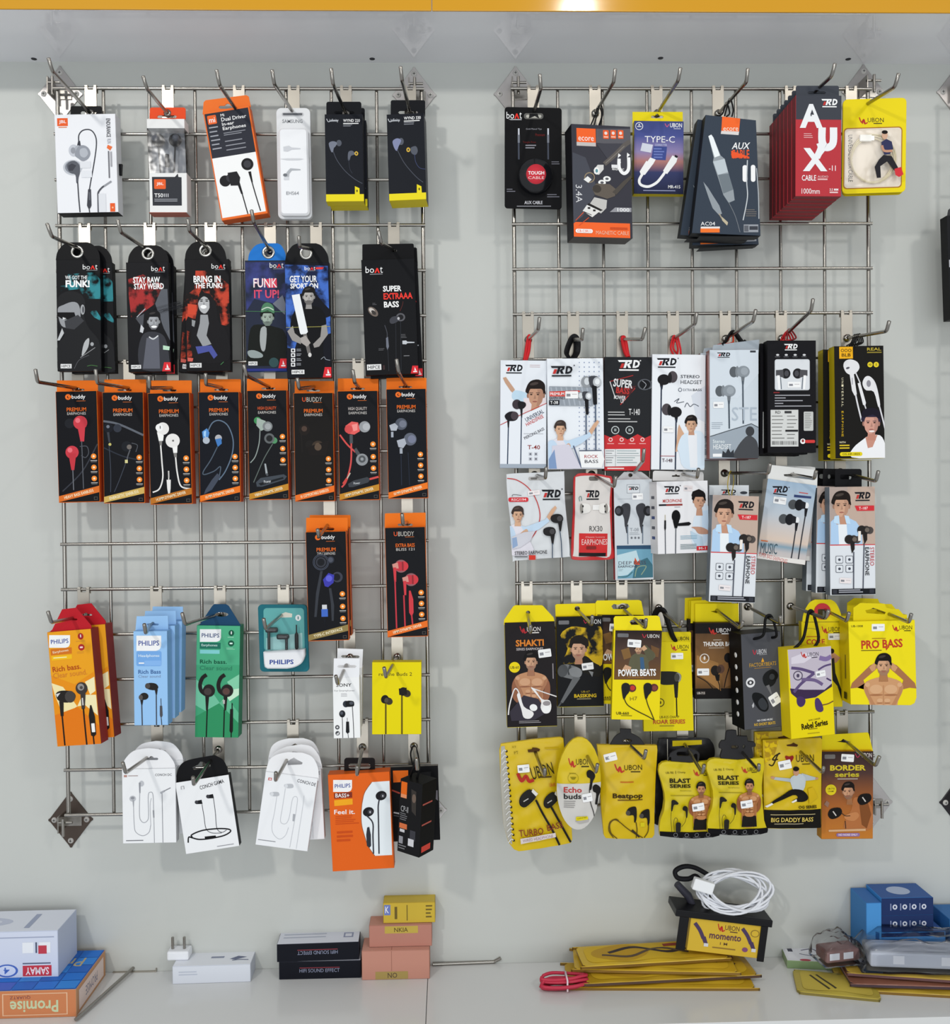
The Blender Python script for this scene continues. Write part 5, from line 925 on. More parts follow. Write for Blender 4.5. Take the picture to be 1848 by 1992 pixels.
p.E(1595,1452,26,26,'5a403c'); p.line([(1447,1595),(1440,1808)],9,'1f1d1d'); p.line([(1580,1595),(1574,1808)],9,'1f1d1d'); p.R(1570,1520,1584,1550,'b8b4b0'); p.line([(1640,1545),(1640,1600)],8,'1f1d1d'); p.P([(1625,1590),(1648,1590),(1646,1760),(1634,1785),(1620,1760)],'262424'); p.line([(1633,1780),(1633,1808)],8,'1f1d1d')
p.finish()

p = Pk('earphone_blister', 'teal blister pack with black earbuds over a white cup', 'blister pack', ZJ, [(168,782),(545,780),(562,1298),(185,1302)], 30, 6, '1f6672', body='backing_card', poly=[(x+(y-782)*.035, y) for x, y in rr(165,782,545,1302,30)])
p.P([(x+(y-782)*.02, y) for x, y in rr(208,808,522,1140,26)],'5fa8a6'); p.P([(230,1040),(510,1000),(512,1130),(230,1130)],'9cc8c6'); p.P([(330,860),(380,840),(432,852),(430,880),(350,882)],'d5d3c4'); p.E(478,884,22,24,'e4e8e6'); p.R(474,872,482,896,'3a7a78',3)
m = Mesh(); cup = [(206,1132),(215,1150),(235,1160)]+[(500,1160),(520,1140),(528,1090),(528,1180)]+spline([(528,1180),(505,1235),(450,1270),(390,1282)],4)[1:]+[(240,1282),(218,1270),(212,1240)]
m.prism([[p.Lz(*q, -.016) for q in [(206,1150),(526,1130),(528,1180)]+spline([(528,1180),(505,1235),(450,1268),(390,1280)],4)[1:]+[(240,1280),(218,1268),(212,1240)]]], -.016, 0, ('dcdde0', 'plastic'), None, None, .002)
vs, fs = text_mesh('PHILIPS', .02); u, v = p.Lz(350,1226,-.016); k = p.k()[0]; m.add([(u+a*184*k, -.0162, v+b*36*k) for a, b in vs], fs, NAVY); p.piece('white_cup', m)
for (x, y, x2, y2) in ((275,978,252,1130), (362,1030,388,1130)):
    m = Mesh(); u, v = p.Lz(x, y, -.008); a, b = p.Lz(x2, y2, -.008); m.box(u-.011, u+.010, -.012, -.004, v-.0045, v+.0045, ('15181b', 'gloss'), .003); m.tube([(a, -.008, v-.002), (a, -.008, b)], .0024, ('15181b', 'gloss')); p.piece('earbud', m)
m = Mesh(); u, v = p.Lz(466,1050,-.008); m.tube([(u, -.008, v+.024), (u, -.008, v+.012), (u, -.008, v+.008), (u, -.008, v-.014), (u, -.008, v-.018)], [.001,.001,.0032,.0032,.001], ('1c1f22', 'plastic')); p.piece('inline_mic', m)
m = Mesh(); m.prism([[p.Lz(x+(y-782)*.02, y, -.018) for x, y in rr(208,806,524,1150,30)]], -.018, -.0172, clear_mat(), None, None, .001); p.piece('clear_blister', m)
p.finish()

p = Pk('earphone_box', 'narrow white box with small black earphones and a folded white tab', 'box', ZJ, [(745,1345),(950,1345),(962,1815),(755,1818)], 84, 22, 'e6e7ea', 'dadbdd')
p.part('hang_tab', [[(750,1350),(755,1198),(955,1200),(952,1350)], euro(856,1255,150,38)], .001, .001, 'e2e3e6')
p.P([(800,1322),(950,1318),(950,1342),(800,1345)],'8fc0c8'); p.T('SONY',772,1392,892,1418,'2a2a2e'); p.T('For Smartphones',758,1442,915,1458,'77787c',bold=0); p.lines(810,1470,870,1500,3,'a0a0a4',.35)
p.E(848,1552,24,26,'2e333b'); p.P(spline([(850,1530),(905,1530),(912,1562),(895,1572),(850,1570)],3,True),'232529'); p.E(890,1545,16,12,'4a4e56'); p.line([(898,1570),(906,1700),(910,1815)],5,'303036'); p.E(820,1628,24,28,'262a31'); p.E(815,1622,12,13,'4c505a'); p.line([(820,1652),(824,1815)],5,'303036'); p.line([(858,1658),(860,1690)],5,'8a8a8e'); p.P([(850,1688),(872,1688),(876,1770),(862,1782),(848,1770)],'25262a'); p.line([(864,1780),(868,1815)],4,'303036'); p.E(782,1732,17,17,'45464a'); p.E(782,1732,8,8,'c8c8ca'); p.E(784,1778,17,17,'45464a'); p.P([(772,1786),(796,1768),(790,1790)],'d8d8da')
p.finish(); p.behind('second narrow white box hanging behind the first', 2, 11, 30, 1.5)

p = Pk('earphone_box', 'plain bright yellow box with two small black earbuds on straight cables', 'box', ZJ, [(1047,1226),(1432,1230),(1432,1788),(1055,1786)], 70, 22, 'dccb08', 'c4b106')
p.T('realme Buds 2',1102,1306,1362,1334,'3a3618',bold=0)
for x, y, xs in ((1150,1515,1157), (1290,1455,1282)):
    p.E(x+30,y+15,32,28,'3a3428',30); p.E(x,y,30,34,'262320',20); p.E(x+12,y+8,16,20,'4c463c',20); p.R(xs-7,y+30,xs+7,1786,'8a7a10'); p.line([(xs,y+25),(xs+1,1786)],5,'2e2a18',False)
p.P([(1258,1432),(1318,1425),(1322,1480),(1262,1482)],'2a2723')
r_ = rod(34, 58); m = Mesh(); strap(p, [up(p,1205,1228,.010), r_+Vector((-.007,0,-.005)), r_+Vector((0,0,.004)), r_+Vector((.007,0,-.005)), up(p,1285,1228,.010)], .0014, '8a6418'); p.finish()

# bottom row
def wtab(p, pts, hole, c='e4e4e6', y0=.004): p.part('hang_tab', [pts, hole], y0, .001, c)
p = Pk('earphone_pack', 'white pack with a drawing of grey earbuds and a looped cable', 'box', ZK, [(745,402),(1176,402),(1192,1003),(752,1013)], 64, 16, 'e3e4e6', 'cfd0d2')
wtab(p, [(745,420)]+spline([(745,405),(765,330),(840,255),(960,232)],4)+spline([(1010,236),(1100,260),(1170,350),(1178,410)],4)+[(1178,420)], euro(985,315,115,36))
p.lines(805,396,920,404,1,'9a9a9e',.6,False); p.T('CONCH DC',1015,440,1152,460,'55565c'); p.P([(760,452),(786,452),(786,470),(760,470)],'b48a80'); p.lines(795,455,890,464,1,'a89a98',.8)
p.E(832,645,27,25,'b6b8bd'); p.E(832,640,16,12,'8a8c92'); p.P([(830,655),(845,655),(842,712),(836,712)],'9a9ca2'); p.line([(839,700),(845,860),(860,920),(915,948),(965,920),(980,860)],5,'9a9ca2'); p.E(905,522,20,24,'b6b8bd'); p.P([(882,515),(898,512),(896,600),(886,600)],'8a8c92'); p.line([(890,590),(888,780),(905,830),(930,840),(955,820),(962,780),(960,620),(978,592),(998,615),(1004,760),(1010,1006)],5,'9a9ca2'); p.P([(996,740),(1008,740),(1010,800),(1000,800)],'8a8c92'); p.line([(980,860),(975,700),(985,640)],4,'a8aab0'); p.P([(1056,592),(1090,575),(1096,588),(1062,606)],'a4a6ac'); p.line([(1090,582),(1142,556)],7,'7c7e84',False); p.line([(1072,600),(1080,1004)],5,'8a8c92'); p.lines(778,984,920,992,1,'55565e',.7,False)
p.finish(); p.behind('white pack hidden behind the one with a grey looped cable', 8, 7, 18, -1.5)
p = Pk('earphone_pack', 'tilted white pack with a black round-cornered top and black coiled earphones', 'box', ZK, [(1178,512),(1612,455),(1706,1030),(1268,1100)], 62, 16, 'e3e4e6', '2b2c2f')
wtab(p, [(1186,530)]+spline([(1182,508),(1205,400),(1260,340),(1380,310)],4)+spline([(1500,290),(1570,330),(1605,400),(1616,460)],4)+[(1618,475)], [(1318,390),(1365,368),(1385,343),(1412,345),(1425,360),(1465,362),(1470,385),(1330,412)], '1a1a1d')
p.P([(1225,545),(1250,540),(1254,568),(1229,573)],'d8d8da'); p.line([(1229,570),(1227,546),(1250,542),(1253,566)],4,'55555a',False); p.T('CONCH GAMA',1375,512,1582,545,'35363c',-8)
for x, y in ((1385,672), (1478,625)):
    p.P([(x-40,y-8),(x+10,y-18),(x+18,y+16),(x-34,y+18)],'25262a'); p.E(x-32,y+2,14,15,'3a3b40')
p.line([(1398,690),(1415,790),(1432,890),(1480,925),(1560,925)],5,'4a4b52'); p.line([(1492,640),(1508,760),(1520,885),(1560,920),(1600,900)],5,'4a4b52'); p.line([(1320,960),(1315,940),(1400,905),(1520,890),(1610,893),(1632,912),(1580,945),(1480,968),(1380,978),(1320,965),(1290,960),(1286,1005)],11,'232327'); p.P([(1420,955),(1510,945),(1515,965),(1424,977)],'1b1b1e'); p.lines(1520,1022,1660,1030,1,'8a8a90',.7,False)
p.finish()
p = Pk('earphone_pack', 'front white pack with pale earbuds and a small red mark, leaning over its twin', 'box', ZL, [(238,428),(672,480),(572,1072),(155,1025)], 70, 16, 'e3e4e7', 'd2d3d6')
wtab(p, [(236,445)]+spline([(240,420),(270,330),(330,285),(420,265)],4)+spline([(540,270),(620,305),(665,390),(673,480)],4)+[(670,500)], [(415,345),(440,325),(470,310),(492,325),(540,350),(535,366),(420,372)])
p.P([(262,472),(290,475),(288,497),(258,494)],'c05a56'); p.P([(268,478),(284,480),(283,492),(266,490)],'e8d8d6'); p.T('CONCH DE',495,500,650,528,'55565c',6); p.lines(395,421,420,427,1,'8a8a8e',.8,False)
for x, y in ((428,542), (312,608)): p.P(spline([(x-36,y-12),(x,y-18),(x+32,y-14),(x+36,y+12),(x,y+18),(x-34,y+10)],3,True),'b4b6bb'); p.E(x-22,y,14,16,'d0d2d6')
p.line([(330,625),(310,760),(290,860),(300,930),(350,975),(400,945),(425,880)],4,'b9bbc0'); p.line([(400,560),(375,720),(360,830),(400,850),(430,800),(455,660),(475,628),(498,645),(488,740),(470,850),(435,1045)],4,'b9bbc0'); p.line([(552,620),(545,690),(520,850),(488,1055)],4,'c0c2c6'); p.P([(462,770),(480,772),(474,830),(458,828)],'a4a6ac'); p.lines(175,985,320,992,1,'77787e',.7,False)
p.finish(); p.behind('white pack swung out behind the one with a small red mark', 2, 6, 20, -11); p.behind('white pack with a large slot, last behind the one with a red mark', -3, 13, 40, -3)
p = Pk('earphone_box', 'orange box with a curved white window showing two black earbuds', 'box', ZL, [(748,457),(1256,420),(1282,1208),(785,1245)], 66, 26, 'd85f1c', 'c65a1e')
p.part('hang_tab', [rr(880,312,1132,470,24), rr(915,358,1095,402,20)], .018, .0012, '201a1c')
p.P([(1105,510),(1250,500),(1272,1105),(1130,1112),(1080,1040),(1050,960),(1022,850),(1022,720),(1045,600)],'dde3ea'); p.line([(1105,510),(1045,600),(1022,720),(1022,850),(1050,960),(1080,1040),(1130,1112)],6,'9a5a3a')
shield(p,790,492,944,590,0); p.P([(796,600),(944,590),(946,636),(798,645)],'7e3020'); p.T('BASS+',808,602,922,636,WH,3); p.P([(798,658),(948,645),(950,692),(800,706)],'e8a020'); p.T('Feel it.',798,734,968,772,WH,2); p.lines(808,785,1005,860,5,'c04a18',.45); p.lines(820,910,990,1010,3,'c04a18',.5)
for x, y, xs in ((1182,620,1160), (1078,752,1115)):
    p.E(x,y,46,38,'26262a',-15); p.E(x+14,y,20,20,'3e3e44'); p.E(x+14,y+2,5,9,'c8c8cc'); p.line([(x-15,y+30),(xs-2,y+90),(xs,y+200),(xs+5,1095)],11,'33343c')
p.P([(1068,880),(1085,875),(1098,940),(1100,1030),(1086,1045),(1066,1030),(1060,940)],'2e3038'); p.finish()
BX = (740,1430,.13559)
p = Pk('headset_box', 'flat black headset box with an orange square, behind a narrower black one', 'box', BX, [(145,462),(825,440),(858,1505),(183,1528)], 44, 10, '18181b', '6d6964')
p.P([(178,510),(398,505),(398,668),(185,680)],'df6a1e'); p.line([(165,790),(280,835)],22,'b0483a',False); p.P([(560,540),(730,520),(720,590),(560,620)],'2c2c2e'); p.P([(750,800),(820,790),(825,940),(770,900)],'77737a'); p.line([(190,1110),(270,1125)],22,'c8c8ca',False); p.line([(190,1150),(270,1165)],18,'55555a',False)
r_ = rod(39, 20); strap(p, [up(p,470,450,.008), r_+Vector((-.006,0,-.01)), r_+Vector((0,0,.0035)), r_+Vector((.006,0,-.01)), up(p,560,450,.008)], .0013, '141416'); p.finish()
p = Pk('headset_box', 'narrow black headset box turned corner-on with orange marks', 'box', BX, [(270,605),(590,720),(560,1790),(262,1640)], 112, 40, '232325', '151517', yaw=-34, n=True)
p.R(5,3,32,23,'d9651e'); p.R(5,20,32,25,'d88a60'); p.T('CP-II',8,36,42,44,'a8a8aa',bold=0); p.lines(6,46,42,57,4,'77777a',.35); p.P([(52,10),(75,12),(78,45),(58,40)],'383431'); p.E(66,22,9,6,'6a5a50'); p.R(5,60,40,67,'c86a40'); p.R(8,68,30,72,'c0bfc2'); p.R(55,66,80,80,'3a3a40'); p.R(6,78,24,88,'8a8a90'); p.R(48,78,74,88,'c8c8cc'); p.lines(6,90,40,97,2,'77777a',.4)
m = Mesh()
for z0, z1 in ((.70,.72),(.42,.44)):
    m.box(p.w/2-.0001, p.w/2+.0003, .004, .030, p.h*z0, p.h*z1, 'a8544a')
m.box(p.w/2-.0001, p.w/2+.0003, .006, .030, p.h*.05, p.h*.13, 'c8453a'); p.piece('side_print', m)
r_ = rod(39, 100); strap(p, [up(p,430,600,.02), r_+Vector((-.005,0,-.012)), r_+Vector((0,0,.0035)), r_+Vector((.005,0,-.012)), up(p,520,640,.02)], .002, '141416'); p.finish()

# ================================================================== grid with the yellow packs: white boxes
SKY = fade_mat('pale_sky', [(0,'e4e8ee'),(.5,'dfe4ec'),(1,'c2cbd8')], hi=.2)
def man_stretch(p, x, y, r, sx=1, skin='c9a184', shirt='b9cde0', tee='d5d2da'):
    p.P(spline([(x-2.2*r,y+3.0*r),(x-.6*r,y+1.7*r),(x+.7*r,y+1.9*r),(x+1.8*r,y+4.0*r),(x+2.9*r,y+7.2*r),(x-1.8*r,y+7.4*r),(x-2.6*r,y+5.4*r)],3,True),tee)
    p.P([(x+.5*r,y+2.0*r),(x+1.4*r,y+2.2*r),(x+5.0*r,y+.9*r),(x+5.5*r,y+.3*r),(x+5.8*r,y+1.2*r),(x+4.0*r,y+2.6*r),(x+1.6*r,y+3.8*r)],shirt)
    p.P([(x+5.3*r,y+.4*r),(x+6.2*r,y-1.0*r),(x+6.9*r,y-1.7*r),(x+7.2*r,y-1.3*r),(x+6.5*r,y-.2*r),(x+5.8*r,y+1.0*r)],skin)
    p.P(spline([(x-2.4*r,y+2.6*r),(x-1.0*r,y+2.2*r),(x-.4*r,y+4.2*r),(x-1.6*r,y+6.2*r),(x-2.6*r,y+6.6*r)],3,True),shirt); p.P(spline([(x-1.0*r,y+5.0*r),(x+.6*r,y+3.3*r),(x+1.6*r,y+2.6*r),(x+1.9*r,y+3.4*r),(x+.9*r,y+4.2*r),(x-.4*r,y+5.6*r)],3,True),skin); neck(p,x,y,r,skin); head(p,x,y,r,skin,'3a2f2b',turn=.12)
p = Pk('earphone_box', 'white box with a man stretching out his arm over two black earphones', 'box', ZM, [(145,592),(518,592),(514,1472),(133,1472)], 40, 22, 'd9dde3', 'c3c8ce')
logo_rd(p,180,628,322,702); p.lines(380,630,465,660,2,'b08a88',.2,False)
p.P([(160,735),(185,728),(258,830),(245,860),(225,845),(178,775)],'b9947c'); p.P(spline([(235,870),(260,838),(330,850),(380,880),(365,945),(250,915)],3,True),'b4ccdc'); p.P([(330,900),(515,900),(515,950),(330,1030)],'d8cdd0'); neck(p,425,880,60,'b98d74'); head(p,430,870,72,'b98d74','2b2120',turn=-.15); p.line([(136,1122),(300,1040),(518,942)],5,'b8322f',False); p.P([(136,1126),(518,948),(516,1440),(134,1440)],'dbdfe5')
p.E(275,952,38,40,'3a3238'); p.P(spline([(285,930),(340,935),(348,965),(320,990),(290,985)],3,True),'26242a'); p.P([(302,985),(322,985),(318,1062),(308,1062)],'26242a'); p.line([(312,1055),(306,1440)],9,'2c3a50'); p.P(spline([(175,1045),(215,1012),(270,1015),(288,1050),(262,1085),(200,1085)],3,True),'26242a'); p.E(255,1045,30,34,'453c42'); p.P([(195,1080),(215,1080),(210,1145),(200,1145)],'26242a'); p.line([(205,1140),(198,1440)],9,'2c3a50')
p.T('UNIVERSAL',336,1025,500,1060,'2f3950',-28,.01); p.T('HANDSFREE',340,1068,498,1098,'b8322f',-28,.01); p.lines(330,1190,500,1198,1,'a8aab0',.6); p.T('PIERCING BASS',325,1178,506,1202,'3a3a44',-27,.01); p.T('T-40',362,1285,464,1320,'8a3430')
for x in (385,430):
    for y in (1358,1398): p.R(x-14,y-14,x+14,y+14,'b9bcc4',3); p.E(x,y,7,8,'5a5c66')
p.R(133,1440,514,1472,'9aa4b0')
r_ = rod(40, 26); strap(p, [up(p,335,592,.012), r_+Vector((-.006,0,-.020)), r_+Vector((-.002,0,.002)), r_+Vector((.001,0,.0035)), r_+Vector((-.001,0,-.020)), up(p,350,592,.012)], .0016, 'c4242a', 1.8); p.finish()
p = Pk('earphone_box', 'white dotted box with chrome earphones and a stretching man', 'box', ZM, [(520,578),(978,574),(990,1478),(530,1482)], 46, 24, 'dde1e7', 'c3c8ce')
for i in range(5):
    for j in range(20): p.E(785+40*i,610+37*j,4.5,4.5,'7a88a8')
logo_rd(p,550,640,728,728); p.E(742,635,6,6,'5a5c66'); p.P([(538,805),(890,812),(892,965),(540,962)],'8c939c'); 
for x in range(545,880,42): p.line([(x,960),(x-0,812)],7,'a4abb4',False) if False else p.P([(x,812),(x+12,812),(x+42,962),(x+30,962)],'a0a7b0')
p.P([(540,848),(785,840),(800,862),(785,888),(540,888)],'c8392e'); p.T('PREMIUM',545,855,660,880,WH); p.T('EARPHONES',540,890,665,912,'3a2f30'); p.R(536,918,622,958,'22242b'); p.T('T-38',545,925,610,950,WH); p.sticker(668,846,774,905)
for x, y, s, ye in ((890,775,1,960), (830,890,.78,1040)):
    p.E(x-50*s,y-5*s,42*s,48*s,'8a8e93'); p.E(x-45*s,y-10*s,22*s,30*s,'c6cace'); p.P(spline([(x-30*s,y-45*s),(x+40*s,y-50*s),(x+68*s,y-10*s),(x+55*s,y+35*s),(x-10*s,y+42*s)],3,True),'3e4046'); p.E(x+38*s,y-5*s,34*s,40*s,'b4b8bc'); p.E(x+40*s,y-8*s,20*s,24*s,'dcdfe2'); p.P([(x-5*s,y+20*s),(x+35*s,y+30*s),(x+38*s,ye-10),(x+25*s,ye),(x+8*s,ye-5)],'1f2025')
p.line([(838,1038),(840,1332)],10,'46566e'); p.line([(915,955),(918,1332)],10,'46566e')
man_stretch(p,628,1155,44); p.P([(560,1290),(700,1280),(800,1476),(560,1478)],'c9c6d2'); p.line([(735,1290),(800,1470)],10,'4a5672',False); p.P([(535,1400),(580,1320),(600,1478),(535,1478)],'7a92b8')
p.P([(780,1338),(965,1335),(988,1400),(965,1470),(800,1468)],'e6e8ec'); p.T('ROCK',824,1365,936,1392,'a03038'); p.T('BASS',826,1405,938,1432,'2f2f3a'); p.R(780,1326,965,1334,'4a5266')
r_ = rod(41, 20); m = Mesh(); strap(p, [up(p,705,576,.016), r_+Vector((-.013,0,-.022)), r_+Vector((-.006,0,-.002)), r_+Vector((0,0,.0038)), r_+Vector((.005,0,-.004)), r_+Vector((.004,0,-.022)), up(p,735,576,.016)], .003, '1c1c20', 2.2); p.finish()
p = Pk('earphone_box', 'black and red box with a triangle slogan and spec table', 'box', ZM, [(985,568),(1386,562),(1362,1494),(990,1492)], 38, 20, '2e3034', '4a1f22')
logo_rd(p,1100,590,1280,680,'eeeeee'); p.E(1284,595,6,6,'c8c8c8')
p.line([(1035,765),(1225,715)],7,'9a2c2c',False); p.line([(1035,765),(1080,905)],7,'c8c8c8',False); p.line([(1240,820),(1120,955)],7,'b8322f',False); p.P([(1085,820),(1250,800),(1195,880),(1095,890)],'4a2426'); p.T('SUPER',1062,748,1222,815,'d8d8d8',6,.03); p.T('BASS',1085,815,1195,865,'b8322f',6,.02); p.T('POWER',1068,880,1165,912,'d4d4d4',4,.02); p.T('UP',1122,908,1152,942,'d4d4d4')
p.E(1318,790,58,46,'55585e'); p.E(1320,790,46,38,'1f2024'); p.line([(1300,760),(1330,790),(1310,825)],5,'9a9da2'); p.line([(1370,760),(1385,790),(1360,825)],4,'8a8d92')
p.T('T-140',1188,988,1280,1040,'e4e4e4',bold=.0); p.lines(1018,1012,1160,1056,2,'b4b4b4',.35); p.lines(1018,1066,1270,1112,2,'b4b4b4',.35)
for x in (1078,1195): p.ring(x,1162,30,7,'b9c0c0'); p.R(x-10,1150,x+10,1172,'8a9292')
p.P([(988,1200),(1040,1222),(1100,1198),(1180,1240),(1260,1195),(1320,1228),(1368,1205),(1362,1494),(990,1492)],'bf3034')
for x in (1040,1130,1215,1300): p.E(x,1240,17,17,'e4c8c4'); p.E(x,1240,10,10,'bf3034'); p.R(x-28,1270,x+28,1276,'e0a8a4')
p.P([(992,1318),(1282,1316),(1282,1455),(994,1460)],'d8dadb')
for y in (1330,1350,1385,1405,1425): p.lines(1000,y,1075,y+8,1,'5a6064',.6); p.lines(1090,y,1275,y+8,1,'70868a',.6)
p.R(1078,1318,1081,1458,'8a9092'); p.R(994,1370,1282,1373,'8a9092'); p.R(1012,1470,1150,1480,'ecd8d4')
r_ = rod(42, 22); strap(p, [up(p,1180,566,.012), r_+Vector((.001,0,-.020)), r_+Vector((-.003,0,.0)), r_+Vector((0,0,.0036)), r_+Vector((.003,0,-.004)), r_+Vector((.006,0,-.022)), up(p,1190,566,.012)], .0022, 'c4242a', 1.5); p.finish()
p = Pk('earphone_box', 'white box with a smiling man raising a finger beside black earphones', 'box', ZM, [(1388,546),(1818,542),(1806,1486),(1366,1486)], 42, 22, 'dfe2e8', 'c6cad0')
logo_rd(p,1418,574,1580,656); p.E(1592,576,5,5,'5a5c66'); p.P([(1700,880),(1812,800),(1810,1100),(1740,1060)],'cdd3dc'); p.T('STEREO',1612,712,1768,738,'2c303a'); p.T('HEADSET',1612,755,1788,786,'2c303a',bold=0); p.E(1608,833,16,17,'6a707c'); p.E(1608,833,10,11,'dfe2e8'); p.T('EXTRA',1632,824,1705,844,'6a707c',bold=0); p.T('BASS',1712,824,1785,844,'2c303a')
for x, y, xs, ye in ((1475,750,1455,800), (1570,1015,1575,1070)):
    sx = 1 if x < 1500 else -1
    p.E(x+72*sx,y-22,40,48,'4a4448'); p.E(x+50*sx,y-15,16,44,'2c2a2e'); p.E(x,y,52,44,'232226'); p.P([(xs-14,y+30),(xs+16,y+30),(xs+8,ye+30),(xs-4,ye+30)],'232226'); p.line([(xs,ye),(xs-10 if x < 1500 else xs-6,1484)],11,'2a3346')
p.line([(1560,930),(1600,905),(1580,940),(1640,930)],5,'3a4250'); p.line([(1645,975),(1665,940),(1690,970),(1720,950),(1760,968)],5,'3a4250')
p.P([(1570,1340),(1590,1150),(1600,1115),(1622,1160),(1640,1190),(1620,1260),(1640,1320)],'c9a184'); p.P(spline([(1585,1310),(1620,1210),(1690,1180),(1770,1170),(1810,1240),(1808,1470),(1640,1470),(1600,1350)],3,True),'ccdae6'); p.P([(1670,1195),(1745,1190),(1750,1470),(1690,1470)],'dfe2ea'); neck(p,1700,1115,42,'b98d74'); head(p,1698,1115,46,'c9a184','221c1b')
p.sticker(1468,1132,1555,1182); p.R(1446,1372,1564,1376,'a03038'); p.T('T-148',1460,1395,1545,1424,'5a4a50')
r_ = rod(43, 24); m = Mesh()
for q in (-1, 1): strap(p, [up(p,1570+18*q,543,.010+.006*q), r_+Vector((-.006+.002*q,0,-.016)), r_+Vector((.002*q,0,.0036)), r_+Vector((.006+.002*q,0,-.016)), up(p,1600+14*q,543,.010+.006*q)], .0017, 'c4242a')
p.finish()
p = Pk('earphone_box', 'pale grey-blue box with grey earbuds and a seated silhouette', 'box', ZN, [(172,513),(572,500),(566,1393),(170,1396)], 61, 22, 'c3ccd4', '8a5048', '7a3a34', kind='gloss')
p.part('hang_tab', [[(185,530),(200,468),(575,422),(570,530)]], .003, .0008, '9aa3ab')
p.P([(172,520),(420,505),(572,500),(570,700),(400,900),(171,900)],'c9d1d9'); logo_rd(p,230,528,338,572); p.R(500,512,546,528,'3a3d44')
for x, y, xs, ye in ((445,685,440,760), (330,842,326,920)):
    p.E(x-78,y+2,36,44,'565b60'); p.E(x-50,y,16,46,'7a8086'); p.E(x+0,y,52,48,'868d94'); p.E(x+8,y-4,30,30,'969da4'); p.P([(xs-14,y+40),(xs+16,y+40),(xs+8,ye+30),(xs-6,ye+30)],'6a7076'); p.line([(xs,ye),(xs+4,1150 if x < 400 else 1110)],12,'4a545e')
p.T('STE',350,975,555,1085,'a9b4bf',bold=0); p.sticker(198,932,285,982); p.lines(185,1100,290,1160,4,'8e99a4',.25)
p.line([(172,1215),(330,1165),(510,1110),(566,1140)],6,'3c444c',False); p.P([(172,1220),(330,1170),(510,1114),(566,1144),(566,1393),(170,1396)],'96a0aa'); p.P(spline([(370,1390),(390,1310),(440,1240),(490,1205),(545,1240),(566,1300),(566,1392)],3,True),'44464a'); p.E(498,1172,36,40,'3a3c40'); p.T('Stereo',195,1240,292,1268,'dfe6ea',bold=0); p.T('HEADSET',198,1278,345,1318,'e4eaee',bold=0); p.R(195,1355,268,1380,'e8ecee'); p.P([(270,1385),(275,1330),(300,1350),(320,1310),(340,1345),(365,1320),(368,1388)],'30343a')
r_ = rod(44, 50); m = Mesh(); strap(p, [up(p,270,470,.004), r_+Vector((-.012,0,-.012)), r_+Vector((0,0,.0042)), r_+Vector((.016,0,-.014)), up(p,465,440,.004)], .0022, '1c1b1d', 2.0); r_ = rod(44, 45); strap(p, [up(p,232,470,.008), r_+Vector((-.010,0,-.012)), r_+Vector((0,0,.003)), r_+Vector((.002,0,-.012)), up(p,300,460,.008)], .0016, 'c8482c'); p.finish()
p.behind('box with brown-red edges hidden behind the pale grey-blue one', -8, -1, 27, 0)
p = Pk('earphone_box', 'black box with a white picture window of grey earbuds and a barcode label', 'box', ZN, [(640,430),(1038,430),(1040,1345),(645,1345)], 76, 20, '1c1b20', '121214', '121214')
logo_rd(p,778,458,888,512,'eeeeee')
for x in (725,795,868,942): p.E(x,548,13,8,'c8c8ca'); p.lines(x-22,562,x+22,568,1,'6a6a6e',.7)
p.R(700,584,988,836,'c6c9cd',18); p.R(708,592,980,828,'cfd2d6',14)
for sx, x in ((1,790), (-1,888)):
    p.E(x,700,40,42,'2c2c30'); p.P([(x-sx*20,668),(x-sx*80,672),(x-sx*80,718),(x-sx*15,735)],'4a4a4e'); p.E(x+sx*8,700,18,24,'45454a'); p.P([(x-sx*70,715),(x-sx*48,715),(x-sx*45,830),(x-sx*60,830)],'e8e9ea'); p.line([(x-sx*42,730),(x-sx*35,828)],7,'5a646e')
p.sticker(806,768,912,815); p.R(690,852,740,860,'8a2c30')
for k, (a, b) in enumerate(((700,990),(700,790),(700,930),(700,770),(700,1000))): p.R(a,874+k*22,b,882+k*22,'9a9aa0')
p.R(666,997,894,1296,'c9cac8'); p.T('RD',705,1006,748,1028,'2a2a2c'); p.R(780,1006,838,1026,'3a3a3c')
for k in range(7): p.lines(676,1045+k*30,782,1055+k*30,1,'6a6a68',.6); p.lines(800,1045+k*30,885,1055+k*30,1,'6a6a68',.6)
for k in range(22): p.R(680+k*9.4,1252,680+k*9.4+random.choice((2,3,5)),1282,'2e2e2e')
p.R(786,1160,890,1175,'2e2e30'); p.R(935,1012,1014,1168,'b9bab8',8); p.lines(944,1025,1006,1155,9,'7a7a78',.3); p.E(928,1254,22,22,'e4e4e4'); p.E(928,1250,10,12,'8a3a38'); p.R(945,1243,1028,1268,'c83a38',10)
for q, cc in ((0,'c4242a'), (1,'b02026'), (2,'7a2024')):
    r_ = rod(45, 36+7*q); strap(p, [up(p,770+22*q,428,.006+.003*q), r_+Vector((-.010+.003*q,0,-.012)), r_+Vector((0,0,.0036)), r_+Vector((.007+.002*q,0,-.010)), up(p,810+15*q,428,.006+.003*q)], .0014, cc)
p.finish()
for k in (1, 2): p.behind(('black box directly behind the one with a white picture window','black box nearest the grid, last behind the white picture window')[k-1], -4.5*k, -1.5*k, 21.5*k, .5*k, group='black boxes behind the picture-window box')
p = Pk('earphone_box', 'front black and yellow box with white earbuds and a man in a white shirt', 'box', ZN, [(1190,476),(1585,472),(1606,1390),(1196,1395)], 66, 22, '211f1d', 'cbb41c', 'cbb41c')
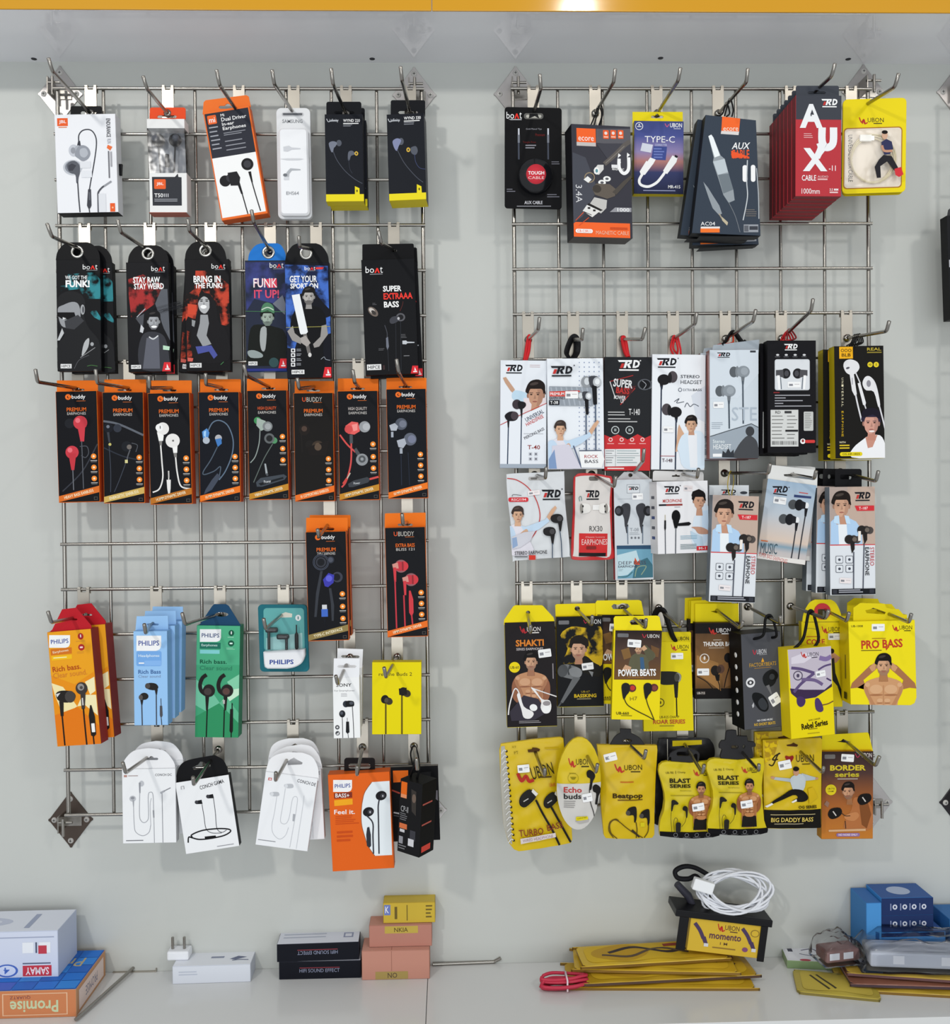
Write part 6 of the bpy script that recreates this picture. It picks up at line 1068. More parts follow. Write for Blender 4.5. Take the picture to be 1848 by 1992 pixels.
p.R(1228,482,1340,578,'eaa91e'); p.T('OOO',1240,498,1328,525,'2a1f14'); p.T('BLB',1248,535,1322,562,'2a1f14'); p.T('REAL',1455,488,1572,512,'b9a53a'); p.lines(1455,522,1575,538,1,'8a7a30',.6,False); p.E(1480,627,22,22,'d8c22c'); p.E(1530,627,22,22,'d8c22c'); p.T('HD',1468,620,1492,634,'2a2418'); p.T('S',1525,618,1536,636,'2a2418')
p.P(spline([(1262,640),(1275,600),(1320,584),(1375,605),(1394,650),(1370,690),(1330,712),(1285,692)],3,True),'d9d8da'); p.E(1298,655,16,9,'5a5860',-20); p.P([(1312,700),(1345,690),(1372,870),(1352,880),(1332,840)],'d9d8da'); p.R(1330,735,1338,790,'9a98a0'); p.line([(1360,690),(1400,780)],10,'cfced2',False); p.P([(1378,780),(1400,775),(1446,940),(1440,965),(1422,955)],'dcdbdd'); p.line([(1362,875),(1380,960),(1412,1090)],13,'cfced2'); p.line([(1435,955),(1450,1000)],10,'cfced2',False)
p.P(spline([(1418,770),(1440,728),(1475,722),(1515,760),(1540,830),(1562,955),(1545,970),(1510,850),(1450,838),(1425,810)],3,True),'d9d8da'); p.E(1468,782,18,28,'8a8890'); p.line([(1555,965),(1580,1060),(1602,1150)],12,'cfced2')
for k, ch in enumerate('UNIVERSAL EARPHONE'):
    if ch != ' ': p.T(ch,1246,735+k*27.2,1262,753+k*27.2,'d8d0b0' if k < 10 else 'd8b024',90,0)
p.P(spline([(1330,1385),(1340,1310),(1420,1240),(1470,1210),(1560,1205),(1602,1280),(1606,1388)],3,True),'e4e4e6'); p.P([(1440,1220),(1540,1200),(1500,1300),(1460,1310)],'c08a78'); neck(p,1490,1120,60,'b9806e'); head(p,1488,1100,70,'c89484','2a2438'); p.P(spline([(1418,1060),(1420,1000),(1500,980),(1555,1010),(1560,1070),(1500,1035)],3,True),'252030'); p.E(1492,1172,24,8,'e8dcd8')
p.T('WITH',1226,1255,1278,1270,'d8d0b0'); p.lines(1228,1282,1310,1325,2,'cdb22a',.5,False); p.R(1230,1342,1416,1374,'dcc81e',15); p.T('OS-HF-1825',1252,1350,1395,1366,'2a2418')
for q in range(4):
    r_ = rod(46, 40+6*q); strap(p, [up(p,1290+20*q,472,.010), r_+Vector((-.006,0,-.010)), r_+Vector((0,0,.0036)), r_+Vector((.006,0,-.010)), up(p,1310+20*q,472,.010)], .0011, '1b1a1a')
p.finish(); p.behind('black and yellow box behind the one with a man in a white shirt', -9, -2, 24, .6)

# second row of white packs
def pillow(p, B, ry=None):                            # soft pouch bulge
    cx = 0; w = p.w*.5; h = p.h; t = p.t
    p.gap = .00008
    def f(u, v, y, w=w, h=h, B=B, t=t):
        a = max(0, 1-(u/w)**2); b = max(0, 1-((v-h*.45)/(h*.52))**2); k = max(0, min(1, 1-y/t)) if y > 0 else 1
        return B*(a**.7)*(b**.7)*k + (.0004*math.sin(u*200+v*90)+.0004*math.sin(v*210-u*120))*min(1, a*b*4)*k
    p.bulge = f
p = Pk('earphone_pouch', 'white glossy pouch with a red arc, a stretching man and black earphones', 'pouch', ZO, [(190,170),(660,160),(705,860),(240,885)], 44, 6, 'd9dcdf', body='pouch', kind='film', poly=spline([(190,205),(215,175),(430,165),(640,155),(662,175),(668,400),(700,700),(706,835),(690,855),(470,868),(262,885),(240,870),(225,600),(200,380)],4,True)); pillow(p,.008)
p.R(368,200,500,228,'a8a6a4',12); p.R(385,206,440,222,'6a6866',8); logo_rd(p,474,305,632,392); p.E(642,300,6,6,'4a4a50'); p.line([(195,212),(270,225),(350,275),(410,350),(450,450),(458,540),(430,640),(370,720),(300,775),(240,795)],7,'b8322f'); p.R(205,368,366,404,'c83038',14); p.T('RSC/194',230,376,348,396,'f4d8d4'); p.line([(235,360),(245,345),(310,352)],4,'5a5a60'); p.sticker(362,312,460,350,-6,'e4dcdc')
man_stretch(p,280,510,44); p.P([(232,690),(330,650),(420,640),(380,720),(300,775),(236,790)],'c4c4cc'); p.P([(235,700),(270,690),(280,760),(238,785)],'8aa0c0')
for x, y, xs in ((600,535,625), (538,640,562)):
    p.P(spline([(x-50,y-15),(x-10,y-32),(x+35,y-25),(x+50,y+10),(x+30,y+38),(x-20,y+40),(x-50,y+22)],3,True),'2e2c2e'); p.E(x+20,y+5,22,22,'454345'); p.P([(xs-20,y+30),(xs+18,y+30),(xs+6,y+110),(xs-6,y+110)],'2e2c2e')
p.line([(622,640),(634,740),(640,858)],8,'3e4c5e'); p.line([(560,740),(562,862)],8,'3e4c5e'); p.T('STEREO EARPHONE',255,802,518,832,'2c2c30',-2,.01); p.lines(255,846,360,862,1,'77787c',.7,False); p.R(370,838,424,876,'c8392e'); p.finish()
p = Pk('earphone_pouch', 'small red-edged pouch with white earbuds in a clear front', 'pouch', ZO, [(740,180),(1050,185),(1068,875),(722,875)], 40, 6, 'c42e30', body='pouch', kind='film', poly=spline([(738,230),(755,190),(790,170),(900,172),(1010,190),(1055,215),(1050,400),(1055,700),(1072,830),(1050,872),(900,880),(750,878),(720,850),(722,700),(735,450)],4,True)); pillow(p,.007)
p.P(spline([(752,240),(770,198),(900,190),(1000,205),(1040,235),(1030,420),(1040,700),(1030,850),(900,848),(745,850),(738,800),(748,500)],4,True),'cfcac6'); p.P([(780,660),(1012,662),(1010,850),(778,848)],'c22f30'); p.P([(780,818),(1000,820),(998,850),(778,848)],'2c2426'); p.R(862,196,940,232,'6a6662',14); logo_rd(p,832,310,945,390); p.T('RX30',862,600,968,645,'4a4848',bold=0); p.T('EARPHONES',800,708,1008,754,'eac8c4',bold=0); p.T('Classic Luxury',830,684,990,700,'e8b4b0',bold=0); p.R(838,765,918,790,'7a2826',6); p.R(888,428,945,470,'e2e0de'); p.line([(785,400),(780,370),(795,360),(800,395)],5,'5a7a7a')
for x, sx in ((820,1), (978,-1)): p.P(spline([(x-35,430),(x,415),(x+45,430),(x+50,480),(x,500),(x-35,485)],3,True),'dad7d2'); p.E(x-22*sx,458,14,40,'8a8680'); p.E(x-10*sx,440,6,10,'2c2a2a'); p.E(x-14*sx,485,6,10,'2c2a2a')
p.finish()
p = Pk('earphone_box', 'grey-white box with black earbuds above a sea wave picture', 'box', ZO, [(1065,222),(1378,220),(1393,1036),(1080,1046)], 44, 18, 'c3c8cd', '9a2c30')
p.part('hang_tab', [[(1068,236),(1105,205),(1150,160),(1290,158),(1320,178),(1376,225),(1376,236)], ell(1202,186,18,16)], .008, .001, 'b4b6b8')
p.R(1172,262,1280,334,'8a8e94'); p.R(1176,266,1276,330,'ccd0d4'); logo_rd(p,1184,280,1268,318,sub=False); p.sticker(1216,334,1306,386); p.lines(1100,378,1340,384,1,'a8acb2',.6)
for sx, x in ((-1,1165), (1,1288)):
    p.P(spline([(x-38,440),(x,415),(x+35,430),(x+35,500),(x+20,560),(x+5,605),(x-8,605),(x-15,540),(x-35,490)],3,True),'3a3b40'); p.E(x+sx*55,478,36,42,'2c2d31'); p.E(x+sx*62,478,20,26,'45464c'); p.P([(x-8,590),(x+20,590),(x+14,660),(x+4,660)],'3a3b40')
p.line([(1178,605),(1182,750)],8,'6a7684'); p.line([(1302,605),(1302,745)],8,'6a7684'); p.T('T-08',1198,618,1270,645,'8e949a',bold=0); p.lines(1195,655,1280,680,2,'9aa0a6',.3)
for x in (1212,1242,1270): p.E(x,698,8,9,'6a6e74')
p.P([(1090,762),(1380,758),(1385,1020),(1098,1032)],'6a9ab0'); p.P([(1090,762),(1380,758),(1381,790),(1091,790)],'2c4a66'); p.P([(1092,840),(1250,800),(1280,900),(1180,1000),(1098,1015)],'b4ccd4'); p.P([(1240,900),(1340,860),(1384,920),(1386,1020),(1220,1028)],'3e6a78'); p.line([(1100,1015),(1170,1015),(1220,975)],10,'44707a'); p.line([(1240,1015),(1260,940),(1330,930),(1290,1000)],7,'8a9a80'); p.P([(1228,915),(1240,858),(1262,900),(1280,870),(1278,920)],'c2502e'); p.T('DEEP BASS',1104,888,1330,916,'4a4450',bold=0); p.T('EARPHONE',1102,922,1258,942,'3a3644'); p.lines(1104,955,1150,975,2,'7a8a92',.3); p.finish()
p = Pk('microphone_box', 'white box with a clip-on lapel microphone and a man in profile', 'box', ZO, [(1420,240),(1836,228),(1842,812),(1425,838)], 72, 40, 'dedddf', 'd2d0d0', yaw=8)
p.part('hang_tab', [[(1385,232),(1388,160),(1400,150),(1790,160),(1800,175),(1800,232)], euro(1575,190,70,22)], .036, .001, 'd0cfce')
logo_rd(p,1476,276,1606,344); p.E(1610,272,5,5,'4a4a50'); p.sticker(1634,272,1712,318,4,'d8cfcf'); p.T('MICROPHONE',1462,382,1628,410,'b8382f'); p.R(1428,422,1632,436,'22242a'); p.R(1490,422,1632,436,'8a3430'); p.lines(1560,444,1620,452,1,'9a9aa0',.6)
p.P(spline([(1705,640),(1720,540),(1760,480),(1838,440),(1840,790),(1740,790),(1700,720)],3,True),'d0dae4'); p.P([(1780,480),(1838,470),(1838,700),(1800,760)],'c2d4e6'); neck(p,1765,420,46,'b88c74'); head(p,1762,395,50,'c2967c','201c1d',turn=.25); p.P([(1700,350),(1710,320),(1760,300),(1800,320),(1805,350),(1740,345),(1715,400)],'1f1b1c'); p.P(spline([(1700,610),(1780,610),(1838,640),(1838,665),(1760,665),(1730,630)],3,True),'b98d78'); p.P([(1690,640),(1700,700),(1760,790),(1800,790),(1790,690)],'b4c8d8')
p.E(1574,522,38,52,'17171a'); p.P([(1548,560),(1600,560),(1582,620),(1562,620)],'17171a'); p.P([(1585,580),(1680,568),(1698,582),(1680,598),(1590,602)],'1d1d20'); p.line([(1572,615),(1570,828)],8,'4a5058'); p.line([(1485,510),(1485,560)],6,'b0a890'); p.P([(1478,555),(1492,555),(1492,620),(1484,650),(1477,620)],'232327'); p.line([(1485,640),(1488,830)],7,'4a5058'); p.lines(1604,680,1750,715,3,'6a9ab0',.3,False); p.lines(1604,750,1745,795,4,'4a6a72',.35,False); p.R(1738,764,1836,800,'c83038'); p.T('M-1',1758,772,1818,792,'f0d8d4')
m = Mesh(); k = p.k()[0]
for q in range(5): m.box(-p.w/2-.0003, -p.w/2+.0001, .012, .026, p.h*(.2+.14*q), p.h*(.24+.14*q), '3c4a78' if q in (0, 2) else '55565e')
p.piece('side_print', m); p.finish()
def t187(label, quad, Z, q, d, hangs):
    p = Pk('earphone_box', label, 'box', Z, quad, d, 20, 'd5d9de', '6a727a', n=True)
    p.P([(0,0),(100,0),(100,54),(0,54)],'b8a294'); p.P([(0,0),(40,0),(30,54),(0,54)],'a89890'); p.R(0,53.2,100,54,'c83038')
    asp = p.w/p.h
    class N: pass
    def sc(pts): return [(x, y*asp) for x, y in pts]
    # man: x in percent of width, y in the same unit
    g = Face.P; hx, hy, r = 25, 18/asp, 16
    def Pn(pts, c): p.P([(x, y*asp) for x, y in pts], c)
    class W:                                             # square-unit adaptor so the figure keeps its proportions
        P = staticmethod(lambda pts, c: p.P([(x, y*asp) for x, y in pts], c)); R = staticmethod(lambda a, b, c_, d_, c: p.R(a, b*asp, c_, d_*asp, c)); E = staticmethod(lambda x, y, rx, ry, c, rot=0: p._poly(ell(*p.L(x, y*asp), rx*p.k()[0], ry*p.k()[0], -rot), c))
    yb = 53/asp
    W.P(spline([(-2,yb),(2,72),(14,62),(40,62),(62,72),(70,yb-4),(70,yb)],3,True) if False else [(1,yb),(2,76),(14,66),(38,66),(58,76),(70,94),(72,yb)],'a8c4e0'); W.P([(18,66),(36,66),(40,yb),(20,yb)],'dfe3ea'); neck(W,26,42,19,'b98a72'); head(W,26,40,19,'c79c82','2a221f'); W.P([(10,64),(20,62),(22,82),(8,78)],'b8d2ec'); W.P([(32,62),(42,64),(46,82),(36,80)],'b8d2ec')
    LZ = p
    class V:
        pass
    x0, y0, x1, y1 = 55, 5, 90, 13.5
    logo_rd(p, x0, y0, x1, y1); p.P([(55,17.5),(98,17.5),(98,22.3),(60,22.3)],'c83038'); p.T('T-187',64,18.6,84,21.2,'f4d8d4')
    for x, y in ((70,40), (42,48.5)):
        circ(p,x+18,y+.4,8,'4a4442'); circ(p,x+10,y,9,'3a3533'); circ(p,x+0,y,10,'332f2e'); circ(p,x+12,y,5,'6a6058'); p.P([(x+2,y+2),(x+12,y+2),(x+12,y+9),(x+6,y+13),(x+4,y+9)],'2f2b2a')
    p.line([(52,60),(51,94)],2.4,'4a4e5a'); p.line([(75,52),(72,94)],2.4,'4a4e5a'); p.R(62,41,68,50,'e4dcd4')
    p.T('STEREO',88,56,97,73,'b8383a',90,0); p.T('EARPHONE',77,56,86,82,'22242c',90,.01)
    for x in (20,42):
        for y in (67,75.5): p.R(x-8,y-3.4,x+8,y+3.4,'4a4e58',2); p.R(x-7.2,y-3,x+7.2,y+3,'d5d9de',2); circ(p,x,y,3,'4a4e58')
    p.sticker(20,84,46,89,4,'e2dada'); p.R(2.5,94,99,99.3,'23252c'); p.lines(18,94.8,82,98.4,2,'9a9ca4',.55); p.R(5,94.8,14,98.4,'34363e'); p.R(86,94.8,96,98.4,'34363e')
    return p
p = t187('white box with a man in a light blue shirt, hung by a yellow thread', [(195,345),(572,362),(540,1232),(165,1220)], ZQ, None, 92, 51)
r_ = rod(51, 60); r2 = HK[51][0]+Vector((0, -.008, 0))
p.Z = ZQ; strap(p, [up(p,330,350,.008), r2.lerp(up(p,330,350,.008), .5), r2+Vector((.004,-.012,.003)), r2+Vector((.010,-.01,-.01)), up(p,350,350,.008)], .0007, 'b8a23a', name='hang_thread'); p.Z = None; p.finish()

p = Pk('earphone_box', 'plain white box peeking out above the one hung by a yellow thread', 'box', ZQ, [(165,266),(490,270),(490,900),(165,900)], 44, 14, 'cfd3d7', '9aa0a6'); logo_rd(p,262,304,385,350); p.E(448,330,30,12,'3a3d44'); p.finish()
p = Pk('earphone_box', 'front tilted box with a pale beach picture and black and white earphones', 'box', ZQ, [(643,215),(1048,270),(946,920),(556,866)], 60, 20, fade_mat('beach', [(0,'c8bfba'),(.1,'b9b4b4'),(.16,'7e98a8'),(.22,'d0bdae'),(.5,'b4bcc4'),(1,'8aa8c2')], hi=.155), 'a8a49c', '2a2a2c')
p.part('hang_tab', [[(640,235),(662,110),(668,102),(1010,140),(1052,150),(1048,290)], [(775,180),(840,175),(855,160),(870,180),(1000,205),(1010,222),(960,220),(780,195)]], .003, .001, 'd8d8d6')
logo_rd(p,682,276,808,350); p.E(818,286,5,5,'4a4a50'); p.sticker(690,365,795,422); p.P([(860,345),(1000,360),(998,378),(858,366)],'34406a'); p.lines(900,328,1000,340,1,'b85a5a',.7)
for x, y, xs in ((900,430,955), (822,548,875)):
    p.E(x-50,y-4,38,40,'4a4d50'); p.E(x+0,y,36,46,'22242a'); p.E(x+62,y+5,18,26,'e0e2e4'); p.P([(x+20,y-35),(x+55,y-20),(x+50,y+30),(x+20,y+32)],'2a2c32'); p.P([(x+45,y+25),(x+72,y+28),(x+58,y+95),(x+44,y+92)],'24262c')
p.line([(950,520),(920,700),(888,908)],9,'2e3036'); p.line([(872,635),(850,780),(830,898)],9,'2e3036'); p.T('MUSIC',585,742,722,828,'3e5560',-3,0); p.P([(590,715),(645,722),(644,730),(588,724)],'c8642e'); p.P([(560,830),(948,880),(946,918),(557,866)],'dcd8d4'); p.T('SUPER BASS EARPHONES',568,845,808,878,'b8453c',7,0); p.finish(); p.behind('beach-picture box hidden behind the tilted front one', 6, 3, 22, -4.5)
p = t187('front white box with a man in a light blue shirt and a black slotted tab', [(1145,280),(1516,282),(1528,1166),(1160,1166)], ZQ, None, 78, 53)
p.part('hang_tab', [rr(1195,135,1412,300,18), rr(1235,182,1330,220,14)], .014, .0014, '1d1d20'); p.finish(); p.behind('white box with a black slotted tab, behind the front one of its kind', -11, 1, 24, 1.2); p.behind('white box with a black slotted tab, third behind the front one of its kind', -17, 2, 46, 1.8)

# ================================================================== yellow packs
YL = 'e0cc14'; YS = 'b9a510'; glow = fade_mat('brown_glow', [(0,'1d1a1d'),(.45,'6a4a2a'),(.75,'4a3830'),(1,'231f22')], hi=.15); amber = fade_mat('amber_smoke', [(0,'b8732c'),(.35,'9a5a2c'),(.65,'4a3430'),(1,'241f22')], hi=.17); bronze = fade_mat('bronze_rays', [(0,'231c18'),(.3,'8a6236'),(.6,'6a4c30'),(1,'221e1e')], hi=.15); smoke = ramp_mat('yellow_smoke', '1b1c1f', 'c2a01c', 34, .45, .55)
def tabhole(p, pts, hole, c=YL, y0=.002, t=.0012): p.part('hang_tab', [pts, hole], y0, t, c)
p = Pk('earphone_pack', 'dark pack with a bare-chested man, white earbuds and a tapered yellow top', 'box', ZR, [(172,258),(582,246),(606,1105),(200,1110)], 40, 20, '2a2528', YS, YL)
tabhole(p, [(168,275),(170,235),(245,125),(262,115),(478,115),(490,122),(575,215),(586,262)], ell(366,175,17,16)); p.lay = 0
logo_ud(p,300,285,468,345,'e6e0da','a82a30'); p.T('SHAKTI',265,395,495,450,'cf7a2c',bold=.03); p.T('SERIES EARPHONES',270,462,490,482,'b8b0b0'); p.sticker(450,474,555,540,-6); p.E(256,622,45,44,'ddc716'); p.T('UB-60',220,612,292,634,'3a3418'); p.R(566,590,574,715,'8a8488')
torso(p,390,580,52,'b58462','8c5c44',hb=7.6); neck(p,390,590,48,'9a6c54'); head(p,390,575,52,'c09578','1e1a1b','6a5046'); p.P([(215,985),(330,850),(450,880),(520,990),(420,1050),(230,1060)],'34303a')
p.line([(205,1010),(215,930),(250,810),(275,800),(300,850)],10,'d8d5d4'); p.P(spline([(275,850),(300,840),(330,940),(400,980),(410,1010),(380,1040),(330,1030),(310,960)],3,True),'e0dedd'); p.E(410,950,32,28,'eceaea',20); p.line([(395,790),(480,820),(600,860)],9,'d8d5d4'); p.P(spline([(390,790),(420,800),(480,880),(540,890),(556,940),(540,990),(495,995),(468,950),(470,890)],3,True),'e0dedd'); p.E(518,915,32,20,'8f8a8c'); p.E(515,965,34,30,'f0eeee'); p.lines(292,1058,510,1082,2,'b0acb0',.3)
p.finish()
p = Pk('earphone_pack', 'black pack with a large grey earbud and a man before yellow smoke', 'box', ZR, [(592,212),(978,200),(982,940),(612,946)], 36, 14, '1d1e21', YS, YL)
tabhole(p, [(592,225),(588,115),(600,106),(960,98),(975,105),(978,215)], ell(768,142,22,20), y0=.010)
p.P(spline([(630,360),(720,290),(850,300),(960,290),(975,420),(970,600),(900,600),(760,590),(640,590),(690,470)],3,True),smoke); p.R(615,240,702,272,'6a6a6c',8); p.T('UBON',860,230,960,268,'d8d8d8',bold=0); p.line([(820,235),(835,262),(850,240)],6,'a82a40')
p.P(spline([(745,600),(770,540),(840,530),(900,580),(960,620),(940,700),(760,640)],3,True),'26241f'); neck(p,780,480,56,'a5785e'); head(p,778,470,66,'c49a80','2a2320','7a5a4a'); p.P(spline([(710,430),(720,385),(790,362),(850,390),(860,450),(820,440),(760,412)],3,True),'2a2320')
p.P(spline([(615,640),(660,598),(740,610),(800,640),(805,680),(770,720),(735,720),(650,700),(620,680)],3,True),'6a6c6e'); p.E(650,650,42,52,'4a4c4e',15); p.E(705,640,12,46,'3a3c3e',10); p.P(spline([(700,640),(760,620),(805,655),(790,700),(720,690)],3,True),'7d7f81'); p.P([(735,700),(792,710),(650,915),(630,905)],'5f6163'); p.line([(640,905),(612,945)],12,'4a4c4e'); p.sticker(805,585,900,642,-6); p.P([(860,650),(900,660),(890,700)],'7d7f81'); p.T('UB-67',800,812,870,828,'a8902a',bold=0); p.T('BASSKING',742,838,925,868,'c9aa24',bold=.03); p.lines(765,875,890,886,1,'8a8060',.7); p.finish()
def powerbeats(label, dx, dy, d, back=False):
    q = lambda pts: [(x+dx, y+dy) for x, y in pts]
    p = Pk('earphone_pack', label, 'box', (ZR[0]+dx*ZR[2], ZR[1]+dy*ZR[2], ZR[2]), [(1072,316),(1458,322),(1442,1052),(1044,1050)], d, 12, YL, YS)
    p.part('hang_tab', [[(1070,330),(1066,222),(1078,205),(1420,200),(1440,210),(1462,325),(1458,335)], [(1195,250),(1215,232),(1250,240),(1285,226),(1330,232),(1345,255),(1320,275),(1210,275)]], .002, .0012, 'e4d21a')
    p.P([(1080,320),(1460,322),(1446,725),(1068,722)],glow); p.R(1096,345,1188,376,'6a6a6c',8); p.T('UBON',1340,352,1438,382,'e0dcd8',bold=0); p.line([(1300,350),(1315,380),(1332,355)],6,'b03040'); p.P([(1125,480),(1190,460),(1210,540),(1150,560)],'7a5a34'); p.P([(1370,440),(1440,470),(1430,540),(1380,530)],'6a4c30')
    p.P(spline([(1195,640),(1205,540),(1260,505),(1330,520),(1390,500),(1405,540),(1350,580),(1345,640)],3,True),'5a5844'); p.P([(1280,540),(1310,540),(1320,640),(1285,640)],'3a5a7a'); p.P([(1290,450),(1330,440),(1400,505),(1390,560),(1350,570)],'55533f'); head(p,1268,475,30,'c09878','2a2320','5a4438'); p.P([(1290,465),(1315,440),(1340,470),(1310,490)],'c09878'); p.sticker(1178,395,1290,458,3); p.P([(1135,640),(1160,600),(1210,620),(1200,650)],'c09878')
    p.T('POWER BEATS',1102,636,1412,694,WH,-2,.03); p.lines(1180,700,1330,708,1,'9a6a3a',.7)
    for x, sx in ((1165,1), (1345,1)):
        p.E(x+50,780+(8 if x > 1300 else 12),34,32,'5a2e2c'); p.E(x+55,790,20,20,'b8382e' if x < 1300 else '7a4038'); p.P(spline([(x-35,770),(x-5,748),(x+30,765),(x+28,820),(x+5,850),(x-10,880),(x-22,880),(x-32,830)],3,True),'2b2b2a')
    p.line([(1150,875),(1180,930),(1260,980),(1340,1020),(1400,1055)],8,'3a3614'); p.line([(1330,875),(1345,930),(1375,1000),(1395,1050)],8,'3a3614')
    if back: p.T('UB-665',1085,985,1190,1008,'3a3614')
    else: p.T('H7',1198,862,1258,892,'8a7a20',-6,0); p.T('UB-660',1085,985,1190,1008,'3a3614')
    p.R(1125,1014,1215,1018,'3a3614'); p.finish(); return p
powerbeats('yellow and brown pack half hidden behind a larger copy with red-tipped earbuds', -148, -128, 30, True)
powerbeats('foremost yellow and brown pack with red-tipped earbuds and handwritten mark', 0, 0, 92)
p = Pk('earphone_pack', 'plain yellow pack with one big black earbud, roar lettering at its foot', 'box', ZR, [(1385,412),(1695,412),(1720,1140),(1312,1146)], 46, 10, 'd8c614', YS, poly=[(1300,415),(1696,412),(1720,1140),(1312,1146)])
p.part('hang_tab', [[(1330,420),(1335,345),(1350,335),(1690,332),(1697,340),(1698,420)]], .001, .0012, 'cdbb14')
p.T('UBON',1590,372,1680,402,'3a3614',bold=0); logo_ud(p,1535,432,1678,486,'3a3614'); p.sticker(1532,504,1634,556); p.P(spline([(1440,665),(1480,655),(1580,660),(1618,690),(1605,735),(1570,760),(1470,765),(1440,740)],3,True),'33332e'); p.E(1590,705,28,40,'8a8a84'); p.E(1582,705,22,34,'44443e'); p.P([(1555,740),(1595,735),(1588,870),(1565,870)],'2c2c27'); p.line([(1578,865),(1582,1020)],10,'2c2a18'); p.ring(1445,910,32,7,'4a4414'); p.E(1445,910,10,12,'4a4414'); p.T('UB-R25 CHAMP',1440,1018,1602,1038,'4a3a14',bold=0); p.T('ROAR SERIES',1386,1048,1652,1084,'b0542a',bold=.03); p.lines(1440,1096,1600,1108,1,'9a8a20',.7)
r_ = rod(58, 50); strap(p, [up(p,1568,405,.002), r_+Vector((.012,0,-.035)), r_+Vector((.003,0,-.006)), r_+Vector((-.002,0,.0045)), r_+Vector((-.010,.01,.002)), r_+Vector((-.014,.02,-.02)), up(p,1430,420,.006)], .0032, '1b1a1c', 1.6); p.finish()
p = Pk('earphone_pack', 'brown rayed pack with black earbuds and a plain yellow top', 'box', ZS, [(50,250),(402,242),(402,842),(50,840)], 46, 16, bronze, '1d1a1a')
tabhole(p, [(50,262),(48,98),(388,96),(392,258)], [(172,158),(205,152),(220,142),(245,155),(262,165),(215,172)], y0=.012); p.part('second_tab', [[(14,250),(18,76),(150,68),(160,250)]], .016, .001, 'd4c012')
p.R(50,250,402,330,'1f1b1c'); p.R(50,760,402,842,'1d191a'); p.P([(62,500),(230,560),(250,780),(62,640)],'9a7040'); p.P([(250,580),(380,480),(395,700),(270,760)],'7a5634'); logo_ud(p,158,282,326,338,'e0dcda'); p.T('THUNDER BASS',112,395,358,430,'e8e4e0',bold=.02); p.lines(190,378,285,386,1,'b0a898',.7); p.lines(155,440,320,448,1,'a89a88',.7); p.ring(122,525,34,7,'d8d0c8'); p.E(122,522,8,16,'d8d0c8'); p.sticker(64,604,158,658)
p.E(205,620,34,40,'2c2522'); p.E(248,608,30,34,'5a4034'); p.E(235,612,18,26,'3a2c26'); p.P([(200,650),(240,650),(238,700),(215,700)],'1f1b1a'); p.line([(225,695),(240,740),(240,790)],7,'241e1a'); p.E(305,520,30,38,'1f1b1c'); p.E(335,510,24,34,'2a2422'); p.P([(305,550),(340,550),(330,600),(312,600)],'1a1718'); p.line([(315,595),(290,680),(275,755)],7,'241e1a'); p.line([(62,665),(140,710),(200,780)],6,'241e1a'); p.R(60,782,130,810,'3a3432',8); p.T('UB-715',64,788,124,804,'d0c8c0'); p.finish(); p.behind('brown rayed pack with a yellow top, behind the first of its kind', -6, 3, 18)
p = Pk('earbud_box', 'dark grey bag-shaped box with a black cord handle and black earbuds', 'box', ZS, [(402,332),(702,322),(756,1064),(442,1072)], 92, 42, '4a4b50', '161618', '2a2a2c', yaw=11, n=True)
p.T('UBON',38,17,62,22,'c8c8cc',bold=0); p.line([(28,17),(32,22),(36,18)],2,'b03040'); p.lines(44,22.5,66,23.6,1,'8a8a90',.6); p.T('FACTORYBEATS',18,31,86,35,'c8982c',bold=0); p.P([(48,30.5),(52,26),(56,30.5)],'d89a2c'); p.lines(30,36.4,86,37.2,1,'a87a34',.6)
circ(p,19,51,11.5,'d8d8da'); p.E(19,51,8,2.6,'3a3a3e'); circ(p,19,51,3,'d8d8da'); p.P(spline([(50,48),(58,42),(76,39),(86,43),(84,52),(72,57),(56,56)],3,True),'25272a'); circ(p,78,46,12,'1c1d20'); circ(p,74,47,7,'34373b'); p.P([(58,56),(66,55),(72,64),(70,66)],'6a6a6e'); p.sticker(66,65,92,77,-28); p.P(spline([(22,68),(26,62),(46,64),(60,72),(62,80),(52,83),(36,79)],3,True),'1f2124'); p.P(spline([(36,72),(48,68),(60,76),(54,81),(42,79)],3,True),'34373c'); p.P([(20,75),(25,72),(26,76),(22,78)],'b0b0b4'); p.T('NO CORD MUSIC',32,90.5,72,92.5,'d8d8da',bold=.02); p.T('NO SHORT BEATS',24,94,78,97,'d0a838',bold=.02)
m = Mesh(); k = p.k()[0]
for q in range(6): m.lathe([(.0001,-.0003),(.0042,-.0003),(.0044,.0003)], 'd4d4d6', 14, Matrix.Translation((-p.w/2, .021, p.h*(.14+.125*q))) @ Matrix.Rotation(-PI/2, 4, 'Z'))
p.piece('side_print', m)
r_ = rod(60, 105); strap(p, [p.mw @ Vector((-.015,.004,p.h-.010)), r_+Vector((-.010,0,-.028)), r_+Vector((-.006,0,-.002)), r_+Vector((.0,0,.0045)), r_+Vector((.006,0,-.002)), r_+Vector((.012,0,-.028)), p.mw @ Vector((.020,.004,p.h-.010))], .0022, '131315', name='cord_handle'); p.finish()
p = Pk('earphone_pack', 'yellow round-topped pack with a red round sticker and a man in black tights', 'box', ZS, [(880,240),(1196,235),(1202,905),(885,905)], 52, 14, 'd8c414', YS, yaw=-2)
p.part('hang_tab', [dome_top(885,1198,250,66,985,1110)+[(885,262),(1198,262)][::1] if False else dome_top(885,1198,262,66,985,1110), rr(1008,140,1085,200,8)], .001, .0012, 'dcca18')
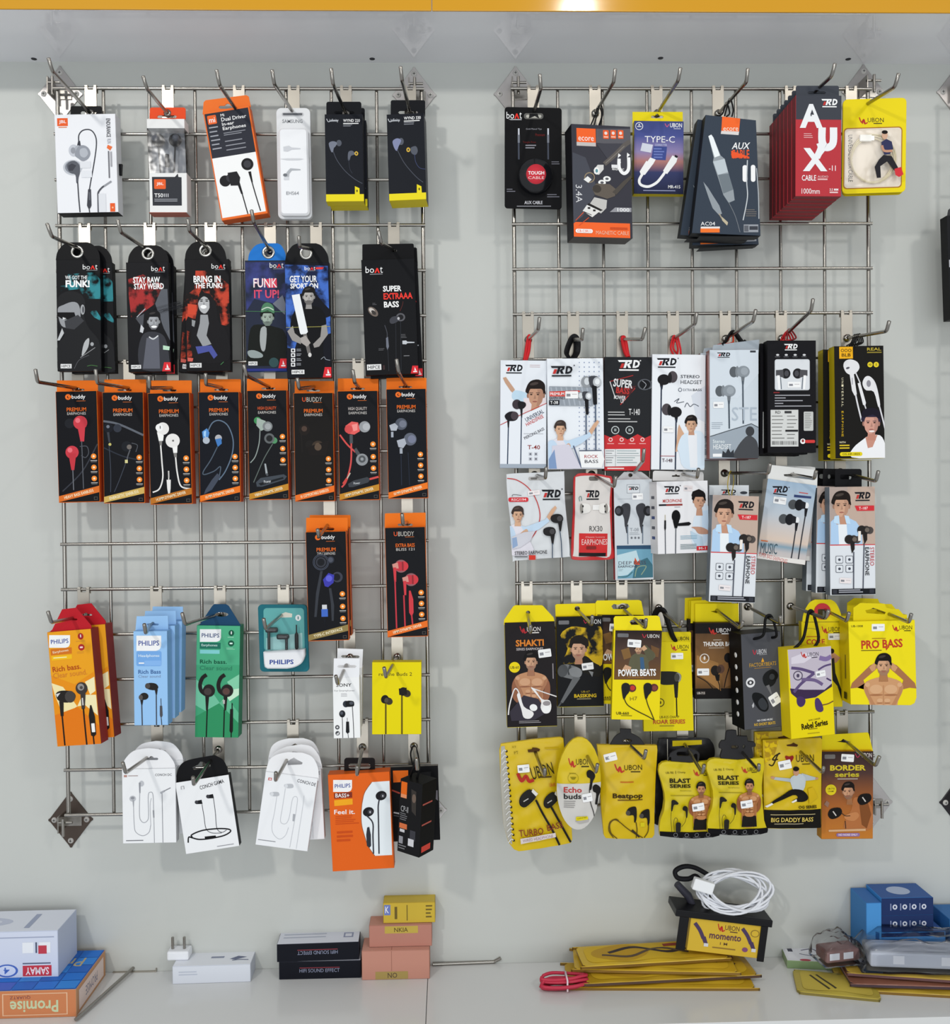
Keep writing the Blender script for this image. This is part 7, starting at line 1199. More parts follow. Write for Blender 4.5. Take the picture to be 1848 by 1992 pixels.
m = Mesh(); u, v = p.Lz(1045,158,-.0006); k = p.k()[0]; m.prism([ell(u,v,64*k,64*k), [p.Lz(*q,-.0006) for q in rr(1008,140,1085,200,8)]], -.0006, .0008, 'b8363c'); p.piece('round_sticker', m)
p.R(900,238,1190,244,'9a8a20'); logo_ud(p,1040,272,1192,330,'3a3614'); p.line([(905,305),(940,290),(1010,300)],6,'a89a20'); p.T('CORE',918,374,1062,418,'b4462a',bold=.03); p.lines(918,352,1030,360,1,'a8541c',.7); p.sticker(1088,330,1186,380); p.P([(1080,480),(1120,470),(1185,520),(1150,560),(1080,560)],'b98a6c'); p.P([(1080,540),(1135,520),(1145,640),(1195,780),(1198,860),(1160,740),(1090,660)],'33342c'); p.E(1118,468,18,20,'2a2220'); p.finish()
p = Pk('earphone_box', 'yellow box with a violet earphone picture, hung by a black cord', 'box', ZS, [(770,455),(1110,430),(1143,1115),(800,1160)], 110, 30, 'dfca12', 'd8bf14', YS, yaw=9)
p.P([(772,458),(1110,430),(1118,740),(1010,800),(880,835),(800,800)],'b9b0bc'); p.P([(790,760),(900,770),(1060,770),(1118,720),(1118,745),(990,830),(860,850),(800,800)],'3a2a48'); p.P([(800,520),(900,480),(990,500),(900,560),(800,570)],'cfc8d2'); logo_ud(p,876,472,1015,522,'3a3440')
p.line([(800,600),(880,610),(980,640)],22,'5a4a72'); p.line([(820,790),(880,720),(980,640)],22,'5a4a72'); p.line([(880,690),(980,695),(1045,730)],24,'6a5a80'); p.line([(1010,615),(1060,585),(1112,570)],14,'5a4a72'); p.line([(1020,520),(1070,530),(1112,510)],34,'7d6a98'); p.line([(1075,680),(1112,700)],12,'4a3a60'); p.ring(852,660,34,7,'4a4258'); p.E(852,660,12,14,'4a4258'); p.sticker(990,622,1068,668,-5); p.P(spline([(845,830),(880,822),(910,850),(900,890),(870,905),(845,880)],3,True),'44305c'); p.P(spline([(985,850),(1010,835),(1040,880),(1050,930),(1020,945),(990,920)],3,True),'4a3664'); p.line([(1040,890),(1085,880),(1128,858)],8,'6a4a30')
p.T('SB-PRO CHARGER',932,996,1028,1008,'5a4a14',-4,0); p.T('Rebel Series',874,1018,1090,1064,'33290f',-5,.03); p.lines(930,1072,1038,1082,1,'8a7814',.6); p.lines(925,1105,1045,1115,1,'a8941c',.6)
r_ = rod(61, 96); strap(p, [p.mw @ Vector((-.020,.012,p.h-.002)), r_+Vector((-.013,0,-.04)), r_+Vector((-.005,0,-.002)), r_+Vector((.0,0,.0046)), r_+Vector((.005,0,-.004)), r_+Vector((.012,0,-.04)), p.mw @ Vector((.016,.012,p.h-.002))], .0024, '18171a', name='cord_handle'); p.finish()
p = Pk('earphone_box', 'wide yellow box with a bare-chested man covering his ears', 'box', ZS, [(1246,238),(1766,226),(1780,890),(1266,886)], 96, 36, 'e4d21a', 'd4c016', poly=[(1246,238),(1766,226),(1780,830),(1765,875),(1735,892),(1266,886)])
p.part('hang_tab', [[(1284,250),(1286,130),(1340,92),(1530,98),(1545,130),(1590,140),(1640,140),(1690,200),(1700,245)], [(1378,150),(1420,140),(1440,130),(1470,140),(1540,165),(1530,182),(1390,172)]], .010, .0012, 'd8c618')
p.T('UB-1008',1268,265,1360,282,'3a3614'); p.sticker(1428,256,1530,312); logo_ud(p,1592,262,1745,314,'3a3614'); p.lines(1430,366,1590,374,1,'9a6a1c',.7); p.T('PRO BASS',1345,378,1672,446,'b83c26',-2,.03); p.P([(1536,440),(1560,440),(1542,464)],'b83c26'); p.lines(1345,460,1530,468,1,'4a3a14',.7); torso(p,1520,580,60,'c49268','a06c48','ears',hb=5.3); neck(p,1520,590,54,'a5744e'); head(p,1520,580,58,'c89a78','221c1a','6a4e3e')
m = Mesh(); m.box(-p.w/2-.0003, -p.w/2+.0001, .012, .022, p.h*.06, p.h*.14, '3a3614'); m.lathe([(.0001,-.0003),(.005,-.0003),(.0052,.0003)], '4a4418', 16, Matrix.Translation((-p.w/2, .018, p.h*.9)) @ Matrix.Rotation(-PI/2, 4, 'Z')); m.box(-p.w/2-.0003, -p.w/2+.0001, .014, .018, p.h*.3, p.h*.7, '7a7020'); p.piece('side_print', m); p.finish()
p.behind('wide yellow box behind the one with a man covering his ears', 6, 4, 38)

# bottom row of pouches
p = Pk('earphone_pouch', 'yellow pouch printed like a spiral notebook with two black earbuds', 'pouch', ZT, [(150,240),(652,192),(726,1045),(205,1110)], 46, 6, 'd8b812', body='pouch', kind='film', poly=[(145,240),(400,205),(630,185),(655,195),(665,300),(690,600),(722,900),(728,1020),(715,1050),(500,1085),(290,1115),(250,1100),(205,1040),(165,900),(140,500),(132,290)]); pillow(p,.007)
p.P([(145,260),(175,255),(210,600),(235,1060),(205,1030),(165,900),(140,500)],'a9a69c')
for k in range(17): x = 178+k*3.6; y = 290+k*45; p.E(x+12,y+8,9,10,'2c2410'); p.line([(x-32,y+30),(x-8,y),(x+10,y+6)],9,'c9c8c4')
p.P([(360,280),(395,275),(400,262),(435,265),(462,275),(455,292),(365,302)],'4a3010'); p.lines(500,262,625,278,1,'b89a10',.7); p.T('XT',232,252,268,268,'7a6a14',bold=0); p.T('PT',250,292,285,316,'7a6a14',-10,0)
p.line([(278,470),(310,530),(345,490),(370,530),(410,520)],26,'a82e24'); p.T('UBON',385,398,568,500,'2e2a14',-14,0); p.sticker(278,398,374,462,-5); p.T('UB-80',535,545,585,575,'b8542a',-4); p.lines(445,490,580,508,1,'4a3a14',.7)
for x, y, s in ((365,665,1), (555,680,.9)):
    p.P(spline([(x-75*s,y+20*s),(x-50*s,y-30*s),(x+10*s,y-70*s),(x+60*s,y-30*s),(x+50*s,y+10*s),(x-20*s,y+75*s),(x-65*s,y+65*s)],3,True),'2c2a28'); p.P([(x+35*s,y-75*s),(x+78*s,y-35*s),(x+60*s,y-15*s),(x+25*s,y-50*s)],'d4d2cc'); p.line([(x-40*s,y+30*s),(x,y+5*s)],8,'b4b2ac',False)
p.line([(425,680),(480,790),(560,930),(620,1055)],17,'2a2826'); p.line([(545,730),(600,830),(660,940),(712,1035)],17,'2a2826'); p.T('TURBO',288,918,488,975,'7a3424',-6,.01); p.T('BASS',515,872,645,925,'7a3424',-10,.01); p.P([(300,1000),(585,950),(590,985),(305,1045)],'cfc4c0'); p.T('WIRED HEADPHONE',318,985,568,1010,'8a6a74',-9,0); p.finish()
p = Pk('earphone_pouch', 'oval pouch, yellow above and silver below, with black earphones', 'pouch', ZT, [(604,190),(955,190),(955,950),(604,950)], 74, 6, 'd8bc14', body='pouch', kind='film', poly=ell(780,560,182,376,2,30)); pillow(p,.007)
p.P([(602,560),(960,548)]+[(x, y) for x, y in ell(780,560,180,374,2,40) if y > 556][::1],'c4c1bc'); logo_ud(p,694,346,872,424,'3a3414'); p.ring(730,510,42,4,'a8981c'); p.P([(705,500),(755,500),(740,520),(720,520)],'8a7c18'); p.R(700,468,750,474,'8a7c18')
p.T('Echo',654,582,800,628,'b03430',bold=.02); p.T('buds',654,636,796,680,'2c2a2a',bold=.02); p.lines(655,695,770,760,4,'8e8a88',.35); p.sticker(804,632,886,700,-8)
for x, y in ((875,480), (925,600)): p.P(spline([(x-35,y-20),(x-10,y-38),(x+25,y-15),(x+35,y+20),(x+15,y+60),(x+5,y+120),(x-15,y+120),(x-5,y+40),(x-30,y+20)],3,True),'2a2826')
p.line([(862,600),(870,700),(900,800),(905,870)],7,'3a3838'); p.line([(930,715),(930,800),(890,870),(830,930)],7,'3a3838'); p.R(752,822,852,855,'d4c41c',8); p.T('COMFORTABLE',762,828,842,840,'4a4418',-8,0); p.P([(745,860),(860,845),(855,865),(780,880)],'a8a4a0'); p.finish()
p = Pk('earphone_pouch', 'yellow pouch with a looped earphone cable and a dark arched hanger', 'pouch', ZT, [(930,248),(1420,252),(1395,1008),(982,1004)], 52, 8, 'd6b512', body='pouch', kind='film', poly=[(930,248),(1420,252),(1424,290),(1410,500),(1398,800),(1398,980),(1380,1005),(1200,1012),(1000,1008),(985,985),(965,800),(950,520),(934,300)]); pillow(p,.009)
m = Mesh(); m.prism([[p.Lz(x,y,.004) for x, y in [(1036,270)]+spline([(1036,245),(1075,180),(1120,150)],4)+[(1118,115),(1210,118),(1208,150)]+spline([(1210,152),(1280,190),(1325,255)],4)+[(1325,270)]], [p.Lz(*q,.004) for q in ell(1175,215,38,14)]], .004, .0065, ('2c2b2d', 'plastic'), None, None, .0006); p.piece('hanger', m)
p.sticker(984,312,1088,376,-14); logo_ud(p,1070,394,1292,464,'3a3010'); p.lines(1112,534,1260,548,1,'b8681c',.7); p.T('Beatpop',1050,630,1296,682,'3a2a10',bold=.03); p.lines(1090,680,1310,694,1,'6a4c14',.6)
for x, y in ((1215,790), (1325,815)): p.P(spline([(x-52,y-10),(x-30,y-42),(x+20,y-52),(x+30,y-10),(x+28,y+60),(x+12,y+80),(x+5,y+20),(x-40,y+20)],3,True),'2a2724'); p.E(x-40,y,18,20,'4a4640')
p.line([(1240,865),(1250,930),(1245,1000)],7,'4a3c14'); p.line([(1345,890),(1340,950),(1310,1000)],7,'4a3c14'); p.line([(1090,1005),(1040,960),(1028,890),(1060,850),(1100,860),(1160,910),(1230,960),(1300,1000)],8,'5a4818'); p.line([(1060,1000),(1022,940),(1030,870),(1080,842),(1110,870)],7,'5a4818'); p.P([(1200,935),(1215,925),(1275,985),(1268,1000)],'3a3020'); p.R(1276,868,1312,905,'c8b81c',6); p.finish()
BLZ = (1260,1400,.12987)
def blast(label, dx, dy, d, cap):
    Zb = (BLZ[0]+dx*BLZ[2], BLZ[1]+dy*BLZ[2], BLZ[2])
    p = Pk('earphone_pouch', label, 'pouch', Zb, [(880,600),(1740,580),(1800,1700),(820,1690)], d, 8, 'd4be12', body='pouch', kind='film', poly=[(878,720),(890,640),(940,595),(1010,580),(1350,605),(1700,572),(1740,585),(1745,700),(1720,820),(1700,980),(1700,1130),(1720,1330),(1740,1500),(1775,1600),(1800,1650),(1790,1690),(1650,1715),(1400,1725),(1180,1715),(900,1690),(895,1660),(890,1560),(905,1440),(950,1300),(968,1160),(960,1050),(925,900),(885,770)]); pillow(p,.010)
    p.P([(885,1620),(1800,1615),(1800,1700),(1400,1730),(885,1695)],'18171a')
    for x in (1125,1290,1440,1610): p.ring(x,1665,28,5,'8a8a8c'); p.R(x-55,1700,x+55,1706,'6a6a6c')
    p.T('UB-785',978,722,1095,752,'4a4214',bold=0); p.T('Champ',1155,715,1270,748,'4a4214',bold=0); p.R(1122,710,1128,750,'4a4214'); logo_ud(p,1395,690,1640,780,'3a3414'); p.T('BLAST',1030,815,1340,880,'2e2a12',bold=.03); p.T('SERIES',1030,898,1340,950,'2e2a12',bold=.03); p.T('Earphones',1185,982,1345,1002,'5a5218',bold=0); p.R(1040,1058,1390,1066,'8a7c1c')
    torso(p,1490,960,62,'b57c4e','8e5634',pants='26221f',hb=9.6); neck(p,1490,970,56,'8a5c40'); head(p,1490,960,64,'ba8560','221b18','4a3226')
    p.P(spline([(1045,1180),(1050,1130),(1090,1118),(1145,1160),(1130,1185),(1080,1195),(1060,1280),(1040,1280)],3,True),'2b2822'); p.P(spline([(1205,1240),(1225,1205),(1265,1210),(1285,1250),(1275,1370),(1255,1370),(1250,1285),(1215,1270)],3,True),'2b2822'); p.line([(1045,1275),(1040,1420),(1055,1600)],7,'3a3414'); p.line([(1260,1365),(1240,1450),(1195,1520)],7,'3a3414'); p.line([(1095,1600),(1080,1460),(1100,1390),(1130,1400),(1135,1450)],7,'3a3414'); p.R(1110,1450,1185,1610,'35332c',30); p.sticker(1348,1165,1530,1275,-7)
    m = Mesh()
    outer, holes = cap
    m.prism([[p.Lz(x, y, .003) for x, y in outer]]+[[p.Lz(x, y, .003) for x, y in h] for h in holes], .003, .0065, ('2a292c', 'plastic'), None, None, .0007); p.piece('hanger_cap', m); p.finish(); return p
capB = (spline([(1110,640),(1110,450),(1075,430),(1070,370),(1110,310),(1160,305),(1170,200),(1200,160),(1330,160),(1340,240),(1490,245),(1500,320),(1590,330),(1620,370),(1610,410),(1560,420),(1560,640)],2,True), [rr(1255,390,1355,432,18), ell(1440,405,18,24)])
capA = (spline([(1060,640),(1040,500),(1080,440),(1200,385),(1340,380),(1460,420),(1500,480),(1480,590),(1470,640)],3,True), [rr(1155,440,1345,495,26), rr(1415,470,1460,580,20), rr(1030,520,1068,640,10)])
p = blast('bottle-shaped yellow pouch whose black cap is pierced by three holes', -718, 45, 58, capA)
p = blast('bottle-shaped yellow pouch whose black cap has wings', 0, 0, 74, capB)
p = Pk('earphone_pouch', 'dark bottle-cap pouch hanging behind the pierced cap', 'pouch', BLZ, [(140,280),(1005,280),(1005,1600),(120,1600)], 26, 6, '232225', body='pouch', kind='film', poly=spline([(150,400),(170,310),(230,280),(850,280),(950,320),(1000,420),(1000,560),(930,700),(925,1000),(960,1300),(940,1580),(140,1580),(115,1400),(120,900),(145,650)],3,True)); p.P([(370,315),(810,305),(810,370),(370,400)],'c9b418'); p.R(292,290,300,640,'c8c4b8'); p.P([(370,480),(400,480),(400,640),(360,640)],'c9b418'); p.finish()
p = Pk('earphone_pouch', 'yellow pouch with a leaping man in black trousers and a dark foot band', 'pouch', ZU, [(580,195),(1036,190),(1032,880),(590,880)], 64, 6, 'd6b612', body='pouch', kind='film', poly=[(580,200),(800,190),(1030,182),(1042,195),(1036,500),(1034,870),(1028,885),(800,890),(595,890),(588,870),(584,500)]); pillow(p,.006)
p.P([(584,742),(1030,735),(1032,884),(590,886)],'1f1c18'); p.P([(760,235),(800,228),(815,218),(850,235),(840,248),(765,245)],'4a2c10'); p.P([(590,205),(700,200),(660,330),(592,380)],ramp_mat('doodles', 'd6b612', 'a8861a', 120, .48, .55)); p.line([(620,385),(650,390),(690,310),(705,300),(670,320),(650,350),(690,345)],9,'33290f'); p.P(spline([(778,372),(745,335),(750,315),(778,322),(805,315),(810,338)],3,True),'8a2420'); p.T('UBON',830,308,972,364,'3a3014',bold=0); p.lines(875,376,945,386,1,'4a3c14',.7); p.sticker(692,352,790,420,-12)
p.P([(655,480),(780,490),(790,520),(655,500)],'a8b0b4'); p.P([(870,450),(985,485),(985,502),(890,510)],'a8b0b4'); p.P(spline([(780,500),(800,470),(860,455),(900,490),(885,580),(810,580),(790,545)],3,True),'b4bcc0'); p.E(648,486,16,10,'b98a6c'); p.E(992,494,14,9,'b98a6c'); p.E(826,440,24,30,'b98a6c'); p.E(826,416,25,18,'241d18'); p.P(spline([(790,575),(870,580),(915,620),(915,655),(870,672),(800,665),(840,640),(800,620),(650,690),(635,680),(720,620)],3,True),'211d1a'); p.P([(590,712),(640,682),(652,694),(605,722)],'dcdad6'); p.P([(788,672),(830,650),(832,666),(800,680)],'dcdad6'); p.P([(920,570),(960,560),(1000,640),(930,690)],'c4a41a')
p.T('OG SERIES',845,702,992,726,'33290f',bold=.03); p.lines(630,770,980,778,1,'c0b080',.6,False); p.T('BIG DADDY BASS',634,796,965,832,'cdb45a',bold=.02); p.lines(660,842,925,856,1,'8a8068',.6); p.finish(); p.behind('yellow pouch peeking out behind the leaping man', -10, 10, 12, 1)
p = Pk('earphone_pack', 'brown smoky pack with a boxing man, black earbuds and a yellow top', 'box', ZU, [(1046,292),(1440,286),(1440,966),(1030,976)], 46, 20, amber, 'b9801c', '8a5a20')
tabhole(p, [(1038,310),(1042,160),(1398,140),(1406,150),(1440,290),(1440,305)], [(1155,212),(1190,205),(1205,190),(1235,205),(1265,212),(1235,222)], 'd8c618', .010)
p.R(1060,312,1144,346,'6a6664',8); p.sticker(1190,310,1290,368,4); p.T('UBON',1350,300,1430,335,'d8d0cc',bold=0); p.line([(1300,305),(1318,335),(1340,310)],6,'b03050'); p.T('BORDER',1102,394,1384,438,'c9b42c',bold=.04); p.T('series',1140,450,1332,488,'b8a82c',bold=.03); p.lines(1160,500,1320,508,1,'b8b0a8',.7,False); p.E(1110,588,43,42,'d4c020'); p.T('UB-710',1084,572,1138,586,'3a3014'); p.T('CHAMP',1088,594,1134,606,'3a3014')
p.P(spline([(1220,830),(1270,740),(1290,650),(1360,660),(1430,720),(1425,890),(1300,900),(1215,890)],3,True),'a8683c'); p.P([(1330,700),(1400,690),(1425,780),(1390,890),(1350,860)],'7a4826'); neck(p,1255,620,40,'9a6844'); head(p,1245,600,46,'c09070','241c1a','4a342a',turn=-.2); p.P(spline([(1215,790),(1300,760),(1330,790),(1290,830),(1230,820)],3,True),'b87a4c')
for x, y in ((1140,770), (1370,660)): p.P(spline([(x-55,y+10),(x-30,y-35),(x+40,y-42),(x+55,y),(x+20,y+35),(x-30,y+45)],3,True),'211d1c'); p.line([(x-15,y-15),(x+10,y+20)],9,'c4beb8',False)
p.line([(1190,765),(1220,790),(1260,790)],6,'3a2a20'); p.line([(1220,830),(1225,890)],6,'3a2a20'); p.P([(1055,700),(1075,672),(1098,690),(1085,725)],'8a6a5a'); p.P([(1090,900),(1380,890),(1380,908),(1092,915)],'c8a07a'); p.R(1150,925,1335,952,'8a6a9a',12); p.T('NO NOISE ONLY',1168,930,1318,946,'e0d4d8'); p.finish()

# pack at the edge of the next grid
p = Pk('earphone_box', 'black box hanging on the grid beyond the yellow packs', 'box', PX, [(1838,418),(1930,418),(1935,620),(1852,620)], 35, 22, '26272a', '1b1b1d')
p.part('hang_tab', [[(1842,425),(1845,408),(1850,404),(1925,404),(1928,425)], ell(1885,412,10,3)], .018, .0012, '3c3c3e'); p.R(1846,505,1854,520,'b0b0b4'); p.R(1860,440,1920,470,'8a8a90'); p.E(1890,540,22,26,'55555c'); p.finish()

# ================================================================== things on the counter
def C(px, py, z=0.0): return hit(px, py, (0, 0, ZC_+z), NZ)
def carton(name, label, x0, x1, yf, yb, z0, z1, cols, cat='box', rotz=0, group=None, bev=.0008):
    """Closed carton: axis-aligned in its own frame, turned by rotz about its front middle.  cols: front, top, side."""
    cx = (x0+x1)/2; mw = Matrix.Translation((cx, yf, z0)) @ Matrix.Rotation(math.radians(rotz), 4, 'Z'); e = empty(name, mw); tag(e, label, cat, group)
    w, d, h = x1-x0, yb-yf, z1-z0; m = Mesh()
    f, t, s_ = cols
    m.box(-w/2, w/2, 0, d, 0, h, s_, bev); m.box(-w/2+bev, w/2-bev, -.0002, .0004, bev, h-bev, f); m.box(-w/2+bev, w/2-bev, bev, d-bev, h-.0004, h+.0002, t); e_ = m.build('carton_body', e)
    fr = Face(e_, mw @ Matrix.Translation((0, -.0002, 0)), w, h, rel=Matrix.Translation((0, -.0002, 0)))
    tp = Face(e_, mw @ Matrix.Translation((0, 0, h+.0002)) @ Matrix.Rotation(-PI/2, 4, 'X'), w, d, rel=Matrix.Translation((0, 0, h+.0002)) @ Matrix.Rotation(-PI/2, 4, 'X'))
    sd = Face(e_, None or Matrix.Identity(4), d, h, rel=Matrix.Translation((w/2+.0002, d/2, 0)) @ Matrix.Rotation(PI/2, 4, 'Z'))
    return e, fr, tp, sd
# flat clock box with the upside-down box on it
a = C(148, 1979); b = C(205, 1898)
e, fr, tp, sd = carton('clock_box', 'flat orange-edged clock box with a blue chequered top', a.x-.34, a.x, a.y, a.y+.132, ZC_, ZC_+.044, ('c07a52','3d6fc0','b98a66'), rotz=.6)
for i in range(7):
    for j in range(5): tp.R(30+10*i,2+19.5*j,39.4+10*i,20.6+19.5*j,('3f7ac8','4a62b8','6a58b0','8a4f98','2f6fc4')[(i+2*j) % 5] if i < 4 else ('2f74cc','3a84d4','3068bc')[(i+j) % 3])
tp.T('Promise',62,22,94,44,'b8a880',180,0); fr.R(66,10,96,90,'d8b090'); fr.R(66.5,13,95.5,87,'c07a52'); fr.T('Promise',69.5,36,91.7,80,'b9c4a0',180,.02); fr.T('QUARTZ',69.5,17,79,30,'6a3a44',180,0); fr.lines(58,16,64,88,5,'8a3a34',.4); fr.lines(3,14,50,88,4,'8a3a34',.4)
sd.R(8,15,92,88,'d8c4bc'); sd.T('PROMISE',30,35,70,70,'6a6a80',180,0)
for f in (fr, tp, sd): f.done()
s0 = C(113, 1901, .0445); sh = hit(113, 1811, (0, s0.y, 0), NY).z; sb = hit(131, 1770, (0, 0, sh), NZ)
e, fr, tp, sd = carton('appliance_box', 'pale blue-white box with upside-down red label, lying on the clock box', s0.x-.30, s0.x, s0.y, sb.y, ZC_+.0445, sh, ('c8cede','d4d8e2','b4bccf'), rotz=.6)
fr.R(78,86,99,58,'c8423e') if False else None
fr.R(81,74,96.4,97,'c03a48'); fr.T('SAMAY',82.5,78,95,94,'f0d8dc',180,.02); fr.lines(81,68,96,72,1,'5a6078',.7,False); fr.E(72.5,84,6,14,'4a68b4'); fr.E(72.5,84,4.8,11,'c8d0e4'); fr.T('4',70.8,77,74,91,'4a68b4',180); fr.R(81,24,87,47,'dfe2ea'); fr.R(90,24,96,47,'dfe2ea'); fr.R(89.5,31,94,49,'b8404e'); fr.R(88,24,88.8,47,'4a4f66'); fr.lines(60,20,70,24,1,'6a7088',.7); fr.R(2,12,98,14,'9aa2b8'); tp.E(45,55,26,26,'b9bfd0'); tp.E(45,55,20,18,'cdd2de'); tp.E(45,55,10,9,'aab2c6'); tp.R(80,20,83,85,'9aa2b8')
for f in (fr, tp, sd): f.done()
# loose hook and cord beside it
def grounded(name, label, cat, m, group=None):
    zs = [v[2] for v in m.v]; xs = [v[0] for v in m.v]; ys = [v[1] for v in m.v]; o = Vector(((min(xs)+max(xs))/2, (min(ys)+max(ys))/2, min(zs)))
    e = empty(name, Matrix.Translation(o)); tag(e, label, cat, group); return e, o
def thing_world(name, label, cat, parts, group=None):
    big = Mesh()
    for _, m in parts: big.v += m.v
    e, o = grounded(name, label, cat, big, group)
    for nm, m in parts:
        m.v = [tuple(Vector(v)-o) for v in m.v]; m.build(nm, e)
    return e
q0, q1 = C(212, 1890), C(303, 1893)
m1 = Mesh(); m1.box(q0.x+.008, q1.x, q0.y-.006, q0.y+.012, ZC_, ZC_+.0016, plate_m, .0003); m1.box(q1.x-.0014, q1.x, q0.y-.006, q0.y-.001, ZC_+.0016, ZC_+.006, plate_m); m1.box(q1.x-.0014, q1.x, q0.y+.007, q0.y+.012, ZC_+.0016, ZC_+.006, plate_m)
t0, t1 = C(265, 1885), C(146, 1990); rr0 = ZC_+.0045; m2 = Mesh(); m2.tube([(t0.x, t0.y, rr0+.002), (t0.x+(t1.x-t0.x)*.85, t0.y+(t1.y-t0.y)*.85, rr0), (t1.x, t1.y+.002, rr0)], .0028, steel, 10)
thing_world('display_hook', 'loose chrome display hook lying beside the clock box', 'hook', [('back_plate', m1), ('rod', m2)], 'chrome hooks on the wire grids')
# charger box
a = C(336, 1914); b = C(488, 1909)
e, fr, tp, sd = carton('charger_box', 'white charger box lying flat with a two-pin plug on it', a.x, b.x, a.y, a.y+.052, ZC_, ZC_+.030, ('cfd3dc','dcdfe6','bfc4cf'), rotz=1)
tp.R(45,40,62,52,'8a90a4'); tp.P([(70,60),(80,40),(92,48),(78,66)],'6a7088'); tp.line([(74,70),(84,66),(95,68)],2,'6a7088'); fr.lines(8,30,40,60,2,'b4bac8',.4)
for f in (fr, tp, sd): f.done()
cx = C(352, 1890).x; m1 = Mesh(); m1.box(cx-.017, cx+.020, a.y+.018, a.y+.044, ZC_+.0303, ZC_+.046, ('dfe1e6','plastic'), .003)
m2 = Mesh(); m2.tube([(cx-.010, a.y+.030, ZC_+.046), (cx-.010, a.y+.030, ZC_+.066)], .0024, steel, 10); m3 = Mesh(); m3.tube([(cx+.010, a.y+.030, ZC_+.046), (cx+.010, a.y+.030, ZC_+.066)], .0024, steel, 10)
thing_world('plug_adapter', 'white two-pin plug adapter standing pins up on the charger box', 'plug', [('body', m1), ('pin', m2), ('pin', m3)])
# black hifi boxes, kraft boxes
a = C(543, 1906); b = C(702, 1903)
for k, (lab, dx) in enumerate((('lower black box with upright sound lettering, on the counter', 0), ('upper black box with upside-down sound lettering, lid skewed', -.003))):
    e, fr, tp, sd = carton('earphone_carton', lab, a.x+dx, b.x+dx, a.y, a.y+.045, ZC_+k*.031, ZC_+.0305+k*.031, ('20222c','cfd2dc','2a2c36'), rotz=k*1.5)
    fr.R(25,32,74,62,'8a3a44') if False else fr.R(25,34,74,38,'8a3a44'); fr.T('HIFI SOUND EFFECT',25,42,74,62,'8a90a8',180 if k else 0,0); tp.R(80,20,92,60,'8a90a8'); tp.R(82,28,90,52,'cfd2dc'); tp.lines(6,20,60,70,2,'aab0be',.3)
    for f in (fr, tp, sd): f.done()
a = C(704, 1907); b = C(836, 1905)
e, fr, tp, sd = carton('kraft_box', 'lower salmon cardboard box with an olive label', a.x, b.x, a.y, a.y+.055, ZC_, ZC_+.050, ('b98474','c29080','a87666')); fr.R(20,72,68,98,'a08a52'); fr.T('NO',38,76,52,94,'5a4a3a'); fr.R(43.5,2,44.3,70,'9a6a5c'); tp.R(43.5,2,44.3,98,'9a6a5c')
for f in (fr, tp, sd): f.done()
e, fr, tp, sd = carton('kraft_box', 'upper salmon cardboard box with a yellow label under a small yellow box', a.x+.012, b.x+.004, a.y+.012, a.y+.062, ZC_+.0505, ZC_+.088, ('b07a6c','bd8a7a','a07062')); fr.R(25,5,78,38,'b8a04a'); fr.T('NKIA',40,12,62,32,'5a4a2a')
for f in (fr, tp, sd): f.done()
e, fr, tp, sd = carton('battery_box', 'small yellow box with a blue mark, topmost on the salmon boxes', a.x+.036, b.x+.010, a.y+.018, a.y+.056, ZC_+.0885, ZC_+.124, ('c2a63c','c9b048','a88e34')); fr.R(2,10,14,60,'6a7ab8'); fr.T('K',4,18,11,50,'e0e0f0'); fr.lines(22,20,28,80,1,'6a5a2a',1); fr.R(45,12,47,88,'7a682c'); fr.lines(82,15,96,85,4,'6a5a2a',.4)
for f in (fr, tp, sd): f.done()
# screwdriver-like bright rod
q0, q1 = C(842, 1879), C(974, 1874); m1 = Mesh(); m1.tube([(q0.x, q0.y, ZC_+.003), (q1.x-.012, q1.y, ZC_+.003)], .003, steel, 10); m2 = Mesh(); m2.tube([(q1.x-.012, q1.y, ZC_+.003), (q1.x, q1.y-.002, ZC_+.010)], .003, steel, 10)
thing_world('display_hook', 'loose chrome rod hook lying beside the salmon cardboard boxes', 'hook', [('rod', m1), ('rod_tip', m2)], 'chrome hooks on the wire grids')
# red cable bundle
q = C(1095, 1925); m1 = Mesh()
pts = []
for i in range(110):
    t = i/109; a_ = t*2*PI*5; pts.append((q.x-.035+.075*(.5-.5*math.cos(a_))+.004*math.sin(3*a_), q.y+.010*math.sin(a_)+.006*math.sin(t*9), ZC_+.004+.004*(i//22)+.0015*math.sin(a_*2)))
m1.tube(pts, .0028, ('b83248', 'plastic'), 7); m2 = Mesh(); m2.tube([(q.x+.03, q.y, ZC_+.006), (q.x+.065, q.y+.004, ZC_+.010), (q.x+.095, q.y, ZC_+.004)], .0028, ('a82a40', 'plastic'), 7)
m3 = Mesh(); m3.tube([(q.x+.006, q.y-.014, ZC_+.004), (q.x+.006, q.y-.015, ZC_+.022), (q.x+.006, q.y+.012, ZC_+.024), (q.x+.006, q.y+.014, ZC_+.004)], .0016, ('d8c4cc', 'plastic'), 6)
thing_world('red_cable', 'coiled red cable bundle lying on the white counter', 'cable', [('cable', m1), ('lead', m2), ('twist_tie', m3)])
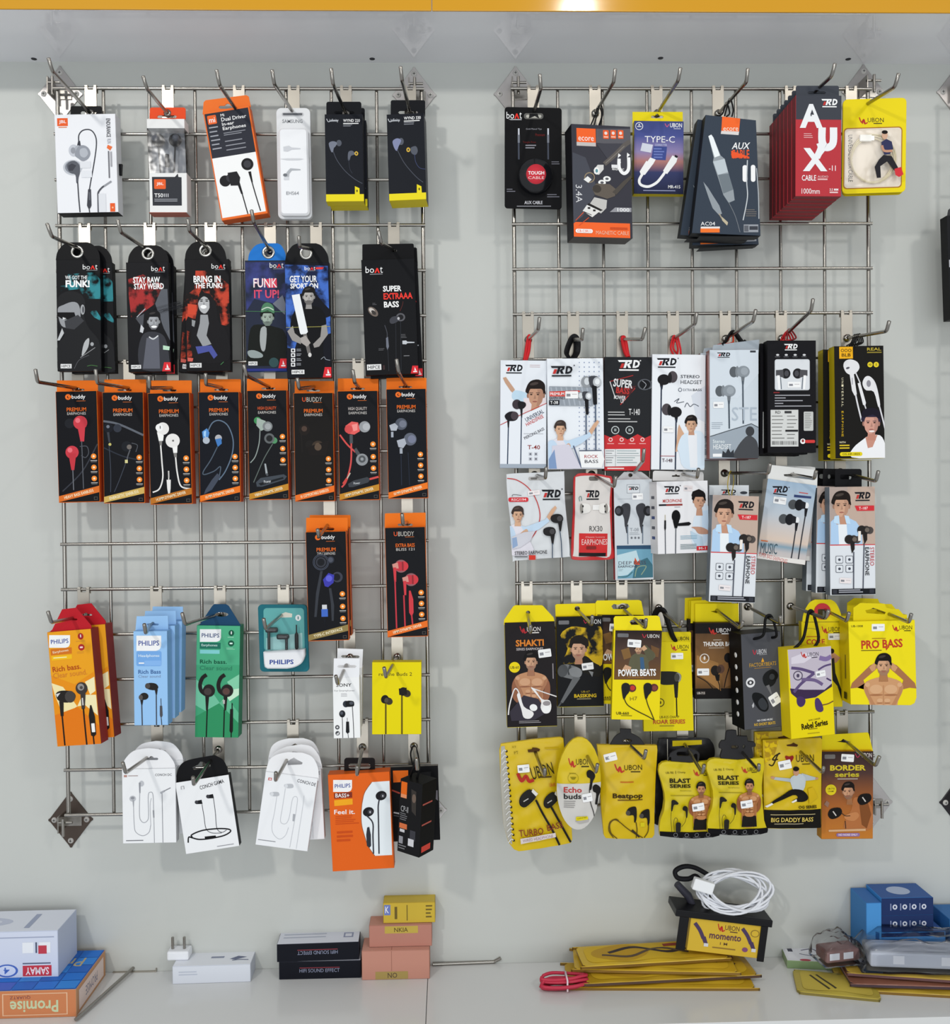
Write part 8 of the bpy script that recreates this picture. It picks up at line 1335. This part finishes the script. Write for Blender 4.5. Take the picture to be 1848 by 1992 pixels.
# pile of yellow cable pouches
def flat_pack(name, label, cx, cy, z, w, d, rotz, c, tilt=0, group=None, th=.005, art=None, cat='pouch', edge='8a6a30', wob=.004, sd_=0):
    rnd = random.Random(sd_); n = 26; out = []
    for x, y in spline(rr(-w/2, -d/2, w/2, d/2, min(w, d)*.16, 3), 2, True): out.append((x, y))
    mw = Matrix.Translation((cx, cy, z)) @ Matrix.Rotation(math.radians(rotz), 4, 'Z') @ Matrix.Rotation(math.radians(tilt), 4, 'Y'); e = empty(name, mw); tag(e, label, cat, group)
    m = Mesh(); rot = Matrix.Rotation(-PI/2, 4, 'X')
    m.prism([out], -th, 0, (c, 'film'), (edge, 'film'), None, .0008)
    ph = rnd.random()*6
    def plump(u, v, y, w=w, d=d): a = max(0, 1-(2*u/w)**2); b = max(0, 1-(2*v/d)**2); return (.0035*(a*b)**.6 + .0012*math.sin(u*70+ph)*math.cos(v*60+ph)*min(1, 3*a*b))*(1 if y < -th*.5 else 0)
    bulge_mesh(m, plump, .006)
    m.v = [tuple(rot @ Vector(v)) for v in m.v]
    bm_ = Mesh(); bm_.v, bm_.f, bm_.mi, bm_.mats, bm_.smooth = m.v, m.f, m.mi, m.mats, m.smooth
    o = bm_.build('pouch', e)
    rel = Matrix.Translation((0, -d/2, th)) @ rot
    f = Face(e, mw @ rel, w, d, rel=rel)
    f.bulge = lambda u, v, y: plump(u, v-d/2, -1); f.gap = .0001
    if art: art(f)
    f.done(); return e, mw
def ycab(f):
    f.R(4,10,96,90,'c9a62c',6); f.E(28,50,20,38,'b48e28'); f.line([(20,50),(40,30),(60,60),(80,40),(90,60)],3,'3a3030'); f.line([(15,60),(35,70),(55,40),(75,65)],2.4,'5a4a3a'); f.R(60,20,92,34,'8a3a2c')
g = 'yellow cable pouches piled on the counter'
q = C(1300, 1938)
flat_pack('cable_pouch', 'bottom yellow cable pouch of the pile beside the red cable', q.x-.005, q.y+.060, ZC_, .31, .085, -3, 'c9a228', 0, g, art=ycab, sd_=1)
flat_pack('cable_pouch', 'second yellow cable pouch up, dark-edged, in the pile beside the red cable', q.x+.012, q.y+.064, ZC_+.0105, .29, .080, 3, 'bd9826', 0, g, art=ycab, sd_=2, edge='5a4438')
flat_pack('cable_pouch', 'third yellow cable pouch up in the pile beside the red cable', q.x-.010, q.y+.070, ZC_+.021, .27, .075, -5, 'cda82c', 0, g, art=ycab, sd_=3)
flat_pack('cable_pouch', 'top yellow cable pouch under the black-framed cable tray', q.x-.012, q.y+.075, ZC_+.0315, .25, .07, 4, 'd2ae30', 0, g, art=ycab, sd_=4, edge='7a5a20')
m1 = Mesh(); mm = []
for k in range(6): mm.append((q.x-.12+.012*k, q.y+.02+.006*math.sin(k*2), ZC_+.012+.005*math.cos(k*1.7)))
# momento box with black tray, cable bag on top
bx0, bx1 = C(1342, 1890).x-.012, C(1480, 1890).x-.012
mw = Matrix.Translation(((bx0+bx1)/2, q.y+.048, ZC_+.0435)) @ Matrix.Rotation(math.radians(8), 4, 'Y'); 
e = empty('cable_box', mw); tag(e, 'yellow cable box with two plugs printed, framed by a black tray', 'box'); w = (bx1-bx0)*1.02; h = .056
m = Mesh(); m.box(-w/2, w/2, 0, .05, 0, h, 'c9a838', .0006); e_ = m.build('carton_body', e)
f = Face(e_, mw @ Matrix.Translation((0, -.0002, 0)), w, h, rel=Matrix.Translation((0, -.0002, 0)))
logo_ud(f,38,8,68,32,'5a4030'); f.T('momento',28,38,72,56,'5a3a4a',bold=.02); f.T('1 M',44,64,54,72,'6a5038'); f.lines(34,80,66,86,1,'8a6c34',.6)
for x, sx in ((14,1), (80,1)): f.line([(x-8,15),(x,35),(x+6,58)],5,'4a3a58'); f.P([(x+3,54),(x+9,52),(x+13,72),(x+8,75)],'4a3a58'); f.R(x+8,72,x+14,82,'c8c8cc')
f.E(90,26,6,11,'8a7030'); f.E(90,26,4.8,8.8,'c9a838'); f.E(79,78,4,7,'7a4a70'); f.done()
m = Mesh(); m.box(-w/2-.028, w/2+.014, -.004, .052, h, h+.012, ('17171b','plastic'), .0015); m.box(-w/2-.020, -w/2-.004, -.003, .0, 0, h, ('17171b','plastic'), .001); m.box(w/2-.004, w/2+.008, -.003, .0, -.004, h, ('17171b','plastic'), .001); m.build('black_tray', e)
tw = mw @ Vector((0, .024, h+.012))
m1 = Mesh()
pts = []
rnd = random.Random(5)
for i in range(260):
    t = i/259; a_ = t*2*PI*9; R_ = .052+.010*math.sin(t*23); ti = .5*math.sin(t*7)
    pts.append((tw.x+.018+R_*math.cos(a_)*1.05, tw.y-.003+.016*math.sin(a_)+.006*math.sin(t*31), tw.z+.030+.026*math.sin(a_+ti)+.005*math.sin(t*17)))
m1.tube(pts, .0021, ('d8dae0', 'plastic'), 7); m2 = Mesh(); pm = Matrix.Translation((tw.x-.040, tw.y-.014, tw.z+.046)) @ Matrix.Rotation(math.radians(18), 4, 'Y'); m2.box(-.018, .018, -.006, .006, -.010, .010, ('e2e4ea', 'plastic'), .002, pm)
thing_world('cable_coil', 'tangled white charging cable coil on the black tray', 'cable', [('cable', m1), ('plug', m2)])
m1 = Mesh(); hb = [(tw.x-.018, tw.y+.012, tw.z+.050), (tw.x-.045, tw.y+.012, tw.z+.066), (tw.x-.066, tw.y+.010, tw.z+.070), (tw.x-.082, tw.y+.008, tw.z+.063), (tw.x-.078, tw.y+.006, tw.z+.052), (tw.x-.060, tw.y+.006, tw.z+.050), (tw.x-.045, tw.y+.008, tw.z+.053), (tw.x-.030, tw.y+.010, tw.z+.030), (tw.x-.02, tw.y+.012, tw.z+.004)]
m1.tube(spline(hb, 6), .0042, ('1b1b20', 'rubber'), 8); m2 = Mesh(); m2.tube([(tw.x-.052, tw.y+.008, tw.z+.003), (tw.x-.060, tw.y+.008, tw.z+.020), (tw.x-.080, tw.y+.006, tw.z+.042)], [.006,.007,.006], ('33333c', 'plastic'), 10)
thing_world('black_cable', 'black looped cable behind the tangled white coil', 'cable', [('cable', m1), ('plug', m2)])
# small white and green flat box
a = C(1560, 1893)
def wbox(f): f.R(4,8,96,92,'dfe0e6'); f.line([(30,40),(50,30),(60,55),(80,50)],2.4,'55566a'); f.line([(25,60),(45,70),(70,72)],2,'55566a'); f.R(8,20,16,50,'4a4a58'); f.E(30,95,9,6,'b84a58'); f.E(85,95,8,6,'b84a58')
e, fr, tp, sd = carton('earphone_carton', 'flat white earphone box with a green base leaning by the clear bags', a.x-.02, a.x+.085, a.y+.010, a.y+.075, ZC_, ZC_+.014, ('7a9068','d9dae0','8a9c78'), rotz=-8); wbox(tp)
for f in (fr, tp, sd): f.done()
# stack of blue boxes by the wall
a = C(1700, 1888); sx0, sx1 = C(1722, 1885).x, C(1822, 1885).x
labs = (('lowest blue box of the small stack, dark front, behind the clear bags', .0, .036), ('wide blue box with script lettering in the small stack', .0365, .070), ('blue box with four round marks, under the topmost one', .0705, .098), ('topmost blue box with four round marks in the small stack', .0985, .128))
for k, (lab, z0, z1) in enumerate(labs):
    ins = -.004 if k == 1 else 0
    e, fr, tp, sd = carton('gadget_box', lab, sx0+ins-.012, sx1+.006-ins-(.016 if k > 1 else 0), a.y-.008-(0.003 if k == 1 else 0), a.y+.052, ZC_+z0, ZC_+z1, ('2b3f74' if k != 1 else '3f86c8', '3a5a94','3f86c8'))
    if k == 1: fr.R(2,2,98,22,'1f2c54'); fr.T('Instant',38,45,70,72,'1f3a70',bold=0,shear=.2)
    elif k > 1:
        fr.R(0,0,100,100,'24345e')
        for x in (26,45,63,82): fr.E(x,52,4.6,15,'c8ccd8'); fr.E(x,52,2,7,'24345e'); fr.R(x-9,32,x-7,72,'8a94b4')
    else: fr.R(0,0,100,100,'232c4c'); fr.T('DATA CABLE',40,30,95,52,'c0c4d4',bold=0)
    if k == 3: tp.E(48,50,22,28,'a8b4cc')
    for f in (fr, tp, sd): f.done()
m = Mesh(); 
e, fr, tp, sd = carton('gadget_box', 'tall light blue carton standing beside the small stack of blue boxes', sx0-.040, sx0-.0135, a.y-.012, a.y+.052, ZC_, ZC_+.122, ('4a8cc8','3a6aa8','3f7cb8')); fr.P([(60,40),(85,42),(82,68),(60,70)],'24508a')
for f in (fr, tp, sd): f.done()
e, fr, tp, sd = carton('gadget_box', 'blue box standing apart beyond the small stack, at the counter end', C(1842,1885).x, C(1842,1885).x+.07, a.y-.01, a.y+.05, ZC_, ZC_+.090, ('3a7ab0','3a6aa0','32689c')); fr.done()
# pile on the other side: yellow pouches and clear bags
g = 'yellow pouches piled under the clear bags'
q = C(1740, 1950)
flat_pack('cable_pouch', 'flat yellow pouch with dark lines lying in front of the clear bags', C(1640,1938).x, C(1640,1938).y+.030, ZC_, .13, .075, -14, 'b9a646', 0, g, art=lambda f: (f.R(8,10,92,90,'bda94a',6), f.line([(20,30),(40,85)],3,'4a4430',False), f.line([(28,26),(48,82)],3,'4a4430',False)), sd_=8, edge='8a7c40')
flat_pack('cable_pouch', 'lowest long yellow pouch under the clear bags', q.x+.055, q.y+.058, ZC_, .24, .085, -9, 'c0a038', 0, g, art=ycab, sd_=9)
flat_pack('cable_pouch', 'long dark-edged pouch in the middle under the clear bags', q.x+.062, q.y+.060, ZC_+.0105, .23, .082, -6, '8a5a4a', 0, g, sd_=10, edge='4a3a42')
flat_pack('cable_pouch', 'upper yellow pouch touching the clear bags', q.x+.060, q.y+.064, ZC_+.021, .22, .078, -11, 'b8983a', 0, g, sd_=11, edge='6a4a4a')
def clear_bag(label, cx, cy, z, w, d, h, rotz, inner, sd_):
    rnd = random.Random(sd_); mw = Matrix.Translation((cx, cy, z)) @ Matrix.Rotation(math.radians(rotz), 4, 'Z'); e = empty('plastic_bag', mw); tag(e, label, 'bag', 'clear bags on the pile')
    bm = bmesh.new(); bmesh.ops.create_cube(bm, size=1); bmesh.ops.subdivide_edges(bm, edges=bm.edges, cuts=9, use_grid_fill=True)
    for v in bm.verts:
        x, y, zz = v.co*2; k = max(0, 1-abs(x)**3); n = .5+.5*math.sin(7*x+3*y+sd_)*math.cos(5*y-4*x)
        v.co = (x*w/2, y*d/2*(1-.12*n), (zz*.5+.5)*h*(.25+.75*k**.5)*(.75+.25*n) if zz > -.99 else 0)
    m = Mesh(); m.bm(bm, clear_mat(1.4), None, True); m.build('bag_film', e)
    m = Mesh(); m.box(-w*.42, w*.42, -d*.32, d*.32, h*.06, h*.50, (inner, 'film'), .004); m.build('contents', e)
    for k, x in enumerate((-.22, .12)):
        m = Mesh(); m.box(x*w-.009, x*w+.009, -d*.32-.0006, -d*.32-.0001, h*.18, h*.42, 'd8dae2'); m.build('label', e)
clear_bag('clear bag of grey items on top of the yellow pouches', q.x+.078, q.y+.058, ZC_+.0316, .225, .078, .058, -7, 'c4c9d6', 3)
clear_bag('small crumpled clear bag of brown items beside the larger clear bag', C(1652,1893).x-.026, q.y+.082, ZC_+.0316, .075, .055, .046, 10, '8a6a68', 11)
